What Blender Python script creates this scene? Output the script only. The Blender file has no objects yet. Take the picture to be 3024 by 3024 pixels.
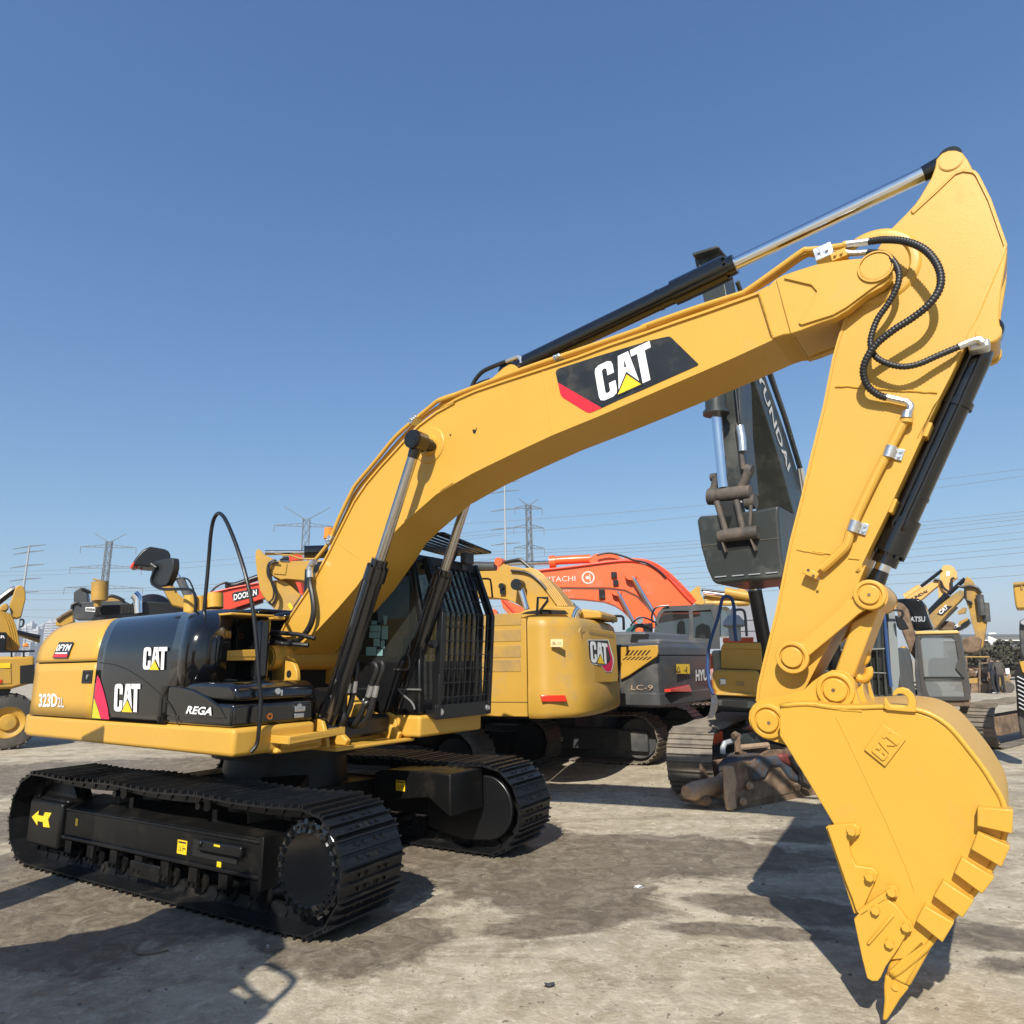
import bpy, bmesh, math, random
from mathutils import Vector, Matrix
import numpy as np
random.seed(7)
R = math.radians
C = bpy.context.scene.collection

# ------------------------------------------------------------------ camera
F_PX, PX, PY, CAM_H, PITCH, ROLL = 2026.47, 1512.0, 1512.26, 1.7368, R(12.4886), R(-0.8595)
FW = Vector((0, math.cos(PITCH), math.sin(PITCH)))
UP0 = Vector((0, -math.sin(PITCH), math.cos(PITCH)))
RT0 = Vector((1, 0, 0))
RT = RT0 * math.cos(ROLL) + UP0 * math.sin(ROLL)
UP = -RT0 * math.sin(ROLL) + UP0 * math.cos(ROLL)
EYE = Vector((0, 0, CAM_H))
cd = bpy.data.cameras.new('camera')
cd.sensor_width = 36; cd.lens = F_PX / 3024 * 36
cd.clip_start = 0.05; cd.clip_end = 6000
cam = bpy.data.objects.new('camera', cd); C.objects.link(cam)
m = Matrix((RT, UP, -FW)).transposed().to_4x4(); m.translation = EYE
cam.matrix_world = m
bpy.context.scene.camera = cam

# ------------------------------------------------------------------ sky, sun, exposure
SUN_TO = Vector((-0.30, -1.20, 1.0)).normalized()          # from the ground towards the sun
ELEV = math.asin(SUN_TO.z); AZ = math.atan2(SUN_TO.x, SUN_TO.y)
w = bpy.data.worlds.new('World'); bpy.context.scene.world = w; w.use_nodes = True
nt = w.node_tree; bg = nt.nodes['Background']
sky = nt.nodes.new('ShaderNodeTexSky'); sky.sky_type = 'NISHITA'; sky.sun_disc = False
sky.sun_elevation = ELEV; sky.sun_rotation = AZ
sky.air_density = 1.0; sky.dust_density = 0.3; sky.ozone_density = 3.0; sky.altitude = 0
SKY_A = (0.92, 1.235, 1.78); SKY_K = (0.055, 0.105, 0.168)
# soft shoulder on the sky's own radiance: x*a/(1+x*k), so the belt above the horizon does not burn out
vm = nt.nodes.new('ShaderNodeVectorMath'); vm.operation = 'MULTIPLY'; vm.inputs[1].default_value = SKY_K
va = nt.nodes.new('ShaderNodeVectorMath'); va.operation = 'ADD'; va.inputs[1].default_value = (1, 1, 1)
vn = nt.nodes.new('ShaderNodeVectorMath'); vn.operation = 'MULTIPLY'; vn.inputs[1].default_value = SKY_A
vd = nt.nodes.new('ShaderNodeVectorMath'); vd.operation = 'DIVIDE'
nt.links.new(sky.outputs[0], vm.inputs[0]); nt.links.new(vm.outputs[0], va.inputs[0]); nt.links.new(sky.outputs[0], vn.inputs[0])
nt.links.new(vn.outputs[0], vd.inputs[0]); nt.links.new(va.outputs[0], vd.inputs[1])
nt.links.new(vd.outputs[0], bg.inputs[0]); bg.inputs[1].default_value = 0.10
sl = bpy.data.lights.new('sun', 'SUN'); sl.energy = 4.6; sl.angle = R(0.55); sl.color = (1.0, 0.94, 0.85)
so = bpy.data.objects.new('sun', sl); C.objects.link(so)
so.rotation_euler = (-SUN_TO).to_track_quat('-Z', 'Y').to_euler()
so.location = SUN_TO * 60
vs = bpy.context.scene.view_settings
vs.view_transform = 'Standard'; vs.look = 'None'; vs.exposure = 0.5; vs.gamma = 1.0
bpy.context.scene.cycles.max_bounces = 8
bpy.context.scene.cycles.transparent_max_bounces = 12

# ------------------------------------------------------------------ materials
MATS = {}
def mat(name, col, rough=0.5, metal=0.0, coat=0.0, var=0.06, vs_=3.0, bump=0.0, bs=60.0, dust=None, dustamt=0.0, dscale=1.6, spec=0.5):
    """painted / metal surface: object-space noise varies tone and gloss; optional dust or grime patches, optional bump"""
    if name in MATS: return MATS[name]
    M = bpy.data.materials.new(name); M.use_nodes = True; n = M.node_tree; N = n.nodes; L = n.links
    b = N['Principled BSDF']
    b.inputs['Metallic'].default_value = metal; b.inputs['Roughness'].default_value = rough
    b.inputs['Coat Weight'].default_value = coat; b.inputs['Coat Roughness'].default_value = 0.12
    b.inputs['Specular IOR Level'].default_value = spec
    tc = N.new('ShaderNodeTexCoord')
    nz = N.new('ShaderNodeTexNoise'); nz.inputs['Scale'].default_value = vs_; nz.inputs['Detail'].default_value = 6
    nz.inputs['Roughness'].default_value = 0.65
    L.new(tc.outputs['Object'], nz.inputs['Vector'])
    mx = N.new('ShaderNodeMix'); mx.data_type = 'RGBA'
    lo = [max(0, c * (1 - var * 2)) for c in col]; hi = [min(1, c * (1 + var)) for c in col]
    mx.inputs[6].default_value = (*lo, 1); mx.inputs[7].default_value = (*hi, 1)
    L.new(nz.outputs['Fac'], mx.inputs[0]); out = mx.outputs[2]
    if dust is not None and dustamt > 0:
        n2 = N.new('ShaderNodeTexNoise'); n2.inputs['Scale'].default_value = dscale; n2.inputs['Detail'].default_value = 9
        n2.inputs['Roughness'].default_value = 0.72; L.new(tc.outputs['Object'], n2.inputs['Vector'])
        cr = N.new('ShaderNodeValToRGB'); cr.color_ramp.elements[0].position = 0.62 - 0.42 * dustamt
        cr.color_ramp.elements[1].position = 0.86 - 0.36 * dustamt
        L.new(n2.outputs['Fac'], cr.inputs[0])
        m2 = N.new('ShaderNodeMix'); m2.data_type = 'RGBA'; L.new(cr.outputs[0], m2.inputs[0])
        L.new(out, m2.inputs[6]); m2.inputs[7].default_value = (*dust, 1); out = m2.outputs[2]
        rr = N.new('ShaderNodeMapRange'); rr.inputs[3].default_value = rough; rr.inputs[4].default_value = min(1, rough + 0.35)
        L.new(cr.outputs[0], rr.inputs[0]); L.new(rr.outputs[0], b.inputs['Roughness'])
    else:
        rr = N.new('ShaderNodeMapRange'); rr.inputs[3].default_value = max(0.02, rough - 0.06); rr.inputs[4].default_value = min(1, rough + 0.09)
        L.new(nz.outputs['Fac'], rr.inputs[0]); L.new(rr.outputs[0], b.inputs['Roughness'])
    L.new(out, b.inputs['Base Color'])
    if bump > 0:
        n3 = N.new('ShaderNodeTexNoise'); n3.inputs['Scale'].default_value = bs; n3.inputs['Detail'].default_value = 4
        L.new(tc.outputs['Object'], n3.inputs['Vector'])
        bp = N.new('ShaderNodeBump'); bp.inputs['Strength'].default_value = bump; bp.inputs['Distance'].default_value = 0.01
        L.new(n3.outputs['Fac'], bp.inputs['Height']); L.new(bp.outputs[0], b.inputs['Normal'])
    MATS[name] = M; return M

def glass(name, tint, rough=0.03, opac=0.35):
    if name in MATS: return MATS[name]
    M = bpy.data.materials.new(name); M.use_nodes = True; N = M.node_tree.nodes; L = M.node_tree.links
    N.remove(N['Principled BSDF']); o = N['Material Output']
    tr = N.new('ShaderNodeBsdfTransparent'); tr.inputs[0].default_value = (*tint, 1)
    gl = N.new('ShaderNodeBsdfGlossy'); gl.inputs['Roughness'].default_value = rough
    df = N.new('ShaderNodeBsdfDiffuse'); df.inputs[0].default_value = (tint[0]*.25, tint[1]*.25, tint[2]*.25, 1)
    fr = N.new('ShaderNodeFresnel'); fr.inputs[0].default_value = 1.5
    m0 = N.new('ShaderNodeMixShader'); m0.inputs[0].default_value = opac
    L.new(tr.outputs[0], m0.inputs[1]); L.new(df.outputs[0], m0.inputs[2])
    m1 = N.new('ShaderNodeMixShader'); L.new(fr.outputs[0], m1.inputs[0]); L.new(m0.outputs[0], m1.inputs[1]); L.new(gl.outputs[0], m1.inputs[2])
    L.new(m1.outputs[0], o.inputs[0]); MATS[name] = M; return M

YEL = mat('fresh_yellow_paint', (0.60, 0.34, 0.052), 0.38, coat=0.05, var=0.05, vs_=1.3, bump=0.12, bs=180, spec=0.38, dust=(0.50, 0.30, 0.07), dustamt=0.10, dscale=2.5)
YELB = mat('bucket_yellow_paint', (0.60, 0.335, 0.042), 0.42, coat=0.05, var=0.06, vs_=2.0, bump=0.12, bs=120, spec=0.38, dust=(0.46, 0.27, 0.06), dustamt=0.12, dscale=3)
YELD = mat('used_yellow_paint', (0.50, 0.285, 0.040), 0.45, var=0.10, vs_=1.5, dust=(0.30, 0.22, 0.12), dustamt=0.25, bump=0.1)
YELO = mat('old_yellow_paint', (0.46, 0.265, 0.045), 0.55, var=0.14, dust=(0.22, 0.16, 0.09), dustamt=0.55, bump=0.2)
BLK = mat('black_gloss_paint', (0.005, 0.0055, 0.0065), 0.14, coat=0.6, var=0.2)
BLM = mat('black_satin_paint', (0.008, 0.0085, 0.0095), 0.33, var=0.25, dust=(0.03, 0.027, 0.02), dustamt=0.10, bump=0.1)
BLT = mat('black_track_steel', (0.010, 0.0105, 0.0115), 0.36, var=0.3, vs_=6, dust=(0.06, 0.05, 0.038), dustamt=0.15, dscale=3, bump=0.25, bs=45, spec=0.35)
BLF = mat('black_frame_paint', (0.006, 0.006, 0.006), 0.40, var=0.3, vs_=5, dust=(0.025, 0.02, 0.014), dustamt=0.25, dscale=4, bump=0.15, bs=40, spec=0.3)
RUB = mat('black_rubber_hose', (0.018, 0.018, 0.018), 0.42, var=0.2)
CHR = mat('chrome_rod', (0.82, 0.84, 0.87), 0.10, metal=1.0, var=0.03)
CHRD = mat('dull_chrome_rod', (0.55, 0.52, 0.48), 0.22, metal=1.0, var=0.15, vs_=8)
ZINC = mat('zinc_fitting', (0.72, 0.73, 0.72), 0.30, metal=0.9, var=0.15, vs_=20, bump=0.2)
TRK = mat('worn_track_steel', (0.19, 0.165, 0.135), 0.55, metal=0.25, var=0.3, vs_=7, dust=(0.30, 0.25, 0.19), dustamt=0.5, dscale=3, bump=0.3, bs=40)
TRKD = mat('dark_track_steel', (0.06, 0.055, 0.05), 0.5, var=0.3, vs_=7, dust=(0.20, 0.17, 0.13), dustamt=0.4, dscale=3, bump=0.3, bs=40)
ORG = mat('orange_red_paint', (0.80, 0.115, 0.025), 0.42, coat=0.1, var=0.05, dust=(0.5, 0.16, 0.08), dustamt=0.12)
RED = mat('red_paint', (0.72, 0.055, 0.02), 0.4, coat=0.1, var=0.06)
GRN = mat('dark_green_grey_paint', (0.032, 0.037, 0.034), 0.38, coat=0.1, var=0.18, dust=(0.10, 0.098, 0.085), dustamt=0.32, bump=0.1)
GRY = mat('dark_grey_paint', (0.055, 0.058, 0.060), 0.42, var=0.15, dust=(0.13, 0.12, 0.10), dustamt=0.3, bump=0.1)
GRY2 = mat('mid_grey_paint', (0.10, 0.105, 0.11), 0.5, var=0.15, dust=(0.18, 0.17, 0.15), dustamt=0.3)
DARK = mat('dark_recess', (0.006, 0.006, 0.006), 0.8, var=0.2)
WHT = mat('white_lettering', (0.80, 0.80, 0.78), 0.45, var=0.03)
LTR = mat('pale_lettering', (0.62, 0.60, 0.55), 0.5, var=0.2, vs_=14)
DECB = mat('black_decal_film', (0.020, 0.022, 0.023), 0.30, var=0.3, vs_=5, dust=(0.075, 0.065, 0.05), dustamt=0.22, dscale=2.2)
DECR = mat('red_decal_film', (0.72, 0.02, 0.035), 0.35, var=0.03)
DECP = mat('crimson_decal_film', (0.62, 0.012, 0.07), 0.32, var=0.03)
DECG = mat('lime_decal_film', (0.55, 0.52, 0.02), 0.35, var=0.03)
DECY = mat('yellow_sticker', (0.85, 0.55, 0.02), 0.4, var=0.03)
RRED = mat('red_reflector', (0.60, 0.03, 0.012), 0.2, coat=0.5, var=0.06, vs_=30)
AMB = mat('amber_lens', (0.85, 0.25, 0.02), 0.15, coat=0.6, var=0.1)
LENS = mat('lamp_lens', (0.42, 0.45, 0.48), 0.08, metal=0.7, var=0.25, vs_=40)
GRIM = mat('grimy_grey_steel', (0.075, 0.065, 0.055), 0.6, var=0.3, vs_=6, dust=(0.16, 0.12, 0.09), dustamt=0.4, dscale=4, bump=0.4, bs=25)
RUST = mat('rusty_steel', (0.12, 0.075, 0.045), 0.75, var=0.35, vs_=5, dust=(0.28, 0.19, 0.12), dustamt=0.5, dscale=3.5, bump=0.5, bs=25)
TAN = mat('tan_worn_steel', (0.42, 0.29, 0.19), 0.65, var=0.3, vs_=7, dust=(0.22, 0.14, 0.08), dustamt=0.3, dscale=5, bump=0.4, bs=30)
BLUE = mat('blue_strap', (0.02, 0.06, 0.18), 0.6, var=0.2)
BLUP = mat('worn_blue_paint', (0.04, 0.11, 0.19), 0.55, var=0.3, bump=.4, dust=(0.07, 0.05, 0.035), dustamt=0.8, dscale=6)
TYRE = mat('tyre_rubber', (0.045, 0.043, 0.04), 0.75, var=0.2, dust=(0.16, 0.14, 0.11), dustamt=0.35, bump=0.2)
PAPER = mat('pale_teal_sticker', (0.16, 0.30, 0.29), 0.6, var=0.05)
GALV = mat('galvanised_steel', (0.36, 0.38, 0.40), 0.5, metal=0.2, var=0.1)
LATT = mat('lattice_steel', (0.12, 0.135, 0.145), 0.6, var=0.1)
WIRE = mat('power_wire', (0.16, 0.17, 0.18), 0.6, var=0.05)
GLS = glass('dark_cab_glass', (0.20, 0.23, 0.225), opac=0.35)
GLC = glass('clear_cab_glass', (0.62, 0.66, 0.66), opac=0.15)
GLM = glass('milky_cab_glass', (0.75, 0.80, 0.80), opac=0.75, rough=0.12)
CITY = mat('city_facade', (0.50, 0.50, 0.50), 0.8, var=0.1)
WALLW = mat('white_shed_wall', (0.72, 0.72, 0.70), 0.7, var=0.08)
ROOFD = mat('dark_shed_roof', (0.10, 0.12, 0.15), 0.6, var=0.1)
SKIN = mat('skin', (0.42, 0.25, 0.17), 0.6, var=0.08)
CLO1 = mat('navy_jacket', (0.02, 0.025, 0.04), 0.85, var=0.2)
CLO2 = mat('olive_jacket', (0.07, 0.065, 0.055), 0.85, var=0.2)
CLO3 = mat('dark_trousers', (0.02, 0.02, 0.024), 0.85, var=0.2)
SHOE = mat('white_shoe', (0.65, 0.65, 0.65), 0.6)
HAIR = mat('black_hair', (0.01, 0.01, 0.01), 0.6)

# ------------------------------------------------------------------ reading the photograph: pixel -> ray -> point on a real plane
ZZ = dict(A=(0,1500,1000,1932),T1=(0,2200,600,1932),T2=(600,2200,600,1932),T3=(1100,2050,600,1932),L4=(0,1600,600,1932),M5=(500,1700,500,1932),
 C3=(800,1500,700,1690),R4=(1400,1550,950,1932),R5=(2000,1600,1024,1932),S6=(2100,400,924,1932),K7=(2150,1900,874,1502),B8=(1300,850,1000,1932),
 P1=(900,1150,500,1932),P2=(1300,900,600,1932),P3=(1900,650,600,1932),P4=(2200,1000,600,1932),P5=(2400,1100,600,1932),P6=(2000,1900,500,1932),
 F=(2724,1700,300,1449),O=(0,0,3024,1932),N7=(700,1600,400,1932),R8=(2150,1650,650,1932),C9=(850,1900,500,1932),S=(0,0,1,1))
def px(t, x, y): a = ZZ[t]; return a[0]+x*a[2]/a[3], a[1]+y*a[2]/a[3]
def ray(t, x, y):
    u, v = px(t, x, y)
    return FW + RT*((u-PX)/F_PX) - UP*((v-PY)/F_PX)
def hit(t, x, y, n, off):
    d = ray(t, x, y); k = (off - n.dot(EYE)) / n.dot(d); return EYE + d*k
class Fr:
    """a thing's own frame on the ground: origin, heading; local x forward, y left, z up"""
    def __init__(s, ox, oy, deg, z=0.0):
        s.o = Vector((ox, oy, z)); s.a = R(deg)
        s.ux = Vector((math.cos(s.a), math.sin(s.a), 0)); s.uy = Vector((-math.sin(s.a), math.cos(s.a), 0))
    def loc(s, P): P = P - s.o; return Vector((P.dot(s.ux), P.dot(s.uy), P.z))
    def Y(s, t, x, y, yy): return s.loc(hit(t, x, y, s.uy, s.uy.dot(s.o)+yy))     # on local plane y = yy
    def X(s, t, x, y, xx): return s.loc(hit(t, x, y, s.ux, s.ux.dot(s.o)+xx))     # on local plane x = xx
    def Zp(s, t, x, y, zz): return s.loc(hit(t, x, y, Vector((0,0,1)), s.o.z+zz))
    def ys(s, t, pts, yy): return [(q.x, q.z) for q in (s.Y(t, a, b, yy) for a, b in pts)]
    def xs(s, t, pts, xx): return [(q.y, q.z) for q in (s.X(t, a, b, xx) for a, b in pts)]

# ------------------------------------------------------------------ mesh helpers
def tag(o, label=None, cat=None, group=None, kind=None):
    if label: o['label'] = label
    if cat: o['category'] = cat
    if group: o['group'] = group
    if kind: o['kind'] = kind
    return o
def empty(name, label, cat, loc=(0,0,0), rz=0.0, group=None):
    o = bpy.data.objects.new(name, None); C.objects.link(o); o.location = loc; o.rotation_euler = (0, 0, rz)
    return tag(o, label, cat, group)
def root(name, fr, label, cat, group=None): return empty(name, label, cat, fr.o, fr.a, group)

def smooth_pts(pts, n=6, closed=False):
    """Catmull-Rom through the points"""
    P = [Vector(p) for p in pts]; out = []; k = len(P)
    rng = range(k) if closed else range(k-1)
    for i in rng:
        p0 = P[(i-1) % k] if (closed or i > 0) else P[0]*2-P[1]
        p1 = P[i]; p2 = P[(i+1) % k]
        p3 = P[(i+2) % k] if (closed or i+2 < k) else P[k-1]*2-P[k-2]
        for j in range(n):
            t = j/n
            out.append(0.5*((2*p1)+(p2-p0)*t+(2*p0-5*p1+4*p2-p3)*t*t+(3*p1-p0-3*p2+p3)*t**3))
    if not closed: out.append(P[-1])
    return out
def arc2(cx, cy, r, a0, a1, n=12): return [(cx+r*math.cos(R(a0+(a1-a0)*i/n)), cy+r*math.sin(R(a0+(a1-a0)*i/n))) for i in range(n+1)]
def rnd_poly(pts, r, n=4):
    """round the corners of a 2D polygon"""
    out = []; k = len(pts)
    for i in range(k):
        p0, p1, p2 = Vector(pts[i-1]), Vector(pts[i]), Vector(pts[(i+1) % k])
        a = (p0-p1); b = (p2-p1); ra = min(r, a.length*0.45); rb = min(r, b.length*0.45)
        A = p1+a.normalized()*ra; B = p1+b.normalized()*rb
        for j in range(n+1):
            t = j/n; q = A*(1-t)**2+p1*2*t*(1-t)+B*t*t; out.append((q.x, q.y))
    return out

class MB:
    def __init__(s): s.v = []; s.f = []; s.m = []; s.sm = []
    def add(s, vs, fs, mi=0, smooth=False):
        b = len(s.v); s.v += [tuple(v) for v in vs]; s.f += [tuple(i+b for i in f) for f in fs]
        s.m += [mi]*len(fs); s.sm += [smooth]*len(fs); return s
    def box(s, x0, x1, y0, y1, z0, z1, mi=0, rot=None, c=None):
        vs = [Vector((x, y, z)) for x in (x0, x1) for y in (y0, y1) for z in (z0, z1)]
        if rot is not None: c = Vector(c) if c is not None else Vector(((x0+x1)/2, (y0+y1)/2, (z0+z1)/2)); vs = [rot@(v-c)+c for v in vs]
        return s.add(vs, [(0,1,3,2),(4,6,7,5),(0,4,5,1),(2,3,7,6),(0,2,6,4),(1,5,7,3)], mi)
    def beam(s, p0, p1, w, h, up=(0,0,1), mi=0, w1=None, h1=None):
        p0, p1 = Vector(p0), Vector(p1); d = (p1-p0).normalized(); u = Vector(up); r = d.cross(u)
        if r.length < 1e-4: r = d.cross(Vector((1,0,0)))
        r.normalize(); u = r.cross(d).normalized(); w1 = w if w1 is None else w1; h1 = h if h1 is None else h1
        vs = []
        for p, a, b in ((p0, w, h), (p1, w1, h1)):
            for sx, sy in ((-1,-1),(1,-1),(1,1),(-1,1)): vs.append(p+r*sx*a/2+u*sy*b/2)
        return s.add(vs, [(0,1,2,3),(7,6,5,4),(0,4,5,1),(1,5,6,2),(2,6,7,3),(3,7,4,0)], mi)
    def prism(s, poly, y0, y1, mi=0, axis='y'):
        k = len(poly)
        if axis == 'y': vs = [(x, y0, z) for x, z in poly]+[(x, y1, z) for x, z in poly]
        elif axis == 'x': vs = [(y0, x, z) for x, z in poly]+[(y1, x, z) for x, z in poly]
        else: vs = [(x, z, y0) for x, z in poly]+[(x, z, y1) for x, z in poly]
        fs = [tuple(range(k)), tuple(range(2*k-1, k-1, -1))]+[(i, i+k, (i+1) % k+k, (i+1) % k) for i in range(k)]
        return s.add(vs, fs, mi)
    def cyl(s, p0, p1, r0, r1=None, n=20, mi=0, caps=True):
        p0, p1 = Vector(p0), Vector(p1); r1 = r0 if r1 is None else r1
        d = (p1-p0).normalized(); a = d.orthogonal().normalized(); b = d.cross(a)
        vs = []
        for p, r in ((p0, r0), (p1, r1)):
            for i in range(n): t = 2*math.pi*i/n; vs.append(p+(a*math.cos(t)+b*math.sin(t))*r)
        s.add(vs, [(i, (i+1) % n, (i+1) % n+n, i+n) for i in range(n)], mi, True)
        if caps: s.add(vs[:n], [tuple(reversed(range(n)))], mi); s.add(vs[n:], [tuple(range(n))], mi)
        return s
    def tube(s, pts, r, n=8, mi=0, caps=True, closed=False):
        P = [Vector(p) for p in pts]; k = len(P)
        T = []
        for i in range(k):
            if closed: t = P[(i+1) % k]-P[i-1]
            else: t = P[min(i+1, k-1)]-P[max(i-1, 0)]
            T.append(t.normalized())
        nrm = T[0].orthogonal().normalized(); vs = []
        for i in range(k):
            nrm = (nrm-T[i]*nrm.dot(T[i])).normalized(); bn = T[i].cross(nrm)
            rr = r(i, k) if callable(r) else r
            for j in range(n): a = 2*math.pi*j/n; vs.append(P[i]+(nrm*math.cos(a)+bn*math.sin(a))*rr)
        fs = []
        for i in range(k if closed else k-1):
            i2 = (i+1) % k
            for j in range(n): fs.append((i*n+j, i*n+(j+1) % n, i2*n+(j+1) % n, i2*n+j))
        s.add(vs, fs, mi, True)
        if caps and not closed: s.add(vs[:n], [tuple(reversed(range(n)))], mi); s.add(vs[-n:], [tuple(range(n))], mi)
        return s
    def lathe(s, prof, c, axis='y', n=28, mi=0):
        """prof: (axial, radius) pairs"""
        c = Vector(c); vs = []
        for a, r in prof:
            for i in range(n):
                t = 2*math.pi*i/n; u, v = r*math.cos(t), r*math.sin(t)
                vs.append(c+(Vector((u, a, v)) if axis == 'y' else Vector((a, u, v)) if axis == 'x' else Vector((u, v, a))))
        k = len(prof); s.add(vs, [(i*n+j, i*n+(j+1) % n, (i+1)*n+(j+1) % n, (i+1)*n+j) for i in range(k-1) for j in range(n)], mi, True)
        return s
    def grid(s, rows, mi=0, smooth=True):
        a = len(rows); b = len(rows[0]); vs = [p for r in rows for p in r]
        return s.add(vs, [(i*b+j, i*b+j+1, (i+1)*b+j+1, (i+1)*b+j) for i in range(a-1) for j in range(b-1)], mi, smooth)
    def build(s, name, mats, parent=None, bevel=0.0, seg=2, angle=30, thick=0.0, fix=True):
        me = bpy.data.meshes.new(name); me.from_pydata(s.v, [], s.f)
        for mt in (mats if isinstance(mats, (list, tuple)) else [mats]): me.materials.append(mt)
        for p, mi, sm in zip(me.polygons, s.m, s.sm): p.material_index = mi; p.use_smooth = True
        if fix:
            bm = bmesh.new(); bm.from_mesh(me); bmesh.ops.recalc_face_normals(bm, faces=bm.faces); bm.to_mesh(me); bm.free()
        me.set_sharp_from_angle(angle=R(angle))
        o = bpy.data.objects.new(name, me); C.objects.link(o)
        if parent is not None: o.parent = parent
        if thick: md = o.modifiers.new('t', 'SOLIDIFY'); md.thickness = thick; md.offset = 0
        if bevel > 0:
            md = o.modifiers.new('b', 'BEVEL'); md.width = bevel; md.segments = seg; md.limit_method = 'ANGLE'; md.angle_limit = R(35)
            md.use_clamp_overlap = True; md.harden_normals = False
        return o
def one(name, mats, parent, fn, bevel=0.0, **k):
    b = MB(); fn(b); return b.build(name, mats, parent, bevel, **k)

# lettering --------------------------------------------------------
_tx = {}
def text_geo(txt, bold=0.012):
    k = (txt, bold)
    if k not in _tx:
        cu = bpy.data.curves.new('t', 'FONT'); cu.body = txt; cu.extrude = 0.0; cu.offset = bold; cu.resolution_u = 3
        ob = bpy.data.objects.new('t', cu); C.objects.link(ob)
        dg = bpy.context.evaluated_depsgraph_get(); me = ob.evaluated_get(dg).to_mesh()
        vs = [v.co.copy() for v in me.vertices]; fs = [tuple(p.vertices) for p in me.polygons]
        ob.evaluated_get(dg).to_mesh_clear(); bpy.data.objects.remove(ob); bpy.data.curves.remove(cu)
        x0 = min(v.x for v in vs); x1 = max(v.x for v in vs); y0 = min(v.y for v in vs); y1 = max(v.y for v in vs)
        _tx[k] = ([((v.x-x0)/(x1-x0), (v.y-y0)/(y1-y0)) for v in vs], fs)
    return _tx[k]
def text_on(name, txt, p00, p10, p01, mt, parent, bold=0.012, lift=None, shear=0.0):
    """writing laid on a surface: p00 lower left, p10 lower right, p01 upper left corner of its box"""
    p00, p10, p01 = Vector(p00), Vector(p10), Vector(p01); a = p10-p00; b = p01-p00
    n = a.cross(b).normalized()*(0.003 if lift is None else lift)
    vs, fs = text_geo(txt, bold)
    return MB().add([p00+a*(u+shear*(v))+b*v+n for u, v in vs], fs).build(name, mt, parent, fix=False)
CG = dict(
 C=[(0,.16),(.03,.05),(.13,0),(.37,0),(.47,.05),(.5,.16),(.5,.40),(.32,.40),(.32,.2),(.29,.16),(.22,.16),(.19,.2),(.19,.8),(.22,.84),(.29,.84),(.32,.8),(.32,.62),(.5,.62),(.5,.84),(.47,.95),(.37,1),(.13,1),(.03,.95),(0,.84)],
 A=[(.53,.05),(.67,1),(.95,1),(1.09,.05),(.81,.46)], H=[(.78,.62),(.81,.84),(.84,.62)],
 T=[(1.0,1),(1.52,1),(1.52,.82),(1.36,.82),(1.36,0),(1.16,.0),(1.16,.82),(1.0,.82)])
TRI = [(.50,-.01),(1.12,-.01),(.81,.41)]
def logo3(parent, p00, p10, p01, hole, lift=0.003, name='logo_lettering', wm=None, tri=True, thick=None, outline=None):
    """the three-letter emblem: width unit is 1.52 letter heights"""
    p00, p10, p01 = Vector(p00), Vector(p10), Vector(p01); a = (p10-p00)/1.52; b = p01-p00; n = a.cross(b).normalized()
    def put(poly, l): return [p00+a*x+b*y+n*l for x, y in poly]
    M_ = MB()
    if outline:
        for poly in ([(-.07,-.07),(.53,-.07),(.53,1.07),(-.07,1.07)], [(.44,-.07),(1.2,-.07),(1.03,1.07),(.59,1.07)], [(.93,1.08),(1.6,1.08),(1.6,.74),(1.43,.74),(1.43,-.07),(1.08,-.07),(1.08,.74),(.93,.74)]):
            M_.add(put(poly, lift*0.4), [tuple(range(len(poly)))], 3)
    for k in 'CAT': M_.add(put(CG[k], lift), [tuple(range(len(CG[k])))], 0)
    M_.add(put(CG['H'], lift*1.6), [(0,1,2)], 1)
    if tri:
        g = [(.43,-.05),(1.19,-.05),(.81,.49)]
        M_.add(put(g, lift*1.5), [(0,1,2)], 1); M_.add(put(TRI, lift*2.1), [(0,1,2)], 2)
    return M_.build(name, [wm or WHT, hole, DECY, outline or DECB], parent, fix=False)
def flat(name, poly3, mt, parent, lift, n=None, thick=0.0):
    P = [Vector(p) for p in poly3]
    if n is None: n = (P[1]-P[0]).cross(P[2]-P[0]).normalized()
    P = [p+Vector(n)*lift for p in P]
    return MB().add(P, [tuple(range(len(P)))]).build(name, mt, parent, fix=False)

# pin boss: stepped disc with pin cap, on plane y = yy facing -y (side=-1) or +y
def boss(b, x, z, yy, r, side=-1, h=0.03, mi=0):
    s = side
    for p_ in ([(0, r), (s*h*.9, r), (s*h, r*0.96), (s*h, r*0.76), (s*h*.4, r*0.74), (s*h*.4, r*0.60)], [(s*h*.4, r*.64), (s*h*1.2, r*0.63), (s*h*1.35, r*0.59), (s*h*1.35, 0.001)]): b.lathe(p_, (x, yy, z), 'y', 32, mi)
def bolt(b, x, y, z, r, h, axis='y', s=-1, mi=0):
    p = Vector((x, y, z)); d = {'y': Vector((0, s, 0)), 'x': Vector((s, 0, 0)), 'z': Vector((0, 0, s))}[axis]
    b.cyl(p, p+d*h*0.35, r*1.35, n=14, mi=mi); b.cyl(p+d*h*0.35, p+d*h, r, n=6, mi=mi)
def poly_arc(pts, c, r, n=14):
    return pts

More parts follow.
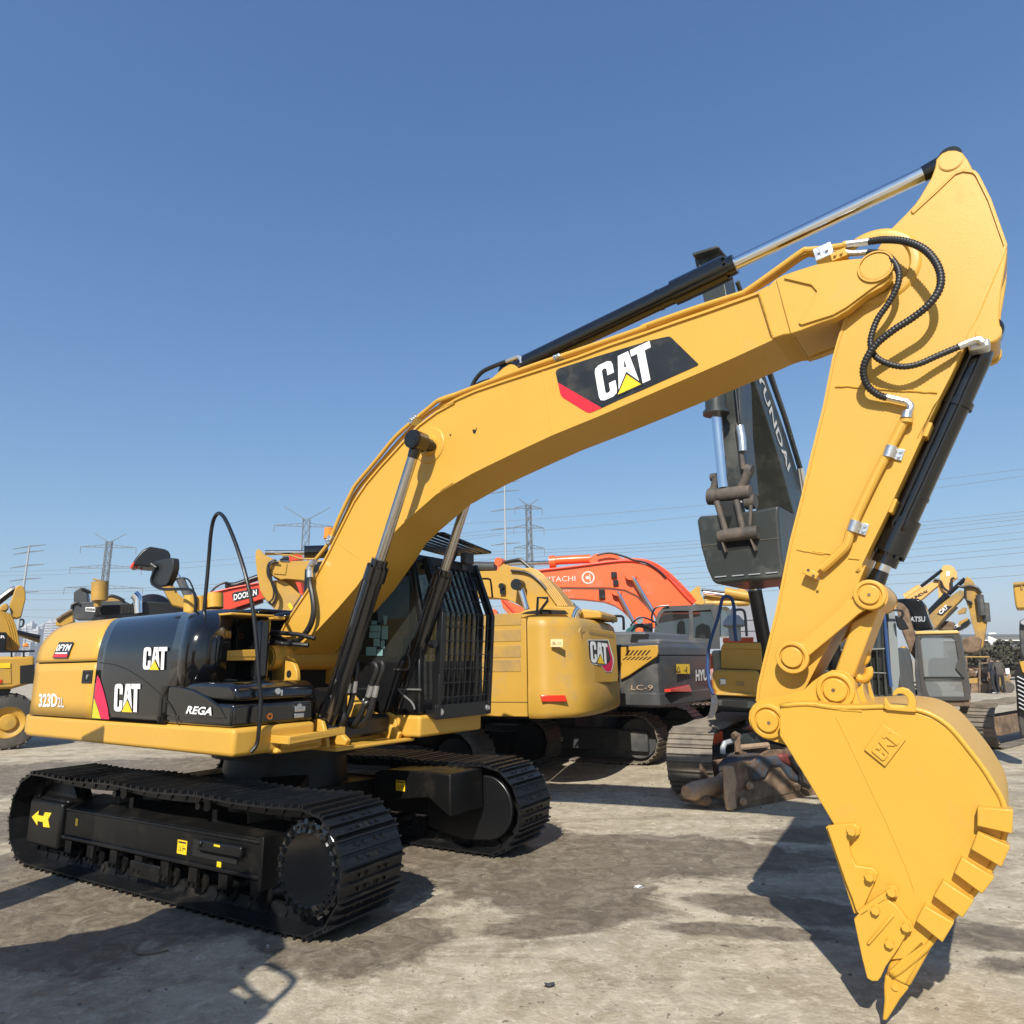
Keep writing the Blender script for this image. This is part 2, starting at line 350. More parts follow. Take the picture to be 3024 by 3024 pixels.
# ------------------------------------------------------------------ crawler track belt (one mesh, shared)
def belt_mesh(L, H, W, N, name, mt, sag=0.02, ridges=3, gh=0.026, links=True):
    Rr = H/2; a = L/2-Rr; rp = Rr-gh-0.012
    per = 4*a+2*math.pi*rp; b = MB(); pl = per/N
    def path(s):
        s %= per
        if s < 2*a: return (-a+s, -rp, 0.0)                        # bottom, running to +x (outside faces down)
        s -= 2*a
        if s < math.pi*rp: t = s/rp; return (a+rp*math.sin(t), -rp*math.cos(t), t)
        s -= math.pi*rp
        if s < 2*a:
            x = a-s; sg = sag*abs(math.sin(math.pi*(x+a)/(2*a)*3))
            return (x, rp-sg, math.pi)
        s -= 2*a; t = s/rp; return (-a-rp*math.sin(t), rp*math.cos(t), math.pi+t)
    for i in range(N):
        s0 = i*pl+0.02; x0, z0, t0 = path(s0); x1, z1, t1 = path(s0+pl)
        cx, cz = (x0+x1)/2, (z0+z1)/2; dx, dz = x1-x0, z1-z0; l = math.hypot(dx, dz); dx /= l; dz /= l
        nx, nz = dz, -dx                                             # outward
        def P(u, v, y): return (cx+dx*u+nx*v, y, cz+dz*u+nz*v+Rr)
        h = pl*0.5
        prof = [(-h*1.03, 0), (h*0.97, 0), (h*0.97, .012)]
        us = [h*0.86, 0.02*0, -h*0.86][:ridges] if ridges == 3 else [h*.8, -h*.8]
        for u in us: prof += [(u+.009, .012), (u+.005, .012+gh), (u-.005, .012+gh), (u-.009, .012)]
        prof += [(-h*1.03, .012)]
        k = len(prof); vs = [P(u, v, y) for y in (-W/2, W/2) for u, v in prof]
        b.add(vs, [tuple(range(k)), tuple(range(2*k-1, k-1, -1))]+[(j, j+k, (j+1) % k+k, (j+1) % k) for j in range(k)], 0)
        if links:
            for y0 in (-.115, .075):
                q = [(-h*1.15, -.085), (h*1.0, -.085), (h*1.15, -.03), (h*.9, 0), (-h*.9, 0)]; kk = len(q)
                vs = [P(u, v, y) for y in (y0, y0+.04) for u, v in q]
                b.add(vs, [tuple(range(kk)), tuple(range(2*kk-1, kk-1, -1))]+[(j, j+kk, (j+1) % kk+kk, (j+1) % kk) for j in range(kk)], 1)
                b.cyl(P(-h, -.045, y0-.012), P(-h, -.045, y0+.052), .028, n=8, mi=1)
            for yb in (-.13, -.06, .06, .13):                       # shoe bolts
                for ub in (-h*.45, h*.42): b.cyl(P(ub, .012, yb), P(ub, .026, yb), .012, n=6, mi=1)
            for yb in (-.035, .035): b.add([P(u, .0135, y) for u, y in ((-h*.75, yb-.02), (-h*.75, yb+.02), (-h*.3, yb+.02), (-h*.3, yb-.02))], [(0,1,2,3)], 2)
    me_o = b.build(name, [mt, mt, DARK], None)
    me = me_o.data; bpy.data.objects.remove(me_o); return me
def link_mesh(name, me, parent, loc=(0,0,0), rz=0.0):
    o = bpy.data.objects.new(name, me); C.objects.link(o); o.parent = parent; o.location = loc; o.rotation_euler = (0, 0, rz); return o

# ================================================================== GROUND
def ground_mat():
    Mt = bpy.data.materials.new('concrete_ground'); Mt.use_nodes = True; n = Mt.node_tree; N = n.nodes; L = n.links; b = N['Principled BSDF']
    tc = N.new('ShaderNodeTexCoord'); P = tc.outputs['Object']
    def noise(sc, det, rough, dist=0.0, src=None, lac=2.0):
        k = N.new('ShaderNodeTexNoise'); k.inputs['Scale'].default_value = sc; k.inputs['Detail'].default_value = det; k.inputs['Roughness'].default_value = rough; k.inputs['Distortion'].default_value = dist
        L.new(src or P, k.inputs['Vector']); return k.outputs['Fac']
    def ramp(src, *st):
        r = N.new('ShaderNodeValToRGB'); e = r.color_ramp.elements
        for i, (p, c) in enumerate(st):
            el = e[i] if i < 2 else e.new(p); el.position = p; el.color = (c, c, c, 1) if not isinstance(c, tuple) else (*c, 1)
        L.new(src, r.inputs[0]); return r.outputs[0]
    def mix(f, a, c, mode='MIX'):
        x = N.new('ShaderNodeMix'); x.data_type = 'RGBA'; x.blend_type = mode
        if isinstance(f, float): x.inputs[0].default_value = f
        else: L.new(f, x.inputs[0])
        for s, v in ((6, a), (7, c)):
            if isinstance(v, tuple): x.inputs[s].default_value = (*v, 1)
            else: L.new(v, x.inputs[s])
        return x.outputs[2]
    def math_(op, a, c=None):
        x = N.new('ShaderNodeMath'); x.operation = op
        for s, v in ((0, a), (1, c)):
            if v is None: continue
            if isinstance(v, (int, float)): x.inputs[s].default_value = v
            else: L.new(v, x.inputs[s])
        x.use_clamp = op in ('ADD', 'MULTIPLY', 'SUBTRACT', 'MAXIMUM') and False
        return x.outputs[0]
    base = mix(ramp(noise(0.55, 8, 0.6), (0.32, 0.0), (0.68, 1.0)), (0.55, 0.475, 0.345), (0.44, 0.385, 0.29))
    base = mix(ramp(noise(2.6, 10, 0.72, 0.5), (0.42, 0.0), (0.60, 1.0)), base, (0.33, 0.275, 0.185))
    base = mix(ramp(noise(9.0, 8, 0.75, 0.3), (0.50, 0.0), (0.66, 1.0)), base, (0.62, 0.545, 0.42))
    crisp = ramp(noise(17.0, 12, 0.82, 1.6), (0.47, 0.0), (0.52, 1.0)); cz = ramp(noise(1.3, 6, 0.65, 0.6), (0.42, 0.1), (0.60, 1.0)); cm = N.new('ShaderNodeMath'); cm.operation = 'MULTIPLY'; L.new(crisp, cm.inputs[0]); L.new(cz, cm.inputs[1])
    cm2 = N.new('ShaderNodeMath'); cm2.operation = 'MULTIPLY'; cm2.inputs[1].default_value = 0.55; L.new(cm.outputs[0], cm2.inputs[0]); base = mix(cm2.outputs[0], base, (0.33, 0.285, 0.205))
    sp = ramp(noise(34.0, 6, 0.8), (0.56, 0.0), (0.70, 0.85)); base = mix(sp, base, (0.18, 0.15, 0.11))
    pit = ramp(noise(8.0, 10, 0.72, 1.8), (0.635, 0.0), (0.655, 0.85)); base = mix(pit, base, (0.14, 0.11, 0.08))
    # drive-over streaks, stretched along the lane
    mp = N.new('ShaderNodeMapping'); mp.inputs['Rotation'].default_value = (0, 0, R(18)); mp.inputs['Scale'].default_value = (0.35, 2.2, 1); L.new(P, mp.inputs[0])
    st = ramp(noise(1.1, 9, 0.7, 0.8, mp.outputs[0]), (0.50, 0.0), (0.66, 1.0))
    # oil and water stains where machines stand, in ground coordinates
    geo = N.new('ShaderNodeSeparateXYZ'); L.new(P, geo.inputs[0])
    def blob(x, y, rx, ry, rot=0.0):
        mp = N.new('ShaderNodeMapping'); mp.vector_type = 'TEXTURE'; mp.inputs['Location'].default_value = (x, y, 0); mp.inputs['Rotation'].default_value = (0, 0, R(rot)); mp.inputs['Scale'].default_value = (rx, ry, 1)
        L.new(P, mp.inputs[0]); g = N.new('ShaderNodeVectorMath'); g.operation = 'LENGTH'; L.new(mp.outputs[0], g.inputs[0])
        x_ = N.new('ShaderNodeMath'); x_.operation = 'SUBTRACT'; x_.inputs[0].default_value = 1.0; L.new(g.outputs['Value'], x_.inputs[1]); x_.use_clamp = True
        return x_.outputs[0]
    acc = None
    for q in ((-1.15, 5.0, .85, .75, -20), (-.2, 7.3, 1.9, 1.3, -30), (1.3, 7.0, 1.4, .8, 5), (-3.4, 5.3, 1.6, .9, -25), (-4.6, 6.2, 1.6, 1.4, 0), (1.9, 5.4, 1.0, .35, -20), (2.9, 4.9, .9, .3, -20), (-7, 12.5, 6.5, 2.6, 8), (-4.5, 10.5, 3.5, 1.5, -20), (-5.5, 8.6, 2.2, 1.2, 0), (-3.0, 5.6, 1.8, .8, -20), (.3, 5.2, .7, .3, 15), (1.5, 5.0, .8, .18, -12), (3.4, 4.35, 1.0, .22, -8), (-6, 18, 6, 1.6, 0), (-1.9, 7.5, 3.0, 2.4, -31), (.9, 6.9, 2.6, 1.0, -8), (.2, 6.0, 1.3, .8, -30), (3.6, 7.6, 1.6, .5, 10)):
        o = blob(*q); acc = o if acc is None else math_('MAXIMUM', acc, o)
    wob = noise(1.9, 12, 0.74, 1.2)
    stain = ramp(math_('ADD', math_('MULTIPLY', acc, 0.75), math_('MULTIPLY', wob, 0.9)), (0.56, 0.0), (0.68, 1.0))
    fine = ramp(noise(5.0, 9, 0.8, 1.2), (0.34, 0.5), (0.58, 1.0))
    stm = N.new('ShaderNodeMath'); stm.operation = 'MULTIPLY'; L.new(stain, stm.inputs[0]); L.new(fine, stm.inputs[1])
    far = math_('MULTIPLY', st, 0.55)
    stall = math_('MAXIMUM', stm.outputs[0], far)
    scol = mix(noise(3.0, 6, 0.6), (0.075, 0.057, 0.040), (0.155, 0.12, 0.085))
    sf = N.new('ShaderNodeMath'); sf.operation = 'MULTIPLY'; sf.inputs[1].default_value = 0.90; L.new(stall, sf.inputs[0])
    colr = mix(sf.outputs[0], base, scol)
    L.new(colr, b.inputs['Base Color'])
    rr = N.new('ShaderNodeMapRange'); rr.inputs[3].default_value = 0.86; rr.inputs[4].default_value = 0.55; L.new(stm.outputs[0], rr.inputs[0]); L.new(rr.outputs[0], b.inputs['Roughness'])
    b.inputs['Specular IOR Level'].default_value = 0.35
    h = math_('ADD', math_('MULTIPLY', noise(30, 8, 0.7), 0.5), math_('MULTIPLY', noise(5, 8, 0.7, 0.5), 1.2))
    h = math_('SUBTRACT', h, math_('MULTIPLY', pit, 0.4))
    bp = N.new('ShaderNodeBump'); bp.inputs['Strength'].default_value = 0.8; bp.inputs['Distance'].default_value = 0.02; L.new(h, bp.inputs['Height']); L.new(bp.outputs[0], b.inputs['Normal'])
    return Mt
b = MB(); b.add([(-1500,-60,0), (1500,-60,0), (1500,1500,0), (-1500,1500,0)], [(0,1,2,3)])
g = b.build('ground', ground_mat(), None, fix=False); g['kind'] = 'structure'

# ------------------------------------------------------------------ the air: far things pale towards the horizon
hz_ = MB(); hz_.box(-1510, 1510, -70, 1510, -1, 60); hz_ = hz_.build('haze', [], None)
HM = bpy.data.materials.new('haze_air'); HM.use_nodes = True; n_ = HM.node_tree
n_.nodes.remove(n_.nodes['Principled BSDF']); pv = n_.nodes.new('ShaderNodeVolumePrincipled')
pv.inputs['Color'].default_value = (0.86, 0.90, 0.95, 1); pv.inputs['Density'].default_value = 0.0005; pv.inputs['Anisotropy'].default_value = 0.2
n_.links.new(pv.outputs[0], n_.nodes['Material Output'].inputs['Volume'])
hz_.data.materials.append(HM); hz_['kind'] = 'stuff'

# ================================================================== THE MAIN EXCAVATOR
M = Fr(-2.242, 7.064, -34.7329)
EX = root('excavator', M, 'glossy yellow and black excavator nearest the camera, its yellow bucket toothed down on the concrete', 'excavator')
UCR = R(-30.8987+34.7329)                                       # undercarriage is turned a little under the upper body
BELT = belt_mesh(4.376, 0.83, 0.5914, 50, 'track_belt_mesh', BLT)

def track(parent, yc, outer, frame_mat=BLF, me=BELT, detail=True, rz=UCR, gear=True):
    """crawler track: belt (one mesh) with its frame, final drive, idler and rollers as sub-parts; outer = -1/+1 the side away from the machine"""
    off = Vector((-math.sin(rz)*yc, math.cos(rz)*yc, 0))
    t = link_mesh('track', me, parent, off, rz)
    o = outer; a = 1.773; Rr = 0.415
    b = MB()                                                     # track frame: box with a sloped top cover
    sec = [(o*.19, .27), (o*.19, .50), (o*.165, .53), (-o*.12, .60), (-o*.16, .58), (-o*.16, .27)]
    k = len(sec); vs = [(x, y, z) for x in (-1.36, 1.30) for y, z in sec]
    b.add(vs, [tuple(range(k)), tuple(range(2*k-1, k-1, -1))]+[(j, (j+1) % k, (j+1) % k+k, j+k) for j in range(k)])
    b.box(-1.36, 1.30, min(o*.19, o*.215), max(o*.19, o*.215), .27, .30); b.box(-1.36, 1.30, min(o*.17, o*.2), max(o*.17, o*.2), .50, .525)
    b.box(1.27, 1.31, min(-o*.16, o*.215), max(-o*.16, o*.215), .20, .56)
    b.build('track_frame', frame_mat, t, .008)
    b = MB()                                                     # final drive drum with ribbed rim
    if o < 0 or not detail:
        b.lathe([(o*.0, .30), (o*.16, .31), (o*.18, .315), (o*.215, .30), (o*.225, .285), (o*.225, .25), (o*.235, .24), (o*.235, .001)], (a, 0, Rr), 'y', 40)
        for i in range(24):
            th = 2*math.pi*(i+.5)/24; c = Vector((a+.268*math.cos(th), o*.222, Rr+.268*math.sin(th)))
            b.cyl(c, c+Vector((0, o*.022, 0)), .017, .014, n=8)
            c2 = Vector((a+.308*math.cos(th), 0, Rr+.308*math.sin(th))); c3 = Vector((a+.225*math.cos(th), 0, Rr+.225*math.sin(th)))
            b.beam(c2+Vector((0, o*.205, 0)), c3+Vector((0, o*.238, 0)), .024, .034)
    else:
        b.lathe([(0, .30), (o*.2, .30), (o*.22, .27), (o*.22, .001)], (a, 0, Rr), 'y', 32)
    b.build('final_drive', BLK if detail else frame_mat, t, angle=40)
    if gear:
        b = MB()
        pr = []
        for i in range(21*4):
            th = 2*math.pi*i/(84); rr = .335+(.02 if i % 4 in (1, 2) else -.015); pr.append((a+rr*math.cos(th), Rr+rr*math.sin(th)))
        b.prism(pr, -.03, .03); b.build('sprocket', frame_mat, t)
    one('idler', frame_mat, t, lambda b: b.lathe([(-.09, .001), (-.09, .27), (-.07, .33), (-.03, .33), (-.03, .36), (.03, .36), (.03, .33), (.07, .33), (.09, .27), (.09, .001)], (-a+.05, 0, Rr), 'y', 32))
    b = MB(); b.box(-1.95, -1.38, min(o*.13, o*.225), max(o*.13, o*.225), .17, .56); b.box(-1.90, -1.40, -.17, .17, .50, .58)
    b.build('idler_guard', frame_mat, t, .025)
    if detail:
        for i in range(8):
            x = -1.25+i*.355; b = MB()
            b.lathe([(-.17, .001), (-.17, .045), (-.14, .05), (-.135, .09), (-.12, .095), (-.115, .075), (.115, .075), (.12, .095), (.135, .09), (.14, .05), (.17, .045), (.17, .001)], (x, 0, .155), 'y', 18)
            b.box(x-.05, x+.05, min(o*.17, o*.20), max(o*.17, o*.20), .12, .26)
            for dx in (-.03, .03): b.cyl((x+dx, o*.20, .15), (x+dx, o*.222, .15), .014, n=6)
            b.build('track_roller', frame_mat, t)
        for x in (-.62, .52):
            b = MB(); b.cyl((x, -.12, .70), (x, .12, .70), .055, n=16); b.cyl((x, -.16, .70), (x, .20*o, .70), .028, n=12); b.box(x-.03, x+.03, -.04, .04, .55, .68)
            b.build('carrier_roller', frame_mat, t)
        b = MB(); b.box(-.28, .12, -.12, .12, .075, .10); b.box(-.28, .12, o*.2-.012, o*.2+.012, .10, .22); b.build('track_guide', frame_mat, t, .008)
    return t
YC = (2.223)/2
tn = track(EX, -YC, -1); tf = track(EX, YC, 1)
tf.name = 'track'
# marks on the near track frame
b = MB(); yy = -.2275
ar = [(-1.86,.41),(-1.745,.475),(-1.75,.435),(-1.655,.435),(-1.635,.47),(-1.52,.475),(-1.565,.415),(-1.52,.35),(-1.635,.345),(-1.65,.385),(-1.745,.385),(-1.74,.345)]
b.add([(x-.02, yy, z-.005) for x, z in ar], [tuple(range(len(ar)))]); b.build('travel_arrow', DECY, tn, fix=False)
def sticker(parent, x0, x1, z0, z1, y, mark=True, mt=DECY, ax='y'):
    b = MB(); b.add([(x0, y, z0), (x1, y, z0), (x1, y, z1), (x0, y, z1)], [(0,1,2,3)], 0)
    s = -1; w = x1-x0; h = z1-z0; cx = (x0+x1)/2
    if mark:
        y2 = y-.0015 if y < 0.7 else y-.0015
        b.add([(x0+w*.12, y2, z0+h*.2), (x0+w*.46, y2, z0+h*.2), (x0+w*.29, y2, z0+h*.62)], [(0,1,2)], 1)
        b.add([(x0+w*.17, y2-.001, z0+h*.24), (x0+w*.41, y2-.001, z0+h*.24), (x0+w*.29, y2-.001, z0+h*.54)], [(0,1,2)], 0)
        b.add([(x0+w*.58, y2, z0+h*.2), (x0+w*.62, y2, z0+h*.2), (x0+w*.62, y2, z0+h*.65), (x0+w*.58, y2, z0+h*.65)], [(0,1,2,3)], 1)
        b.add([(x0+w*.62, y2, z0+h*.4), (x0+w*.85, y2, z0+h*.35), (x0+w*.85, y2, z0+h*.47), (x0+w*.62, y2, z0+h*.47)], [(0,1,2,3)], 1)
        b.add([(x0+w*.1, y2, z0+h*.78), (x0+w*.9, y2, z0+h*.78), (x0+w*.9, y2, z0+h*.9), (x0+w*.1, y2, z0+h*.9)], [(0,1,2,3)], 1)
    return b.build('warning_sticker', [mt, DECB], parent, fix=False)
sticker(tn, .30, .42, .335, .435, -.1925)
sticker(tn, -1.19, -1.15, .39, .45, -.1925, False); sticker(tn, .79, .84, .30, .36, -.1925, False)
b = MB(); b.box(.50, 1.02, -.20, -.1925, .34, .46); b.build('frame_recess', DARK, tn, .004)
b = MB(); b.box(.60, 1.10, -.235, -.19, .40, .475); b.box(.62, .66, -.25, -.23, .43, .47); b.build('tow_bar', BLM, tn, .012)
sticker(tn, .80, .87, .45, .465, -.2375, False)
# far track: inner cover plate round the drive, and its stickers
b = MB(); pl = [(1.05,.18)]+[(1.05,.64)]+[(1.40,.70)]+arc2(1.74, .415, .29, 80, -80, 16)+[(1.50,.10)]
b.prism(pl, -.215, -.17); b.build('drive_cover', BLM, tf, .012)

# centre frame of the undercarriage: hub, four legs
b = MB(); b.cyl((0,0,.50), (0,0,.93), .62, .56, n=40); b.cyl((0,0,.93), (0,0,1.04), .68, n=48); b.box(-.62,.62,-.62,.62,.40,.66)
rz = Matrix.Rotation(UCR, 3, 'Z')
for sx in (-1, 1):
    for sy in (-1, 1):
        if sx > 0 and sy > 0: continue
        p0 = rz@Vector((sx*.40, sy*.35, .62)); p1 = rz@Vector((sx*.98, sy*1.02, .50)); b.beam(p0, p1, .42, .34, w1=.30, h1=.42)
        p2 = rz@Vector((sx*1.10, sy*.94, .47)); p3 = rz@Vector((sx*.45, sy*.94, .52)); b.beam(p2, p3, .10, .34, h1=.40)
b.build('centre_frame', BLF, EX, .015)
b = MB()
for i in range(36):
    th = 2*math.pi*i/36; b.cyl((.64*math.cos(th), .64*math.sin(th), 1.04), (.64*math.cos(th), .64*math.sin(th), 1.062), .016, n=6)
b.build('slewing_bolts', BLM, EX)
# inner frame leg face with square sticker, seen between the tracks
leg = MB()
lp = [M.Y('T3', x, y, .50) for x, y in ((20,740),(130,720),(500,735),(740,765),(740,1170),(530,985),(400,990),(100,1020),(20,1000))]
leg.add([(q.x, .50, q.z) for q in lp]+[(q.x, .98, q.z) for q in lp], [tuple(range(9)), tuple(range(17, 8, -1))]+[(j, j+9, (j+1) % 9+9, (j+1) % 9) for j in range(9)])
leg.build('frame_leg', BLF, EX, .012)
q0 = M.Y('T3', 222, 915, .495); q1 = M.Y('T3', 310, 825, .495); sticker(EX, q0.x, q1.x, q0.z, q1.z, .495)

# ---------------- upper platform
SK0, SK1 = 1.092, 1.298
b = MB()
near = [(-2.44,-1.36),(1.135,-1.36),(1.135,-.60),(-2.44,-.60)]
b.prism(near, SK0, SK1, axis='z'); b.build('side_skirt', YEL, EX, .035, 4)
b = MB()
far = [(-2.44,.34),(1.43,.34),(1.43,1.26),(1.34,1.36),(-2.44,1.36)]
b.prism(far, SK0, SK1-.012, axis='z'); b.build('cab_platform', YEL, EX, .03, 4)
b = MB(); b.box(-2.44, 1.02, -.60, .34, 1.06, 1.20)
for y0 in (-.36, .27):                                           # side plates of the swing frame
    b.prism([(-1.2,1.07),(1.22,1.07),(1.25,1.13),(1.10,1.22),(.92,1.30),(.55,1.42),(-1.2,1.30)], y0, y0+.05)
b.box(.95, 1.30, -.52, .42, 1.055, 1.085)
b.build('swing_frame', YEL, EX, .01)
# counterweight, rounded in plan
cwp = [(-2.425,-1.352)]+[(-2.44-.38*math.sin(R(a)), -1.352+ .62*(1-math.cos(R(a)))) for a in range(10, 91, 10)]
cwp = cwp+[(-2.86, -.3), (-2.88, 0)]; cwp = cwp+[(x, -y) for x, y in reversed(cwp[:-1])]
b = MB(); zs = [1.085, 1.10, 1.13, 1.29, 1.31, 1.82, 2.00, 2.12, 2.20, 2.235]; ins = [.05, .02, 0, 0, .03, .03, .055, .12, .22, .36]
rows = []
for z, i_ in zip(zs, ins): rows.append([(-2.425+(x+2.425)*(1-i_/0.5*0.5) , y*(1-(i_/1.36)), z) for x, y in cwp])
b.grid(rows); k = len(cwp)
b.add(rows[0], [tuple(range(k))]); b.add(rows[-1], [tuple(range(k))]); 
b.add([r[0] for r in rows]+[r[-1] for r in rows], [tuple(list(range(len(rows)))+list(range(2*len(rows)-1, len(rows)-1, -1)))])
b.build('counterweight', YEL, EX, .01)

# ---------------- bodywork, near side: lofted section (y, z)
def sect(z):
    """y of the body side at height z"""
    if z <= 1.86: return -1.36
    t = (z-1.86)/(2.245-1.86); return -1.36+.34*(1-math.sqrt(max(0, 1-t*t)))
Zl = [1.304, 1.45, 1.60, 1.72, 1.808]; Zu = [1.822, 1.86, 1.92, 1.98, 2.04, 2.09, 2.135, 2.175, 2.205, 2.228, 2.24, 2.2449]
def top_run(x): return [(x, -.98, 2.246), (x, -.9, 2.248), (x, -.2, 2.25)]
def xb(z):                                                       # where yellow ends and black begins
    pts = [(1.30,-1.02),(1.50,-1.055),(1.65,-1.075),(1.82,-1.075),(1.95,-1.07),(2.04,-1.10),(2.12,-1.15),(2.19,-1.24),(2.25,-1.36)]
    for (z0, x0), (z1, x1) in zip(pts, pts[1:]):
        if z <= z1: return x0+(x1-x0)*(z-z0)/(z1-z0)
    return pts[-1][1]
def xs_(z):                                                      # where the yellow bodywork really stops low down (stripes follow)
    pts = [(1.30,-1.065),(1.50,-1.075),(1.82,-1.075)]
    for (z0, x0), (z1, x1) in zip(pts, pts[1:]):
        if z <= z1: return x0+(x1-x0)*(z-z0)/(z1-z0)
    return xb(z)
def panel(name, zs_, xa, xb_, mt, top=False, n=10):
    rows = []
    for z in zs_:
        a, c = (xa(z) if callable(xa) else xa), (xb_(z) if callable(xb_) else xb_)
        rows.append([(a+(c-a)*i/n, sect(z), z) for i in range(n+1)])
    if top:
        for j in range(3):
            a, c = (xa(2.245) if callable(xa) else xa), (xb_(2.245) if callable(xb_) else xb_)
            rows.append([(top_run(a+(c-a)*i/n)[j]) for i in range(n+1)])
    b = MB(); b.grid(rows); return b.build(name, mt, EX, thick=.010, angle=50)
panel('side_door', Zl, -2.385, xs_, YEL)
panel('hood_panel', Zu, lambda z: -2.385+max(0, (z-2.02))*.25, lambda z: xb(z), YEL, True)
def xfr(z): return .385 if z < 1.95 else .385-.30*((z-1.95)/.295)**2.2
panel('hood_panel', [1.304, 1.40, 1.50, 1.598, 1.602, 1.70, 1.81]+Zu, lambda z: (xs_(z) if z < 1.815 else xb(z))+.004, lambda z: .19 if z < 1.6 else xfr(z), BLK, True)
gr = [M.Y('L4', x, y, -1.366) for x, y in ((945,1150),(1080,1168),(1200,1212),(1330,1290),(1470,1400),(1580,1510),(1650,1620),(1690,1735))]
one('panel_gap', DARK, EX, lambda b: b.tube(smooth_pts(gr, 4), .0042, 6))
# body core behind the panels
b = MB(); b.box(-2.40, .17, -1.335, 1.335, 1.30, 1.84); b.box(-2.38, .02, -1.20, 1.335, 1.84, 2.12); b.box(-2.2, -.05, -.95, 1.3, 2.12, 2.236)
b.build('engine_bay', DARK, EX, .01)
# rounded front of the pod
rows = []
for z in [1.60]+Zu[:1]+Zu[1:]:
    r = .13; y0 = sect(z); x0 = xfr(z); rows.append([(x0-.19, y0, z), (x0, y0, z)]+[(x0+r*math.sin(R(a)), y0+r*1.3*(1-math.cos(R(a))), z) for a in range(15, 91, 15)]+[(x0+r, y0+.30, z)])
b = MB(); b.grid(rows); b.add([rows[-1][i] for i in range(len(rows[-1]))]+[(-.1, -1.0, 2.245)], [tuple(range(len(rows[-1])+1))])
b.add([(rows[0][i][0], rows[0][i][1], 1.60) for i in range(len(rows[0]))]+[(.2, -1.06, 1.60)], [tuple(range(len(rows[0])+1))]); b.build('pod_front', BLK, EX, thick=.012, angle=50)
# recess with the upper step, dark pillar and yellow rail
b = MB(); b.box(.02, .12, -1.10, -.42, 1.62, 2.17); b.box(.12, .46, -.74, -.58, 1.62, 2.19)
b.build('tank_front', BLK, EX, .05, 4)
b = MB(); b.box(.10, .50, -1.04, -.60, 2.185, 2.205); b.box(-.1, .42, -.56, -.42, 2.17, 2.20); b.build('walkway_trim', YEL, EX, .006)
b = MB(); b.box(.12, .44, -1.10, -.66, 1.80, 1.845)
for i in range(9): b.add([(.44, -1.0+i*.037, 1.845), (.44, -.963+i*.037, 1.845), (.44, -.982+i*.037, 1.872)], [(0,1,2)])
b.prism([(-1.12,1.83),(-.66,1.83),(-.66,1.90),(-1.0,1.885),(-1.12,1.885)], .43, .445, axis='x')
b.build('upper_step', YEL, EX, .006)
# lower tool box at the front
b = MB(); b.prism([(.17,-1.355),(1.10,-1.355),(1.10,-.60),(.17,-.60)], 1.302, 1.475, axis='z'); b.build('tool_box', BLK, EX, .03, 4)
b = MB()
sd = [(.17,1.36),(.17,1.60),(.34,1.60),(.55,1.575),(.76,1.52),(.95,1.45),(1.05,1.36)]
b.prism(sd, -1.359, -1.33); b.build('front_side_panel', BLK, EX, .012, 3)
b = MB(); ld = [(.30,1.50),(.30,1.625),(.62,1.635),(1.02,1.625),(1.10,1.59),(1.115,1.49)]
b.prism([(x, z) for x, z in ld], -1.345, -.60); b.build('tool_box_lid', BLK, EX, .035, 4)
b = MB(); b.box(-.02, .30, -1.3, -.45, 1.50, 1.66); b.box(.12, .95, -.60, -.44, 1.30, 1.50); b.build('tool_box_back', BLK, EX, .02)
def disc(parent, c, r, mt, name, axis='x', h=.004):
    c = Vector(c); d = Vector((1,0,0)) if axis == 'x' else Vector((0,-1,0))
    b = MB(); b.lathe([(0, r*.45), (h if axis == 'x' else -h, r*.45), (h if axis == 'x' else -h, r), (0, r)], c, axis, 20); return b.build(name, mt, parent)
q = M.X('M5', 1145, 1605, 1.104); disc(EX, q, .026, AMB, 'plug'); q = M.X('M5', 675, 690, .124); disc(EX, (.124, q.y, q.z), .028, AMB, 'plug')
q = M.X('M5', 1235, 1320, 1.115)
b = MB(); b.cyl((1.11, q.y, q.z), (1.125, q.y, q.z), .024, n=18); b.box(1.11, 1.122, q.y+.03, q.y+.045, q.z-.035, q.z+.01); b.build('lid_lock', ZINC, EX)
qa = M.X('M5', 1430, 1490, 1.11); qb = M.X('M5', 1600, 1620, 1.11)
b = MB(); b.box(1.09, 1.106, qa.y-.01, qb.y+.01, qb.z-.005, qa.z+.01); b.build('lamp_housing', BLM, EX, .01)
b = MB(); zm = (qa.z+qb.z)/2
b.box(1.10, 1.114, qa.y+.005, qa.y+.11, zm+.002, qa.z-.002); b.box(1.10, 1.114, qa.y+.005, qa.y+.10, qb.z+.004, zm-.008); b.cyl((1.10, qa.y+.05, qa.z), (1.118, qa.y+.05, qa.z), .018, n=12); b.build('work_lamp', LENS, EX, .006)
# lower step at the swing frame
b = MB(); b.box(1.13, 1.36, -1.02, -.50, 1.19, 1.215); b.prism([(-1.03,1.165),(-.48,1.195),(-.48,1.25),(-1.03,1.225)], 1.345, 1.36, axis='x'); b.box(1.13, 1.36, -1.03, -1.015, 1.165, 1.225)
for i in range(11): b.add([(1.36, -.66+i*.016, 1.247), (1.36, -.644+i*.016, 1.248), (1.36, -.652+i*.016, 1.258)], [(0,1,2)])
b.box(1.13, 1.16, -.95, -.55, 1.10, 1.19)
b.build('lower_step', YEL, EX, .005)
b = MB(); b.box(1.0, 1.17, -1.0, -.56, 1.08, 1.13); b.build('belly_plate', YEL, EX, .03, 3)

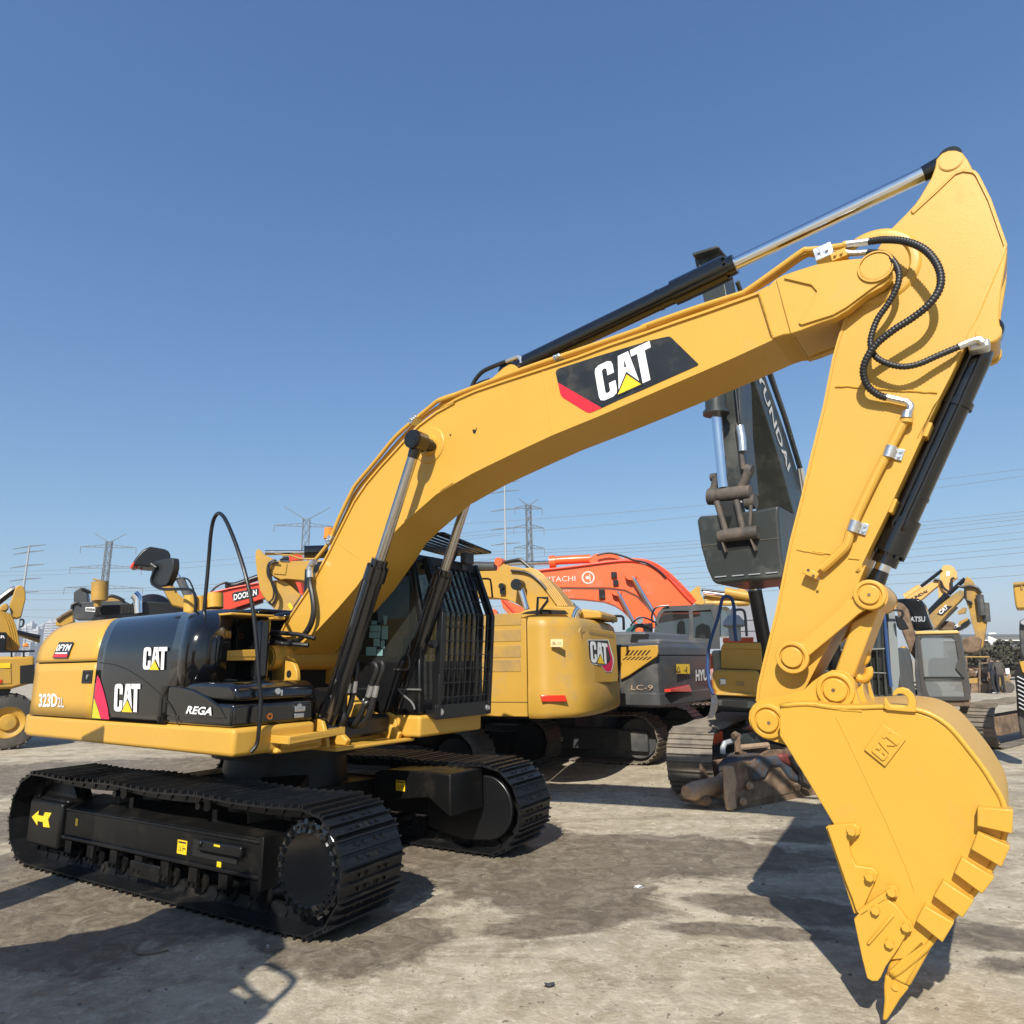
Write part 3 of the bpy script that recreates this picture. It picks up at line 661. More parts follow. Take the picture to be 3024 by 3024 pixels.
# decals and writing on the near side
def P_(t, x, y, off=.0): q = M.Y(t, x, y, -1.36-off); return q
def strip(name, pts, mt, off=.008):
    P = [P_('L4', x, y, off) for x, y in pts]; b = MB(); b.add(P, [tuple(range(len(P)))]); b.build(name, mt, EX, fix=False)
strip('stripe_decal', [(925,1268),(945,1300),(975,1390),(1005,1500),(1025,1590),(1037,1690),(955,1684),(930,1570),(895,1480),(908,1370)], DECP, .010)
strip('stripe_decal', [(893,1485),(930,1590),(957,1684),(872,1676)], DECG, .012)
logo3(EX, P_('L4',1085,1612,.009), P_('L4',1330,1622,.009), P_('L4',1095,1352,.009), BLK)
# upper emblem: the side still leans almost upright there
za = P_('L4',1365,1215,.009); zb = P_('L4',1590,1218,.009); zc = P_('L4',1375,1005,.009); zc.y = sect(zc.z)-.012
logo3(EX, za, zb, zc, BLK, lift=.008)
text_on('model_number', '323D', P_('L4',370,1570,.008), P_('L4',545,1572,.008), P_('L4',376,1445,.008), WHT, EX, .03)
text_on('model_number', '2L', P_('L4',548,1574,.008), P_('L4',612,1576,.008), P_('L4',550,1478,.008), LTR, EX, .02)
text_on('model_name', 'REGA', P_('M5',190,1575,.004), P_('M5',485,1597,.004), P_('M5',205,1485,.004), WHT, EX, .03, shear=.06)
b = MB(); ds = [P_('L4', x, y, .007) for x, y in ((512,1105),(655,1105),(688,952),(545,955))]; ds = [Vector((q.x, sect(q.z)-.022, q.z)) for q in ds]
b.add(ds, [(0,1,2,3)], 0)
def bil(u, v, l): return ds[0]*(1-u)*(1-v)+ds[1]*u*(1-v)+ds[2]*u*v+ds[3]*(1-u)*v+Vector((0,-l,0))
b.add([bil(.04,.05,.003), bil(.96,.05,.003), bil(.96,.22,.003), bil(.04,.22,.003)], [(0,1,2,3)], 1)
st = b.build('dealer_sticker', [DECB, DECR], EX, fix=False)
text_on('dealer_lettering', '0FYM', bil(.06,.42,.0), bil(.96,.42,.0), bil(.06,.85,.0), WHT, EX, .02, lift=.006)
b = MB(); b.add([bil(.1,.26,.005), bil(.9,.26,.005), bil(.9,.34,.005), bil(.1,.34,.005)], [(0,1,2,3)]); b.build('sticker_line', WHT, EX, fix=False)
q0 = P_('L4',782,1345,.004); q1 = P_('L4',890,1220,.004)
b = MB(); b.box(q0.x, q1.x, -1.374, -1.36, q0.z, q1.z, 0); b.box(q0.x+.015, q1.x-.015, -1.3755, -1.37, q0.z+.015, q1.z-.015, 1)
c = P_('L4',835,1278,.018); b.cyl((c.x, -1.374, c.z), (c.x, -1.386, c.z), .016, n=14, mi=2); b.box(c.x-.022, c.x-.008, -1.383, -1.374, c.z-.03, c.z-.008, 2); b.build('door_lock', [BLM, DARK, ZINC], EX, .004)

# ---------------- hand rail, mirror, posts
hp = []
for t, x, y, yy in [('M5',392,440,-1.10),('A',1180,420,-1.10),('A',1192,280,-1.10),('A',1203,150,-1.12),('A',1218,70,-1.13),('A',1242,33,-1.15),('A',1268,42,-1.17),('A',1300,95,-1.19),('A',1350,220,-1.21),('A',1400,380,-1.22),('A',1440,560,-1.20),('A',1465,780,-1.18),('A',1478,980,-1.17),('A',1488,1100,-1.16)]:
    hp.append(M.Y(t, x, y, yy))
q = M.X('A', 1480, 1220, 1.17); hp.append(q); q = M.X('A', 1468, 1340, 1.165); hp.append(q); q = M.X('A', 1430, 1395, 1.15); hp.append(q)
one('hand_rail', BLM, EX, lambda b: b.tube(smooth_pts(hp, 5), .0165, 10))
mp = [M.Y('L4', x, y, -1.12) for x, y in ((1850,690),(1862,600),(1850,500),(1800,455),(1700,450),(1560,452),(1480,425),(1440,370),(1465,290),(1490,240))]
one('mirror_arm', BLM, EX, lambda b: b.tube(smooth_pts(mp, 5), .014, 8))
mo = [M.Y('L4', x, y, -1.12) for x, y in ((1470,180),(1600,150),(1625,180),(1618,280),(1570,395),(1530,415),(1440,425),(1408,395),(1415,320),(1440,215))]
b = MB(); pl = [(q.x, q.z) for q in smooth_pts([(q.x, q.z, 0) for q in mo], 3, True)] if False else [(q[0], q[1]) for q in smooth_pts([(q.x, q.z, 0) for q in mo], 3, True)]
b.prism(pl, -1.10, -1.035); c = M.Y('L4', 1495, 235, -1.10); b.cyl((c.x, -1.14, c.z), (c.x, -1.09, c.z), .03, n=14); b.cyl((c.x-.02, -1.15, c.z+.02), (c.x+.03, -1.12, c.z-.02), .02, n=10)
b.build('mirror', mat('mirror_back', (0.022, 0.023, 0.024), 0.45, var=.2, dust=(.06,.055,.05), dustamt=.2), EX, .014, 3)
def post(t, xa, xb_, ya, yb, yy, r, mt=YEL, name='filter_post'):
    p0 = M.Y(t, (xa+xb_)/2, yb, yy); p1 = M.Y(t, (xa+xb_)/2, ya, yy); w_ = (M.Y(t, xb_, yb, yy)-M.Y(t, xa, yb, yy)).length/2
    b = MB(); b.cyl(p0, p1, w_, n=20); b.cyl(p1, p1+Vector((0,0,.006)), w_*.92, n=20); return b.build(name, mt, EX, .004)
post('M5', 200, 280, 235, 430, -.95, .04); post('M5', 300, 378, 245, 430, -.85, .04)
post('M5', 455, 570, 212, 372, -.70, .05)
b = MB(); q0 = M.Y('M5', 200, 430, -.95); q1 = M.Y('M5', 375, 250, -.95); b.box(q0.x, q1.x, -.96, -.80, 2.25, 2.265); b.build('filter_bracket', YEL, EX, .005)
b = MB(); b.box(-1.9, .05, -.45, .30, 2.24, 2.30); b.box(-.9, .25, -.30, .32, 2.20, 2.26); b.build('hood_top', BLK, EX, .03, 3)
b = MB(); b.tube([(.30, -.50, 2.06), (.62, -.42, 2.03), (.78, -.36, 1.99)], .02, 8); b.tube([(.30, -.50, 1.98), (.5, -.5, 1.95), (.72, -.38, 1.93)], .022, 8); b.build('oil_pipe', BLM, EX)

# ---------------- boom
BW = .235; yn = -BW
def prof(lst, yy): out = []; [out.extend(M.ys(t, [p], yy)) for t, *ps in lst for p in ps]; return out
top = [('N7',(560,1440),(600,1340),(680,1170),(1020,660),(1110,500),(1300,150)), ('P1',(340,1710),(480,1430),(560,1270),(700,1065),(860,875),(1030,690),(1180,525),(1300,405),(1500,255),(1700,145)), ('P2',(0,985),(150,895),(330,815),(600,722),(970,602),(1300,493),(1600,380)), ('P3',(0,1072),(300,965),(600,862),(900,755),(1080,690),(1190,632))]
bot = [('P3',(1240,1130),(1110,1190),(860,1305),(600,1420),(300,1550),(0,1680)), ('P2',(1500,1060),(1060,1240),(750,1385),(450,1530),(300,1605),(150,1690),(0,1780)), ('P1',(1700,1075),(1500,1195),(1300,1370),(1120,1530),(970,1680)), ('C3',(770,330),(610,560),(480,710),(340,860),(135,1072))]
tp = prof(top, yn); bp = prof(bot, yn)
foot_c = M.ys('N7', [(500,1620)], yn)[0]
footp = [(bp[-1][0], bp[-1][1]), (foot_c[0]+.02, foot_c[1]-.10), (foot_c[0]-.07, foot_c[1]-.07), (foot_c[0]-.10, foot_c[1]+.02), (foot_c[0]-.05, foot_c[1]+.10)]
mid_end = M.ys('P3', [(1190,632),(1240,1130)], yn)
boom_poly = tp+bp+footp
b = MB(); b.prism(boom_poly, yn+.012, -(yn+.012)); BOOM = b.build('boom', YEL, EX, .004)
# cover plates standing a little proud of the side plates
def skin(line, t, y0, y1, up, name='cover_plate'):
    n_ = []; L_ = [Vector((x, z)) for x, z in line]
    for i in range(len(L_)):
        d = (L_[min(i+1, len(L_)-1)]-L_[max(i-1, 0)]).normalized(); n_.append(Vector((-d.y, d.x))*up)
    rows = []
    for i, p in enumerate(L_):
        a = p-n_[i]*t; c = p+n_[i]*.004; rows.append([(a.x, y0, a.y), (c.x, y0, c.y), (c.x, y1, c.y), (a.x, y1, a.y), (a.x, y0, a.y)])
    b = MB(); b.grid(rows, smooth=False); b.add(rows[0][:4], [(0,1,2,3)]); b.add(rows[-1][:4], [(3,2,1,0)]); return b.build(name, YEL, BOOM, angle=30)
skin(tp, .014, yn-.004, BW+.004, 1); skin(bp, .012, yn-.002, BW+.002, 1)
# nose casting and fork that carries the stick
nose = prof([('P3',(1085,690),(1190,632),(1262,562),(1420,1085),(1340,1095),(1225,1135))], yn-.004)
b = MB(); b.prism(nose, yn-.012, BW+.012); b.build('boom_nose', YEL, BOOM, .008)
lw = prof([('P3',(1415,1075),), ('S6',(560,1195),(660,1155),(770,1118),(770,1085),(560,1150)), ('P3',(1405,1010),)], yn-.02)
b = MB(); b.prism(lw, yn+.03, BW-.03); b.build('fork_web', YEL, BOOM, .004)
fork = prof([('P3',(1258,562),(1340,522),(1480,475),(1640,425),(1800,398),(1932,378)), ('S6',(940,760),(1000,750),(1050,752),(1090,770),(1112,805),(1118,850),(1100,895),(1060,935),(960,990),(850,1080),(770,1128),(660,1165),(560,1205)), ('P3',(1400,1085),)], yn-.02)
for y0 in (yn-.024, BW-.045):
    b = MB(); b.prism(fork, y0, y0+.069); b.build('fork_plate', YEL, BOOM, .006)
pl2 = prof([('S6',(450,885),(620,925),(655,965),(620,1060),(540,1160),(560,1172),(755,1110),(835,1065),(975,960),(1075,890),(1095,850),(1090,805),(1060,778),(1005,765),(800,795),(640,835),(455,882))], yn-.03)
b = MB(); b.prism(pl2, yn-.038, yn-.022); b.build('doubler_plate', YEL, BOOM, .004)
tipc = M.ys('S6', [(1016,813)], yn-.038)[0]
b = MB(); b.cyl((tipc[0], yn-.0385, tipc[1]), (tipc[0], yn-.043, tipc[1]), .083, n=32); b.cyl((tipc[0], yn-.043, tipc[1]), (tipc[0], yn-.0445, tipc[1]), .077, n=32)
b.lathe([(0, .098), (-.012, .098), (-.012, .087), (0, .087)], (tipc[0], yn-.038, tipc[1]), 'y', 36)
for dz in (.02, -.03): b.cyl((tipc[0]+.01, yn-.0445, tipc[1]+dz), (tipc[0]+.01, yn-.0455, tipc[1]+dz), .006, n=8)
b.build('pin', YEL, BOOM, .002)
# weld seams
def weld(t, pts, yy, parent, r=.0065, mt=YEL):
    P = []
    src = [M.Y(t, x, y, yy) for x, y in pts]
    for a, c in zip(src, src[1:]):
        n = max(2, int((c-a).length/.02))
        for i in range(n): P.append(a+(c-a)*i/n+Vector((random.uniform(-.002,.002), 0, random.uniform(-.002,.002))))
    P.append(src[-1]); b = MB(); b.tube(P, lambda i, k: r*random.uniform(.75, 1.15), 6); return b.build('weld_seam', mt, parent)
weld('P2', [(975,615),(1010,860),(1070,1222)], yn+.012, BOOM); weld('P3', [(1110,700),(1160,860),(1228,1100)], yn-.0125, BOOM)
weld('P1', [(370,1745),(620,1932)], yn+.012, BOOM, .004)
b = MB(); q = M.Y('P1', 1430, 640, yn+.012); boss_c = q
b.lathe([(0, .165), (-.006, .163), (-.012, .155), (-.012, .10), (-.05, .085), (-.05, .001)], (q.x, yn+.012, q.z), 'y', 40); b.build('cylinder_boss', YEL, BOOM); one('cylinder_boss', YEL, BOOM, lambda b: b.lathe([(0, .165), (.012, .155), (.012, .001)], (q.x, BW-.012, q.z), 'y', 32))
# chip marks
for t, x, y in (('P1',1660,523),('P2',325,1205)):
    q = M.Y(t, x, y, yn+.0105); b = MB(); s_ = .010 if t == 'P1' else .022
    b.add([(q.x+dx*s_, yn+.0105, q.z+dz*s_) for dx, dz in ((-1,.6),(-.2,1.1),(.3,.4),(1.4,1.6),(.8,-.3),(.2,-1.1),(-.6,-.5))], [tuple(range(7))]); b.build('paint_chip', DARK, BOOM, fix=False)
# decal with emblem
yd = yn+.009
dk = prof([('P2',(1098,650),(1104,625),(1130,606),(1500,488),(1932,358)), ('P3',(0,1158),(230,1108),(250,1108),(268,1120),(520,1365),(522,1378),(510,1386),(0,1612)), ('P2',(1700,905),(1535,982),(1118,740))], yd)
flat('side_decal', [(x, yd, z) for x, z in dk], DECB, BOOM, 0, (0,-1,0))
rd = prof([('P2',(1118,740),(1535,982),(1445,1020),(1415,1026),(1385,1018),(1170,885),(1145,858),(1135,820))], yd-.001)
flat('side_decal', [(x, yd-.001, z) for x, z in rd], DECR, BOOM, 0, (0,-1,0))
logo3(BOOM, M.Y('B8',912,655,yd), M.Y('B8',1236,510,yd), M.Y('B8',878,456,yd), DECB, lift=.003)
# pipes along the top of the boom
def pipe(lst, yy, r, name, mt, parent, n=5):
    P = [M.Y(t, x, y, yy) for t, *ps in lst for x, y in ps]; b = MB(); b.tube(smooth_pts(P, n), r, 10); return b.build(name, mt, parent)
pipe([('N7',(1105,275),(1280,60)), ('P1',(300,1690),(400,1450),(520,1200),(590,1080),(800,830),(1020,560),(1200,395),(1420,210),(1540,120),(1750,50)), ('P2',(0,908),(330,785),(800,610),(1300,440),(1932,222)), ('P3',(0,1015),(500,838),(900,710),(970,680),(1200,520),(1500,305),(1560,285),(1680,275),(1900,245))], -.20, .019, 'oil_pipe', YEL, BOOM)
pipe([('P1',(340,1700),(480,1400),(600,1150),(860,840),(1180,480),(1420,270),(1700,110)), ('P2',(0,950),(330,805),(800,640),(1300,468),(1932,245)), ('P3',(0,1040),(600,845),(980,700),(1220,560),(1530,345),(1660,330),(1900,305))], -.15, .017, 'oil_pipe', YEL, BOOM)
def clamp(t, x, y, yy, sx, sz, mt=ZINC, parent=None, ang=0):
    q = M.Y(t, x, y, yy); b = MB(); b.box(q.x-sx, q.x+sx, yy-.02, yy+.08, q.z-sz, q.z+sz, rot=Matrix.Rotation(R(-ang), 3, 'Y'), c=(q.x, yy, q.z)); b.cyl((q.x-sx*.4, yy-.02, q.z), (q.x-sx*.4, yy-.035, q.z), .010, n=6); b.cyl((q.x+sx*.4, yy-.02, q.z), (q.x+sx*.4, yy-.035, q.z), .010, n=6)
    return b.build('pipe_clamp', mt, parent or BOOM, .004)
clamp('P1', 1240, 345, -.22, .045, .022, ang=42); clamp('P2', 1115, 500, -.22, .03, .015, ang=20); clamp('P3', 1715, 310, -.21, .055, .045, ang=8); clamp('P3', 1860, 340, -.21, .045, .028, YEL, ang=8)
clamp('P1', 285, 1720, -.22, .04, .03, ang=60)
b = MB(); br = prof([('P2',(440,745),(600,600),(660,565),(700,570),(740,605),(745,625))], -.10); b.prism(br, -.10, -.06); b.prism(br, .06, .10); q = M.ys('P2', [(655,640)], -.10)[0]; b.cyl((q[0], -.112, q[1]), (q[0], .112, q[1]), .045, n=20); b.build('cylinder_bracket', YEL, BOOM, .004)
pipe([('P2',(775,560),(765,515),(730,500),(630,540))], -.06, .020, 'hose_fitting', ZINC, BOOM)
pipe([('P2',(630,540),(500,590),(400,640),(330,720),(290,810))], -.06, .019, 'hose', RUB, BOOM); pipe([('P2',(470,715),(380,745),(330,775))], -.02, .016, 'hose', RUB, BOOM)
# feed hoses at the foot of the boom
pipe([('N7',(1110,285),(1060,330),(1040,400),(1040,510))], -.30, .031, 'hose_fitting', ZINC, BOOM)
pipe([('N7',(1040,500),(1045,600),(1075,750),(1095,900),(1090,1040),(1050,1180),(980,1300),(880,1400),(780,1435),(680,1415),(580,1360),(460,1310),(360,1290))], -.30, .027, 'hose', RUB, BOOM)
pipe([('P3',(1900,240),(1932,235))], -.20, .024, 'hose_fitting', YEL, BOOM)

# ---------------- cylinders
def ram(name, p0, p1, p2, rb, rr, mt=BLK, eye=.075, rod_mt=CHR, parent=None, gland=.14, y=None, eye2=None):
    """p0 barrel end pin, p1 gland end of the barrel, p2 rod pin"""
    p0, p1, p2 = Vector(p0), Vector(p1), Vector(p2); d = (p1-p0).normalized()
    b = MB(); ax = Vector((0, 1, 0))
    b.cyl(p0-ax*.05, p0+ax*.05, eye, n=22); b.cyl(p0+d*.04, p0+d*.16, rb*.8, rb*.98, n=24); b.cyl(p0+d*.16, p1-d*gland, rb, n=28)
    b.cyl(p1-d*gland, p1-d*.02, rb*1.22, n=28); b.cyl(p1-d*.02, p1+d*.05, rb*.92, n=24); b.cyl(p0+d*(p1-p0).length*.72, p0+d*((p1-p0).length*.72+.02), rb*1.06, n=28)
    for i in range(8):
        th = 2*math.pi*i/8; a = d.orthogonal().normalized(); e = d.cross(a); c = p1-d*.02+(a*math.cos(th)+e*math.sin(th))*rb*1.05; b.cyl(c, c+d*.018, .012, n=6)
    o = b.build(name, mt, parent or EX, .003, angle=35)
    d2 = (p2-p1).normalized(); e2 = eye2 or eye
    one('rod', rod_mt, o, lambda b: b.cyl(p1+d*.04, p2-d2*e2*.9, rr, n=28))
    one('rod_eye', mt, o, lambda b: (b.cyl(p2-ax*.055, p2+ax*.055, e2, n=26), b.cyl(p2-d2*.15, p2-d2*.03, rr*1.05, rr*1.3, n=20)))
    return o
for sgn in (-1, 1):
    yy = sgn*.42
    e = M.Y('P1', 1265, 580, -.47); p2 = Vector((2.06, yy, 3.592)); p1 = Vector((1.59, yy, 2.59)); d = (p2-p1).normalized(); p0 = Vector((1.055, yy, 1.22)); p1 = p0+(p2-p0).normalized()*((p1-p0).length)
    o = ram('boom_cylinder', p0, p1, p2, .078, .044, BLK, .085, CHRD)
    def extra(b): b.cyl((p2.x, yy+sgn*.055, p2.z), (p2.x, yy+sgn*.085, p2.z), .085, .078, n=26); b.cyl((p2.x, yy+sgn*.085, p2.z), (p2.x, yy+sgn*.088, p2.z), .06, n=20); b.cyl((p2.x, yy-sgn*.20, p2.z), (p2.x, yy, p2.z), .055, n=18)
    one('pin', BLM, o, extra)
    d = (p1-p0).normalized(); a_ = Vector((-1, 0, 0)); a_ = (a_-d*a_.dot(d)).normalized(); s_ = p0+a_*.115
    one('oil_pipe', BLM, o, lambda b: b.tube(smooth_pts([p1-d*.12+a_*.09, p1-d*.18+a_*.12, s_+d*.9, s_+d*.30, s_+d*.12+a_*.03, s_+d*.05, s_+d*.02-a_*.06], 4), .013, 8))
    # boss bracket on the platform
    b = MB(); b.prism([(.85,1.08),(1.20,1.08),(1.17,1.20),(1.12,1.29),(1.04,1.31),(.97,1.27),(.90,1.20)], yy-.105, yy-.07); b.prism([(.85,1.08),(1.20,1.08),(1.17,1.20),(1.12,1.29),(1.04,1.31),(.97,1.27),(.90,1.20)], yy+.07, yy+.105)
    b.build('cylinder_bracket', YEL, EX, .006)
b0 = M.Y('P2', 655, 640, 0); b1 = M.Y('P3', 835, 545, 0); b2 = M.Y('S6', 1478, 160, 0)
b1 = b0+(b2-b0).normalized()*((b1-b0).length)
ram('stick_cylinder', b0, b1, b2, .078, .047, BLK, .08, CHR, gland=.42, eye2=.062)
pipe([('P2',(790,520),(970,450),(1300,330),(1932,10)), ('P3',(200,670),(480,560),(540,540))], -.055, .011, 'oil_pipe', BLM, EX)

# boom foot bracket and boom foot pin
fb = prof([('N7',(375,1640),(400,1580),(440,1510),(500,1475),(560,1475),(600,1560),(740,1680),(820,1750),(850,1830),(860,1932),(850,2010),(600,2060),(330,2060),(350,1900),(370,1750))], -.34)
for y0 in (-.345, .30):
    b = MB(); b.prism(fb, y0, y0+.045); q = M.ys('N7', [(740,1888)], -.345)[0]; b.build('boom_bracket', YEL, EX, .008)
    b = MB(); b.cyl((q[0], y0-.0015, q[1]), (q[0], y0+.0465, q[1]), .035, n=20); b.build('bracket_hole', DARK, EX)
fc = M.ys('N7', [(520,1660)], -.38)[0]
b = MB(); b.cyl((fc[0], -.44, fc[1]), (fc[0], .40, fc[1]), .115, n=36); b.cyl((fc[0], -.455, fc[1]), (fc[0], -.44, fc[1]), .10, n=36); b.build('boom_foot_pin', YEL, EX, .012)
b = MB(); b.box(fc[0]-.17, fc[0]-.03, -.46, -.35, fc[1]-.11, fc[1]-.03); bolt(b, fc[0]+.045, -.455, fc[1]-.08, .022, .03); b.build('pin_lock', YEL, EX, .006)
# hoses and fittings between the cylinders (seen through the gap)
H9 = lambda lst, yy, r, nm, mt: pipe([('C9',)+tuple(lst)], yy, r, nm, mt, EX)
H9([(700,190),(740,180),(780,220),(790,300),(775,430)], -.30, .022, 'hose', RUB); H9([(705,215),(740,250),(735,330),(700,440)], -.33, .02, 'hose', RUB)
H9([(770,430),(750,560)], -.30, .026, 'hose_fitting', ZINC); H9([(700,455),(685,560)], -.33, .024, 'hose_fitting', ZINC)
H9([(745,560),(710,720),(650,860),(600,930),(500,985)], -.30, .024, 'hose', RUB); H9([(650,560),(635,760),(630,880),(560,960)], -.34, .024, 'hose', RUB)
H9([(930,240),(990,235),(1015,290),(990,380),(950,480)], -.20, .022, 'hose', RUB); H9([(1010,230),(1070,220),(1085,290),(1050,390),(1010,490)], -.16, .022, 'hose', RUB)
H9([(950,480),(915,610)], -.20, .026, 'hose_fitting', ZINC); H9([(1015,480),(985,610)], -.16, .026, 'hose_fitting', ZINC)
H9([(910,620),(880,700),(800,870),(720,930),(600,910)], -.20, .026, 'hose', RUB); H9([(975,620),(950,740),(880,890),(780,940),(640,935)], -.17, .026, 'hose', RUB)
H9([(870,650),(910,690)], -.20, .026, 'hose_fitting', ZINC); H9([(490,800),(590,860)], -.34, .034, 'hose_fitting', ZINC); H9([(470,885),(590,890)], -.34, .024, 'hose_fitting', CHRD)
b = MB(); pp = prof([('C9',(520,700),(560,620),(680,590),(830,780),(760,900),(640,880))], -.10); b.prism(pp, -.10, .0); b.build('swivel_cover', YEL, EX, .01)
b = MB(); b.box(.75, 1.12, -.30, .28, 1.12, 1.30); b.box(.60, .95, -.22, .22, 1.2, 1.55); b.build('swing_motor', BLM, EX, .03)

# ---------------- stick
sn = -.165
stl = prof([('S6',(1378,262),(1385,200),(1390,150),(1425,112),(1465,95),(1510,93),(1552,108),(1580,150),(1612,212)),
            ('S6',(1640,228),(1720,385),(1828,675),(1820,735),(1640,1150),(1550,1340),(1480,1490),(1400,1640),(1275,1880)),
            ('P5',(1190,245),(1050,590),(910,900),(715,1320),(430,1905)), ('R5',(1050,135),(985,292),(905,455),(800,650),(715,815),(660,905)),
            ('R5',(560,980),(500,975),(450,900),(462,800),(500,640),(560,400),(640,0)), ('P4',(560,1490),(650,1100),(765,640),(855,180),(905,0)),
            ('S6',(850,1090),(920,930),(985,770),(1100,590),(1210,480),(1300,380))], sn)
b = MB(); b.prism(stl, sn, -sn); STK = b.build('stick', YEL, EX, .005)
# ear for the bucket cylinder (outer plates)
ear = prof([('S6',(1828,690),(1822,770),(1790,960),(1777,1130),(1782,1170),(1797,1205),(1793,1240),(1765,1275),(1720,1293),(1660,1295),(1600,1260),(1560,1290),(1580,1230),(1640,1130))], sn-.01)
for y0 in (sn-.012, -sn-.03):
    b = MB(); b.prism(ear, y0, y0+.042); b.build('ear_plate', YEL, STK, .006)
eart = prof([('S6',(1230,465),(1290,380),(1360,260),(1382,200),(1392,148),(1428,110),(1465,94),(1510,92),(1552,108),(1585,150),(1618,215),(1550,215),(1500,238),(1380,350),(1240,480))], sn-.01)
for y0 in (sn-.010, -sn-.03):
    b = MB(); b.prism(eart, y0, y0+.040); b.build('ear_plate', YEL, STK, .006)
for t, x, y, r in (('S6',1480,160,.055), ('S6',1712,1220,.055)):
    b = MB(); q = M.Y(t, x, y, sn-.012); b.cyl((q.x, sn-.018, q.z), (q.x, .20, q.z), r, n=28); b.lathe([(0, r+.006), (-.003, r+.006), (-.003, r)], (q.x, sn-.012, q.z), 'y', 28); b.build('pin', YEL, STK, .002)
# lip along the edges: cover plates stand proud of the side plate
edge1 = prof([('S6',(1240,478),(1380,350),(1500,235),(1560,213),(1625,222),(1650,245),(1725,395),(1826,680),(1812,725),(1640,1130),(1545,1330),(1480,1480),(1400,1635),(1275,1875)), ('P5',(1190,240),(1050,585),(910,895),(715,1315),(430,1900)), ('R5',(1050,130),(985,288),(905,450))], sn)
edge2 = prof([('S6',(850,1095),), ('P4',(905,5),(855,185),(765,645),(650,1105),(560,1495)), ('R5',(640,0),(560,400),(500,640),(462,800),(452,890))], sn)
def skin2(line, t, w_, up, par):
    L_ = [Vector(p) for p in line]; rows = []
    for i, p in enumerate(L_):
        d = (L_[min(i+1, len(L_)-1)]-L_[max(i-1, 0)]).normalized(); n_ = Vector((-d.y, d.x))*up
        a = p-n_*t; c = p+n_*.003; rows.append([(a.x, -w_, a.y), (c.x, -w_, c.y), (c.x, w_, c.y), (a.x, w_, a.y), (a.x, -w_, a.y)])
    b = MB(); b.grid(rows, smooth=False); b.add(rows[0][:4], [(0,1,2,3)]); b.add(rows[-1][:4], [(3,2,1,0)]); return b.build('cover_plate', YEL, par, .002)
skin2(edge1, .013, -sn+.009, 1, STK); skin2(edge2, .013, -sn+.009, 1, STK)
weld('P4', [(860,455),(1000,455),(1150,470),(1400,490),(1600,500),(1830,515)], sn-.003, STK, .007)
weld('P5', [(0,1700),(180,1725)], sn-.002, STK, .006); weld('P5', [(340,1765),(445,1775)], sn-.002, STK, .006); weld('R5', [(665,45),(820,70)], sn-.002, STK, .005)
q = M.Y('S6', 1016, 813, sn); b = MB()
b.lathe([(0, .245), (-.012, .235), (-.016, .225), (-.016, .19), (-.004, .18)], (q.x, sn, q.z), 'y', 48); b.build('pivot_collar', YEL, STK)
# pipe down the stick
pipe([('P4',(1520,770),(1440,930),(1240,1310),(1060,1690),(1000,1840)), ('P5',(350,1540),(320,1640),(250,1720),(130,1830),(80,1870))], sn-.035, .026, 'oil_pipe', YEL, STK)
b = MB(); q = M.Y('P4', 1525, 755, sn-.035); b.cyl((q.x, sn-.035, q.z-.03), (q.x+.008, sn-.035, q.z+.005), .034, n=20); b.build('pipe_collar', YEL, STK)
pipe([('P4',(1545,745),(1550,720),(1575,660),(1565,625),(1530,598),(1480,588),(1350,558))], sn-.045, .020, 'hose_fitting', ZINC, STK)
b = MB(); q = M.Y('P4', 1545, 725, sn-.045); b.cyl((q.x-.008, sn-.045, q.z-.018), (q.x+.002, sn-.045, q.z+.022), .032, .026, n=12); b.build('hose_fitting', ZINC, STK)
for t, x, y in (('P4',1375,1075), ('P4',1035,1785)):
    q = M.Y(t, x, y, sn-.04); q2 = M.Y(t, x+90, y+20, sn-.02); rot = Matrix.Rotation(R(-24), 3, 'Y').transposed() if False else Matrix.Rotation(R(24), 3, 'Y')
    b = MB(); b.cyl(Vector((q.x, sn-.037, q.z))-rot@Vector((0,0,.033)), Vector((q.x, sn-.037, q.z))+rot@Vector((0,0,.033)), .032, n=20)
    b.box(q2.x-.03, q2.x+.022, sn-.014, sn, q2.z-.033, q2.z+.033, rot=rot)
    for dz in (-.014, .016): p = Vector((q2.x, sn-.014, q2.z))+rot@Vector((.004, 0, dz)); b.cyl(p, p+Vector((0,-.012,0)), .009, n=6)
    b.build('pipe_clamp', ZINC, STK, .002)
q0 = M.Y('R5', 760, 185, sn); b = MB(); rot = Matrix.Rotation(R(30), 3, 'Y')
b.box(q0.x-.045, q0.x+.04, sn-.075, sn-.035, q0.z-.016, q0.z+.022, rot=rot); b.box(q0.x-.015, q0.x+.025, sn-.04, sn, q0.z-.03, q0.z+.005, rot=rot); b.build('pipe_block', YEL, STK, .004)
b = MB()
for x, y in ((730,158),(758,190),(787,208)):
    q = M.Y('R5', x, y, sn-.076); b.cyl((q.x, sn-.078, q.z), (q.x, sn-.074, q.z), .0085, n=12)
b.build('port_hole', RUST, STK)
for t, x, y in (('P5',1092,548), ('P5',760,1270)):
    q = M.Y(t, x, y, sn+.02); b = MB(); rot = Matrix.Rotation(R(25), 3, 'Y'); b.box(q.x-.018, q.x+.014, sn-.0, -sn, q.z-.042, q.z+.042, rot=rot); b.build('stop_block', YEL, STK, .004)
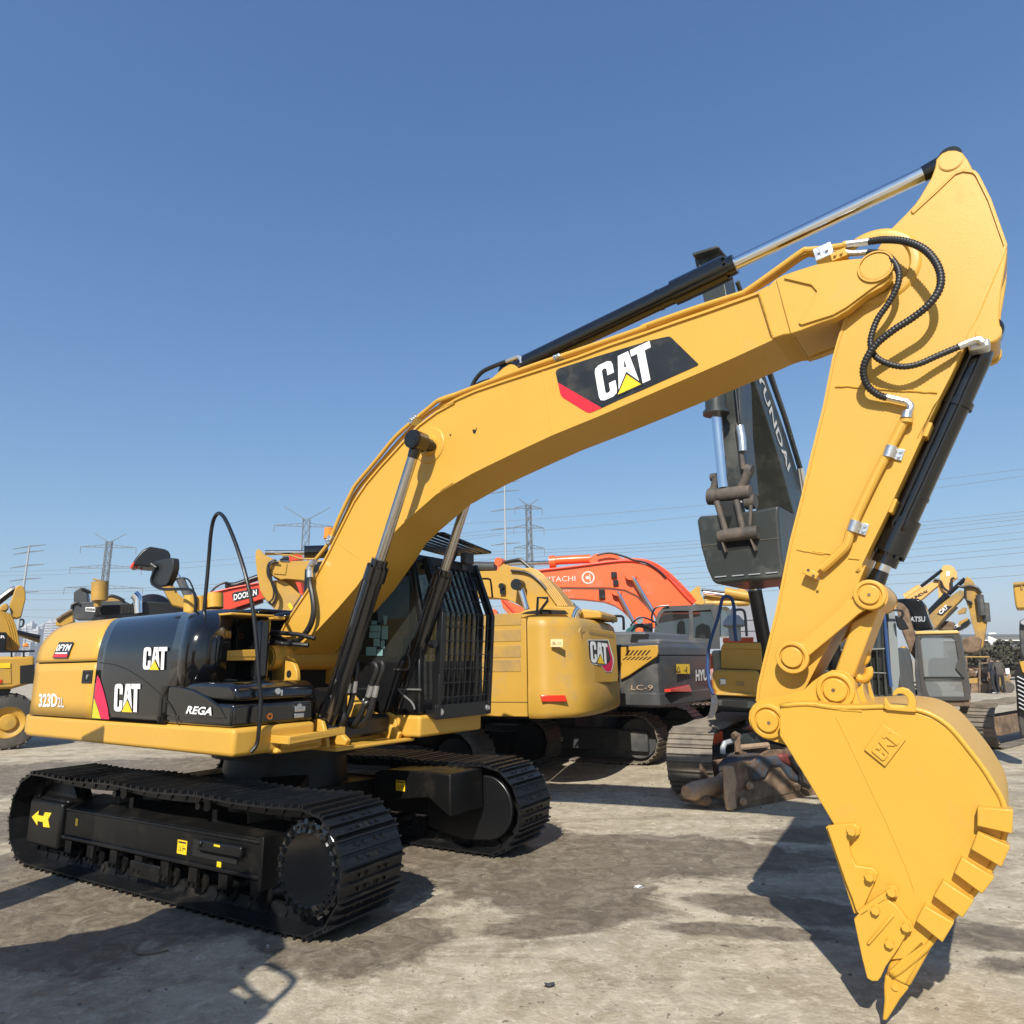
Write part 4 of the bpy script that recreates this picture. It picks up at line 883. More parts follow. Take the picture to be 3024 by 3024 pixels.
# loops of hose at the elbow: two ribbed spirals, one plain
def ribbed(lst, ys, r, name, parent):
    P = []; i = 0
    for t, *ps in lst:
        for x, y in ps: P.append(M.Y(t, x, y, ys[i] if i < len(ys) else ys[-1])); i += 1
    P = smooth_pts(P, 8); L_ = 0; out = []; step = .0062
    acc = 0; out.append(P[0])
    for a, c in zip(P, P[1:]):
        d = (c-a).length; s_ = step-acc
        while s_ < d: out.append(a+(c-a)*(s_/d)); s_ += step
        acc = d-(s_-step)
    b = MB(); b.tube(out, lambda i, k: r*(1.14 if i % 3 == 0 else .93), 10); return b.build(name, RUB, parent, angle=70)
ribbed([('S6',(980,655),(1080,645),(1200,655),(1310,700),(1385,780),(1418,870),(1405,960),(1340,1050),(1240,1130),(1130,1200),(1020,1290),(960,1380),(940,1460),(965,1545),(1030,1600),(1090,1622))],
       [-.22,-.25,-.29,-.32,-.33,-.33,-.33,-.33,-.32,-.32,-.31,-.30,-.28,-.25,-.22,-.21], .0205, 'hose', STK)
ribbed([('S6',(970,722),(1060,730),(1125,775),(1160,850),(1150,930),(1100,1030),(1030,1130),(995,1220),(985,1290),(1010,1360),(1080,1405),(1180,1428),(1280,1412),(1400,1360),(1530,1305))],
       [-.20,-.24,-.27,-.28,-.28,-.27,-.26,-.26,-.26,-.27,-.27,-.27,-.26,-.24,-.22], .0175, 'hose', STK)
pipe([('S6',(835,672),(880,668),(980,655))], -.20, .022, 'hose_fitting', ZINC, STK); pipe([('S6',(825,720),(880,728),(970,722))], -.19, .019, 'hose_fitting', ZINC, STK)
pipe([('S6',(1530,1305),(1600,1275),(1650,1262),(1680,1280)),], -.22, .020, 'hose_fitting', ZINC, STK)
b = MB(); q = M.Y('S6', 1655, 1295, -.17); b.box(q.x-.05, q.x+.05, -.20, -.10, q.z-.03, q.z+.02); b.build('hose_fitting', ZINC, STK, .012)

# ---------------- bucket cylinder and linkage
c0_ = M.Y('S6', 1712, 1220, 0); rodp = M.Y('R8', 1250, 312, 0); gl = M.Y('P5', 790, 1780, 0)
c1_ = c0_+(rodp-c0_).normalized()*((gl-c0_).length)
bc = ram('bucket_cylinder', c0_, c1_, rodp, .075, .043, BLK, .075, CHR, gland=.24)
def bpipes(b):
    d = (c1_-c0_).normalized(); s_ = Vector((0,-1,0)); t_ = d.cross(s_).normalized()
    for k in (-1, 1):
        o_ = s_*.085+t_*k*.028; b.tube(smooth_pts([c0_+d*.12+s_*.10, c0_+d*.2+o_, c1_-d*.30+o_, c1_-d*.20+o_*1.15, c1_-d*.16+o_*.9], 3), .011, 8)
one('oil_pipe', BLK, bc, bpipes)
b = MB(); d = (c1_-c0_).normalized(); p = c0_+d*.42; b.cyl(p, p+d*.035, .088, n=28); b.beam(p+Vector((-.08,-.02,0)), p+Vector((-.13,-.02,-.01)), .05, .04); b.build('pipe_clamp', BLK, bc, .003)
RP = M.Y('R8', 572, 866, -.24); LP = M.Y('R8', 1245, 318, -.24); BP = M.Y('R8', 940, 1140, -.24)
RPc, LPc, BPc = Vector((RP.x, 0, RP.z)), Vector((LP.x, 0, LP.z)), Vector((BP.x, 0, BP.z))
rk = prof([('R8',(475,870),(485,815),(520,785),(570,765),(640,740),(985,440),(1045,360),(1085,362),(1130,310),(1150,270),(1190,240),(1250,222),(1310,235),(1350,270),(1370,330),(1350,400),(1290,430),(1215,440),(1140,490),(1060,560),(700,860),(680,900),(660,940),(610,968),(550,970),(500,945))], -.235)
for y0 in (-.245, .205):
    b = MB(); b.prism(rk, y0, y0+.04); s = -1 if y0 < 0 else 1
    boss(b, RP.x, RP.z, y0 if s < 0 else y0+.04, .092, s, .028); boss(b, LP.x, LP.z, y0 if s < 0 else y0+.04, .083, s, .018)
    b.build('rocker_link', YEL, EX, .006)
lkp = prof([('R8',(1080,560),(1330,420),(1100,1050),(930,1000),(1060,640))], -.16)
b = MB(); b.prism(lkp, -.155, .155); b.cyl((LP.x, -.19, LP.z), (LP.x, .19, LP.z), .085, n=28); b.cyl((BP.x, -.165, BP.z), (BP.x, .165, BP.z), .09, n=28); b.build('push_link', YEL, EX, .010)
b = MB()
for q in (RP, LP): b.cyl((q.x, -.262, q.z), (q.x, .262, q.z), .04, n=20); b.cyl((q.x, -.2745, q.z), (q.x, -.271, q.z), .0085, n=10)
b.build('grease_fitting', RUST, EX)

# ---------------- bucket
bn = -.50
sidep = prof([('K7',(262,318),(262,470),(290,512),(415,715),(540,925),(600,1075),(625,1225),(650,1370),(700,1520),(800,1610),(900,1600),(1000,1530),(1085,1425),(1180,1330),(1290,1190),(1370,1050),(1403,925),(1398,850),(1375,780),(1330,700),(1290,645),(1225,560),(1130,445),(1040,380),(950,350),(820,335),(690,338),(540,335),(400,310))], bn)
BK = MB(); BK.prism(sidep, bn, bn+.028); BK.prism(sidep, -bn-.028, -bn); BUCKET = BK.build('bucket', YELB, EX, .004)
shell = [(x, z) for x, z in prof([('K7',(262,318),(400,308),(540,326),(690,326),(820,322),(950,336),(1045,370),(1135,436),(1232,553),(1298,640),(1345,715),(1388,790),(1410,870),(1412,930),(1380,1058),(1298,1200),(1188,1340),(1092,1435),(1008,1545),(900,1640),(830,1690))], bn)]
rows = [[(x, y, z) for y in (bn-.004, bn+.01, -.3, -.1, .1, .3, -bn-.01, -bn+.004)] for x, z in [(q[0], q[1]) for q in smooth_pts([(x, z, 0) for x, z in shell], 3)]]
b = MB(); b.grid(rows); b.build('bucket_shell', YELB, BUCKET, thick=.022, angle=50)
eb = prof([('K7',(108,380),(112,345),(130,315),(155,292),(200,278),(300,262),(390,235),(430,195),(480,160),(530,136),(580,138),(620,155),(642,190),(650,240),(665,290),(690,345),(600,360),(420,360),(300,515),(240,498),(180,480),(140,450),(115,415))], -.27)
for y0 in (-.285, .245):
    b = MB(); b.prism(eb, y0, y0+.04); s = -1 if y0 < 0 else 1; yy = y0 if s < 0 else y0+.04
    q = M.Y('K7', 205, 393, -.285); boss(b, q.x, q.z, yy, .098, s, .022); q = M.Y('K7', 547, 237, -.285); boss(b, q.x, q.z, yy, .098, s, .022)
    b.build('hinge_plate', YELB, BUCKET, .006)
b = MB()
for x, y in ((207,404), (534,238)): q = M.Y('K7', x, y, -.315); b.cyl((q.x, -.318, q.z), (q.x, -.31, q.z), .010, n=8)
b.build('grease_fitting', RUST, BUCKET)
q1 = M.Y('K7', 205, 393, -.2); b = MB(); b.cyl((q1.x, -.24, q1.z), (q1.x, .24, q1.z), .09, n=28); b.build('pin', YELB, BUCKET)
crease = [M.Y('K7', x, y, bn-.001) for x, y in ((545,370),(600,480),(700,690),(800,900),(900,1130),(945,1255))]
b = MB(); b.tube(crease, .0022, 6); b.build('weld_seam', YELB, BUCKET)
weld('K7', [(430,310),(560,335),(680,345)], -.50, BUCKET, .006, YELB)
def plate(lst, y0, y1, name, mt=YELB, parent=None, bev=.004, yref=None):
    pl_ = prof(lst, y0 if yref is None else yref); b = MB(); b.prism(pl_, y0, y1); return b.build(name, mt, parent or BUCKET, bev)
plate([('K7',(500,930),(540,922),(640,915),(668,940),(668,970),(640,992),(612,1008),(620,1070),(650,1130),(735,1142),(760,1170),(750,1200),(692,1330),(655,1372),(628,1290),(598,1215))], bn-.032, bn-.002, 'side_cutter')
plate([('K7',(500,930),(540,922),(640,915),(668,940),(668,970),(640,992),(612,1008),(620,1070),(650,1130),(735,1142),(760,1170),(750,1200),(692,1330),(655,1372),(628,1290),(598,1215))], -bn+.002, -bn+.032, 'side_cutter', yref=bn)
b = MB(); pe = [M.Y('K7', x, y, bn) for x, y in ((505,930),(598,1210),(650,1372))]
for a, c in zip(pe, pe[1:]): b.beam((a.x, bn+.05, a.z), (c.x, bn+.05, c.z), .02, .11, up=(0,1,0))
b.build('side_cutter_edge', YELB, BUCKET, .005)
crn = [('K7',(638,1400),(665,1372),(800,1290),(850,1330),(905,1400),(925,1440),(870,1540),(800,1640),(775,1695),(760,1715),(730,1716),(705,1700),(680,1600))]
plate(crn, bn-.045, bn-.002, 'corner_shroud'); plate(crn, -bn+.002, -bn+.045, 'corner_shroud', yref=bn)
b = MB(); a, c = M.Y('K7', 710, 1525, bn-.05), M.Y('K7', 840, 1375, bn-.05); b.beam(a, c, .014, .02, up=(0,1,0)); a, c = M.Y('K7', 665, 1370, bn-.03), M.Y('K7', 830, 1262, bn-.03); b.beam(a, c, .03, .03, up=(0,1,0)); b.build('rib', YELB, BUCKET, .005)
for x, y in ((632,950),(722,1180),(833,1257),(752,1348),(906,1432),(823,1515)):
    q = M.Y('K7', x, y, bn-.04); b = MB(); bolt(b, q.x, bn-.030, q.z, .020, .045); b.build('bolt', YELB, BUCKET, .003)
for qd in (((1266,832),(1447,845),(1443,968),(1263,928)), ((1268,958),(1432,1032),(1388,1138),(1232,1046)), ((1186,1088),(1352,1190),(1290,1274),(1146,1166)), ((1090,1205),(1247,1308),(1190,1395),(1042,1284)), ((995,1332),(1147,1420),(1088,1520),(952,1410))):
    plate([('K7',)+qd], bn-.058, bn+.03, 'heel_shroud', bev=.005)
    cx = sum(p[0] for p in qd)/4; cy = sum(p[1] for p in qd)/4
for i, yt in enumerate((-.44, -.22, 0, .22, .44)):
    ad = prof([('K7',(1000,1470),(1052,1512),(920,1752),(868,1728),(800,1692),(815,1625),(870,1580),(930,1500))], -.50)
    b = MB(); b.prism(ad, yt-.045, yt+.045); b.prism([(x*.7+ad[3][0]*.3, z*.7+ad[3][1]*.3+.002) for x, z in ad], yt-.055, yt+.055); b.build('tooth_adapter', YELB, BUCKET, .012)
    th = prof([('K7',(795,1690),(850,1702),(915,1757),(870,1815),(828,1885),(800,1930),(778,1928),(783,1890),(790,1820),(788,1750))], -.50)
    n_ = len(th); tipx = th[5]; b = MB(); base = th[0:3]
    vs = []; 
    for x, z in th:
        t_ = min(1, max(0, (th[0][1]-z)/(th[0][1]-th[5][1]))); w_ = .05*(1-t_)+.028*t_; vs.append((x, z, w_))
    b.add([(x, yt-w_, z) for x, z, w_ in vs]+[(x, yt+w_, z) for x, z, w_ in vs], [tuple(range(n_)), tuple(range(2*n_-1, n_-1, -1))]+[(j, j+n_, (j+1) % n_+n_, (j+1) % n_) for j in range(n_)])
    q = M.Y('K7', 846, 1748, -.50); b.cyl((q.x, yt-.053, q.z), (q.x, yt+.053, q.z), .016, n=14); b.build('tooth', YELB, BUCKET, .006)
b = MB(); lp_ = prof([('K7',(1000,1540),(830,1690),(815,1665),(985,1505))], bn); b.prism(lp_, bn, -bn); b.build('lip', YELB, BUCKET, .004)
# cast plate with raised letters, lifting hooks
di = [('K7',(785,412),(903,488),(797,627),(690,540))]
plate(di, bn-.014, bn-.001, 'cast_plate', bev=.003)
Q = lambda x, y: M.Y('K7', x, y, bn-.014)
p00, p10, p01 = Q(722, 538), Q(800, 440), Q(782, 592)
bl = MB(); a_ = (p10-p00)/1.52; c_ = (p01-p00); 
p00, p10, p01 = Q(790, 606), Q(885, 492), Q(713, 541)
a_ = (p10-p00)/1.52; c_ = (p01-p00)*.92
for k_ in 'CAT':
    poly = [p00+a_*(x*.93+.05)+c_*(y*.9+.05) for x, y in CG[k_]]; n2 = Vector((0,-1,0)); kk = len(poly)
    bl.add([p+n2*.008 for p in poly]+poly, [tuple(range(kk))]+[(j, (j+1) % kk, (j+1) % kk+kk, j+kk) for j in range(kk)])
bl.build('raised_lettering', YELB, BUCKET, .0015)
plate([('R8',(1440,1190),(1455,1160),(1490,1135),(1530,1130),(1580,1145),(1625,1190),(1650,1250),(1650,1350),(1560,1345),(1400,1330),(1360,1310),(1372,1290),(1365,1240),(1375,1222),(1392,1225),(1405,1260),(1430,1290),(1480,1305),(1540,1305),(1575,1290),(1580,1250),(1570,1215),(1540,1190),(1500,1185),(1470,1200),(1450,1210))], bn-.02, bn+.02, 'lifting_hook')
pipe([('R8',(1130,1035),(1160,1055),(1200,1050),(1230,1020),(1235,980),(1225,955))], -.05, .024, 'lifting_hook', YELB, BUCKET); pipe([('R8',(1170,920),(1205,900),(1222,850),(1212,800))], .05, .02, 'lifting_hook', YELB, BUCKET)
plate([('R8',(1125,1150),(1180,1100),(1190,1190),(1230,1275),(1140,1280))], -.10, .10, 'gusset')

# ---------------- cab
CX0, CX1, CY0, CY1, CZ0, CZ1 = -.32, 1.40, .36, 1.33, 1.29, 2.86
b = MB()
def post4(x, y, z0, z1, w_=.055): b.box(x-w_/2, x+w_/2, y-w_/2, y+w_/2, z0, z1)
b.box(CX0, CX1, CY0, CY0+.035, CZ0, 1.78); b.box(CX0, CX1, CY1-.035, CY1, CZ0, 1.78); b.box(CX0, CX0+.04, CY0, CY1, CZ0, 1.95); b.box(CX0, CX1, CY0, CY1, CZ0, CZ0+.05)
b.prism([(CX0,2.76),(CX0+.05,CZ1),(1.05,CZ1),(1.22,2.82),(1.28,2.74)], CY0, CY1)
for y in (CY0+.03, CY1-.03):
    b.beam((1.37, y, 1.78), (1.40, y, 2.15), .06, .07, up=(1,0,0)); b.beam((1.40, y, 2.15), (1.24, y, 2.78), .06, .07, up=(1,0,0)); b.beam((1.37, y, 1.30), (1.37, y, 1.80), .06, .07, up=(1,0,0))
    post4(CX0+.03, y, 1.7, 2.8, .07); post4(.42, y, 1.7, 2.8, .06)
b.box(1.34, 1.40, CY0, CY1, 1.29, 1.42)
CAB = b.build('cab', BLM, EX, .015)
b = MB(); b.add([(CX0+.06, CY0+.012, 1.78), (.40, CY0+.012, 1.78), (.40, CY0+.012, 2.76), (CX0+.06, CY0+.012, 2.76)], [(0,1,2,3)]); b.add([(.44, CY0+.012, 1.78), (1.36, CY0+.012, 1.78), (1.38, CY0+.012, 2.15), (1.23, CY0+.012, 2.76), (.44, CY0+.012, 2.76)], [(0,1,2,3,4)]); b.build('side_window', GLS, CAB, fix=False)
b = MB(); b.add([(CX0+.06, CY1-.012, 1.78), (1.36, CY1-.012, 1.78), (1.38, CY1-.012, 2.15), (1.23, CY1-.012, 2.76), (CX0+.06, CY1-.012, 2.76)], [(0,1,2,3,4)]); b.build('side_window', GLS, CAB, fix=False)
b = MB(); b.add([(1.39, CY0+.05, 1.42), (1.39, CY1-.05, 1.42), (1.41, CY1-.05, 2.15), (1.41, CY0+.05, 2.15)], [(0,1,2,3)]); b.add([(1.412, CY0+.05, 2.16), (1.412, CY1-.05, 2.16), (1.26, CY1-.05, 2.74), (1.26, CY0+.05, 2.74)], [(0,1,2,3)]); b.build('windscreen', GLC, CAB, fix=False)
b = MB(); b.box(.05, .55, .60, 1.08, 1.62, 1.78); b.box(-.02, .12, .60, 1.08, 1.7, 2.35); b.box(0, .10, .72, .96, 2.36, 2.55); b.box(.0, .75, .45, .56, 1.34, 1.85); b.box(.0, .75, 1.12, 1.2, 1.34, 1.85); b.box(.1, .5, .7, 1.0, 1.34, 1.62); b.build('seat', CLO3, CAB, .04, 3)
b = MB()
for x in (1.05, 1.12): b.tube([(x, .75, 1.36), (x-.05, .75, 1.8), (x-.09, .76, 1.95)], .012, 6)
b.box(1.05, 1.2, .5, .58, 1.7, 2.0); b.build('control_lever', BLM, CAB)
# paper stickers on the side window
for pts in (((705,838),(784,838),(784,882),(706,882)), ((703,886),(783,886),(780,928),(700,928)), ((790,842),(836,842),(834,938),(788,938)), ((733,932),(778,932),(777,988),(731,986)), ((784,945),(812,945),(810,1002),(782,1002)), ((680,992),(753,992),(752,1054),(678,1052)), ((758,1008),(798,1008),(796,1055),(756,1055)), ((800,768),(832,770),(822,838),(808,830)), ((716,802),(758,806),(754,832),(716,832))):
    flat('paper_sticker', [M.Y('C3', x, y, CY0+.002) for x, y in pts], PAPER, CAB, 0, (0,-1,0))
# guard cage over the windscreen
b = MB()
def gx(z): return 1.50 if z < 1.38 else (1.50+.06*min(1, (z-1.3)/.85) if z < 2.22 else 1.56-.22*((z-2.22)/.55))
zs_c = [1.25, 1.38, 1.65, 2.22, 2.76]
def yl(z): return .455+.0*z if z > 2.3 else .485
def fr_(y, w_, h_): 
    pts = [Vector((gx(z), y, z)) for z in zs_c]
    for a, c in zip(pts, pts[1:]): b.beam(a, c+(c-a).normalized()*.01, w_, h_, up=(1,0,0))
fr_(.49, .055, .07); fr_(1.27, .05, .07)
b.beam((gx(2.73), .46, 2.73), (gx(2.73), 1.30, 2.73), .03, .09); b.beam((1.505, .46, 1.31), (1.505, 1.30, 1.31), .03, .13)
b.box(1.36, 1.50, .46, .50, 1.27, 1.33); b.box(1.30, gx(2.7), .46, .50, 2.66, 2.70)
CG_ = b.build('windscreen_guard', BLM, CAB, .006)
b = MB()
for i in range(9):
    y = .545+i*.083
    pts = [Vector((gx(z), y, z)) for z in (1.37, 1.65, 2.22, 2.70)]
    for a, c in zip(pts, pts[1:]): b.beam(a, c, .016, .024, up=(1,0,0))
for i in range(10):
    z = 1.44+i*.132; b.beam((gx(z)+.012, .50, z), (gx(z)+.012, 1.26, z), .008, .008)
b.build('guard_bar', BLM, CG_)
for y in (.53, 1.25): one('guard_bolt', ZINC, CG_, lambda b: (b.cyl((1.51, y, 1.31), (1.54, y, 1.31), .022, n=6), b.cyl((1.51, y, 1.31), (1.525, y, 1.31), .032, n=18)))
# sun visor: slatted frame, roof lamp, beacon
b = MB(); Vv = [Vector((.98, .42, 2.97)), Vector((1.62, .42, 2.975)), Vector((1.55, 1.28, 2.90)), Vector((.95, 1.30, 2.93))]
for a, c in zip(Vv, Vv[1:]+Vv[:1]): b.beam(a, c, .03, .022)
for i in range(7):
    t_ = (i+.7)/7.4; b.beam(Vv[0].lerp(Vv[1], t_), Vv[3].lerp(Vv[2], t_), .042, .012)
b.beam((1.1, .5, 2.84), (1.15, .5, 2.97), .03, .02); b.beam((1.1, 1.2, 2.84), (1.15, 1.2, 2.92), .03, .02); b.build('sun_visor', BLM, CAB)
b = MB(); b.box(1.38, 1.46, .98, 1.12, 2.76, 2.88); b.box(1.36, 1.39, 1.02, 1.08, 2.70, 2.84); b.build('roof_lamp', GRY, CAB, .012)
# grab rail and wiper on the guard side
pipe([('C3',(1510,505),(1555,508),(1568,530),(1580,640))], 1.22, .010, 'grab_rail', BLM, CAB); one('camera_box', BLM, CAB, lambda b: b.cyl((1.50, .40, 1.93), (1.56, .40, 1.93), .035, n=18))
pipe([('C9',(1260,525),(1520,530))], CY0-.012, .009, 'door_trim', GRY2, CAB); pipe([('C9',(1265,530),(1330,600),(1400,660),(1435,710),(1448,755))], CY0-.015, .010, 'grab_rail', GRY2, CAB)
pipe([('C9',(1215,300),(1350,300),(1385,270),(1390,180),(1370,130),(1390,60),(1395,-20))], CY0-.015, .009, 'grab_rail', GRY, CAB)
b = MB(); b.box(-.75, -.36, .44, 1.34, 1.29, 2.30); b.build('cab_rear_box', BLM, EX, .04)
# roof beacon and black arm seen left of the boom
b = MB(); q = M.Y('P1', 275, 1640, .9); b.cyl((q.x, .9, q.z-.07), (q.x, .9, q.z+.06), .062, .055, n=20); b.build('beacon', AMB, CAB, .02)

# ================================================================== THE MACHINES BEHIND
ZZ.update(V3=(1850,1700,450,1932), W=(1400,1600,700,1932), G1=(2000,1050,420,1159), H1=(2400,1650,560,1803))
BELT2 = belt_mesh(4.4, 0.86, 0.60, 46, 'track_belt_mesh_worn', TRK, ridges=3, links=False)
BELT3 = belt_mesh(4.4, 0.86, 0.60, 46, 'track_belt_mesh_dark', TRKD, ridges=3, links=False)
FRM = {}
def seat(o, parent, fr):
    """a part measured in frame fr, hung on a thing that stands in another frame"""
    pf = FRM.get(parent.name)
    if pf is None:
        q = parent
        while q is not None and q.name not in FRM: q = q.parent
        pf = FRM.get(q.name) if q else fr
    if pf is not fr:
        o.location = pf.loc(fr.o); o.rotation_euler = (0, 0, fr.a-pf.a)
    FRM[o.name] = fr; return o
_root = root
def root(name, fr, *a, **k):
    o = _root(name, fr, *a, **k); FRM[o.name] = fr; return o
def TR(parent, fr, name, lst, yy, th, mt, bevel=.01, grow=None):
    """outline read on the real plane y = yy of the frame, given thickness th away from the camera (towards + or -)"""
    pts = []
    for t, *ps in lst: pts += [(q.x, q.z) for q in (fr.Y(t, x, y, yy) for x, y in ps)]
    b = MB(); b.prism(pts, yy, yy+th); return seat(b.build(name, mt, parent, bevel), parent, fr)
def TL(parent, fr, name, lst, yy, r, mt, sm=4, n=8):
    P = [fr.Y(t, x, y, yy) for t, *ps in lst for x, y in ps]
    b = MB(); b.tube(smooth_pts(P, sm) if sm > 1 else P, r, n); return seat(b.build(name, mt, parent), parent, fr)
def wr(parent, fr, name, txt, t, q00, q10, q01, yy, mt, bold=.02):
    return seat(text_on(name, txt, fr.Y(t, *q00, yy), fr.Y(t, *q10, yy), fr.Y(t, *q01, yy), mt, parent, bold, lift=.006), parent, fr)
def base(parent, me, x=0, y=0, rz=0.0, body=None, W_=2.7, L0=-2.2, L1=1.6, z0=1.0, z1=1.9, frame=BLF):
    """tracks, hub and engine body for a machine mostly hidden by others"""
    off = Vector((x, y, 0)); u = Vector((math.cos(rz), math.sin(rz), 0)); v = Vector((-math.sin(rz), math.cos(rz), 0))
    for s in (-1, 1):
        t = link_mesh('track', me, parent, off+v*s*1.2, rz)
        b = MB(); o = s
        b.box(-1.5, 1.4, -.17, .17, .22, .58); b.lathe([(-.2, .001), (-.2, .30), (.2, .30), (.2, .001)], (1.77, 0, .43), 'y', 24); b.lathe([(-.1, .001), (-.1, .34), (.1, .34), (.1, .001)], (-1.75, 0, .43), 'y', 24); b.box(-1.95, -1.4, -.20, .20, .22, .56)
        b.build('track_frame', frame, t, .01)
    b = MB(); b.cyl((x, y, .40), (x, y, 1.05), .6, n=28); b.beam(off+v*-1.1+Vector((0,0,.55)), off+v*1.1+Vector((0,0,.55)), .9, .35); b.build('centre_frame', frame, parent)
    if body:
        b = MB(); b.box(x+L0, x+L1, y-W_/2, y+W_/2, z0, z1); b.build('machine_body', body, parent, .05, 3)

# ---- yellow excavator with rounded counterweight, behind the cab
k2 = 1.145
def z2(z): return 1.737+(z-1.737)*k2
m2 = Fr(-1.4*k2, 10.5*k2, 160)
A2 = root('excavator', m2, 'yellow excavator with slotted side panels, a red and black emblem on its rounded rear weight', 'excavator')
base(A2, BELT3, .25, -.1, R(173))
b = MB(); b.box(-1.15*k2, 1.9*k2, .62*k2, 1.33*k2, z2(1.14), z2(2.26)); b.box(-1.9*k2, 1.9*k2, -1.33*k2, 1.2*k2, z2(1.12), z2(2.1)); b.build('machine_body', YELD, A2, .04, 3)
YS = 1.36*k2; XS = m2.Y('R4', 320, 800, YS).x/k2
b = MB(); b.box(XS*k2+.012, 1.9*k2, YS-.06, YS, z2(1.12), z2(2.28)); b.build('side_door', YELD, A2, .012)
for y in (895, 765, 635, 1010):
    z = m2.Y('W', 250, y, YS).z; b = MB(); xa_ = m2.Y('W', 383, y, YS).x; b.prism([(xa_, z-.085), (-.2*k2, z-.085), (-.2*k2, z+.085), (xa_, z+.085)], YS-.01, YS+.006); b.build('air_slot', YELO, A2, .006)
b = MB(); b.box(XS*k2, 1.9*k2, YS-.005, YS+.003, z2(1.285), z2(1.292)); b.build('panel_gap', DARK, A2)
cw = [(XS, 1.36), (XS-.2, 1.368), (-2.50, 1.29), (-2.70, 1.12), (-2.80, .90), (-2.86, .5), (-2.88, 0)]; cw = [(x*k2, y*k2) for x, y in cw]; cw = cw+[(x, -y) for x, y in reversed(cw[:-1])]
def ring(cw, z, s, dx=0): return [(cw[0][0]+(x-cw[0][0])*s+dx, y*(1-(1-s)*.25), z2(z)) for x, y in cw]
b = MB(); rows = [ring(cw, 1.10, .90), ring(cw, 1.125, .97), ring(cw, 1.17, 1.0), ring(cw, 1.44, 1.0), ring(cw, 1.50, .965), ring(cw, 2.17, .955), ring(cw, 2.24, .93), ring(cw, 2.285, .86), ring(cw, 2.30, .75)]
rows = [[Vector(p) for p in (smooth_pts(r, 4))] for r in rows]; b.grid(rows); k = len(rows[0])
b.add(rows[0], [tuple(range(k))]); b.add(rows[-1], [tuple(range(k))]); b.add([r[0] for r in rows]+[r[-1] for r in rows], [tuple(list(range(len(rows)))+list(range(2*len(rows)-1, len(rows)-1, -1)))])
CW2 = b.build('counterweight', YELD, A2, angle=55)
# recessed emblem panel on the rear
def R2(x, y, xx=-2.80): return m2.X('R4', x, y, xx)
rear = [(632,625),(640,612),(845,628),(870,935),(860,945),(705,948)]
fr_ = [R2(x, y, -2.835) for x, y in rear]
nrm = Vector((-1, .22, 0)).normalized()
def onrear(x, y, l=0.0):
    """point on the slanting rear panel plane"""
    n = m2.ux*nrm.x+m2.uy*nrm.y; p0 = m2.o+m2.ux*-2.80*k2+m2.uy*.62*k2+Vector((0,0,1.8)); P = hit('R4', x, y, n, n.dot(p0)+l); return m2.loc(P)
def rearpoly(name, pts, mt, l): 
    P = [onrear(x, y, l) for x, y in pts]; b = MB(); b.add(P, [tuple(range(len(P)))]); return b.build(name, mt, A2, fix=False)
fo = [(632,640),(640,617),(660,612),(835,640),(852,655),(868,915),(862,945),(715,950),(700,935),(665,780)]; fi = [(645,655),(660,640),(840,660),(850,700),(855,915),(720,925),(680,780)]
P = [onrear(x, y, .03) for x, y in fo]; b = MB(); Pb = [p+nrm*-.20 for p in P]; k = len(P)
b.add(P+Pb, [tuple(range(k))]+[(i, (i+1) % k, (i+1) % k+k, i+k) for i in range(k)]); b.build('emblem_panel', YELD, A2, .012, 3)
P = [onrear(x, y, .032) for x, y in fo]+[]; 
b = MB(); Pi = [onrear(x, y, .034) for x, y in ((645,655),(660,638),(842,660),(845,680),(660,650))]; b.add(Pi, [tuple(range(5))]); b.build('panel_recess', YELO, A2, fix=False)
rearpoly('emblem_plate', [(682,690),(806,690),(838,800),(838,835),(826,884),(790,884),(762,845),(706,836),(690,800)], WHT, .036)
rearpoly('emblem_plate', [(685,694),(803,694),(832,800),(800,838),(706,832),(693,800)], DECB, .038)
rearpoly('emblem_plate', [(800,838),(832,800),(834,835),(822,880),(792,880),(766,846)], DECP, .0385); rearpoly('emblem_plate', [(803,712),(832,800),(824,838),(812,838),(820,800),(798,722)], DECP, .040)
logo3(A2, onrear(702, 826, .04), onrear(806, 836, .04), onrear(694, 698, .04), DECB, lift=.004)
sp = [m2.Y('R4', x, y, 1.375*k2) for x, y in ((457,733),(531,733),(531,686),(457,686))]
b = MB(); b.add([Vector((p.x, 1.357*k2, p.z)) for p in sp], [(0,1,2,3)]); b.build('warning_sticker', mat('faded_sticker', (.8,.6,.3), .5), A2, fix=False)
text_on('sticker_sign', 'A-<', sp[0]+Vector((-.02,.0,.04)), sp[1]+Vector((.02,.0,.04)), sp[3]+Vector((-.02,.0,-.04)), DECB, A2, .01, lift=.006)
rp = [(398,1024),(548,1024),(562,1062),(408,1064)]
n3 = Vector((-.42, .91, 0)).normalized(); nw = m2.ux*n3.x+m2.uy*n3.y; pw = m2.o+m2.ux*-2.42*k2+m2.uy*1.325*k2+Vector((0,0,1.3))
P = [m2.loc(hit('R4', x, y, nw, nw.dot(pw)+.06)) for x, y in rp]; b = MB(); b.add(P+[p-n3*.08 for p in P], [(0,1,2,3)]+[(i, (i+1) % 4, (i+1) % 4+4, i+4) for i in range(4)]); b.build('reflector', RRED, A2, .008)
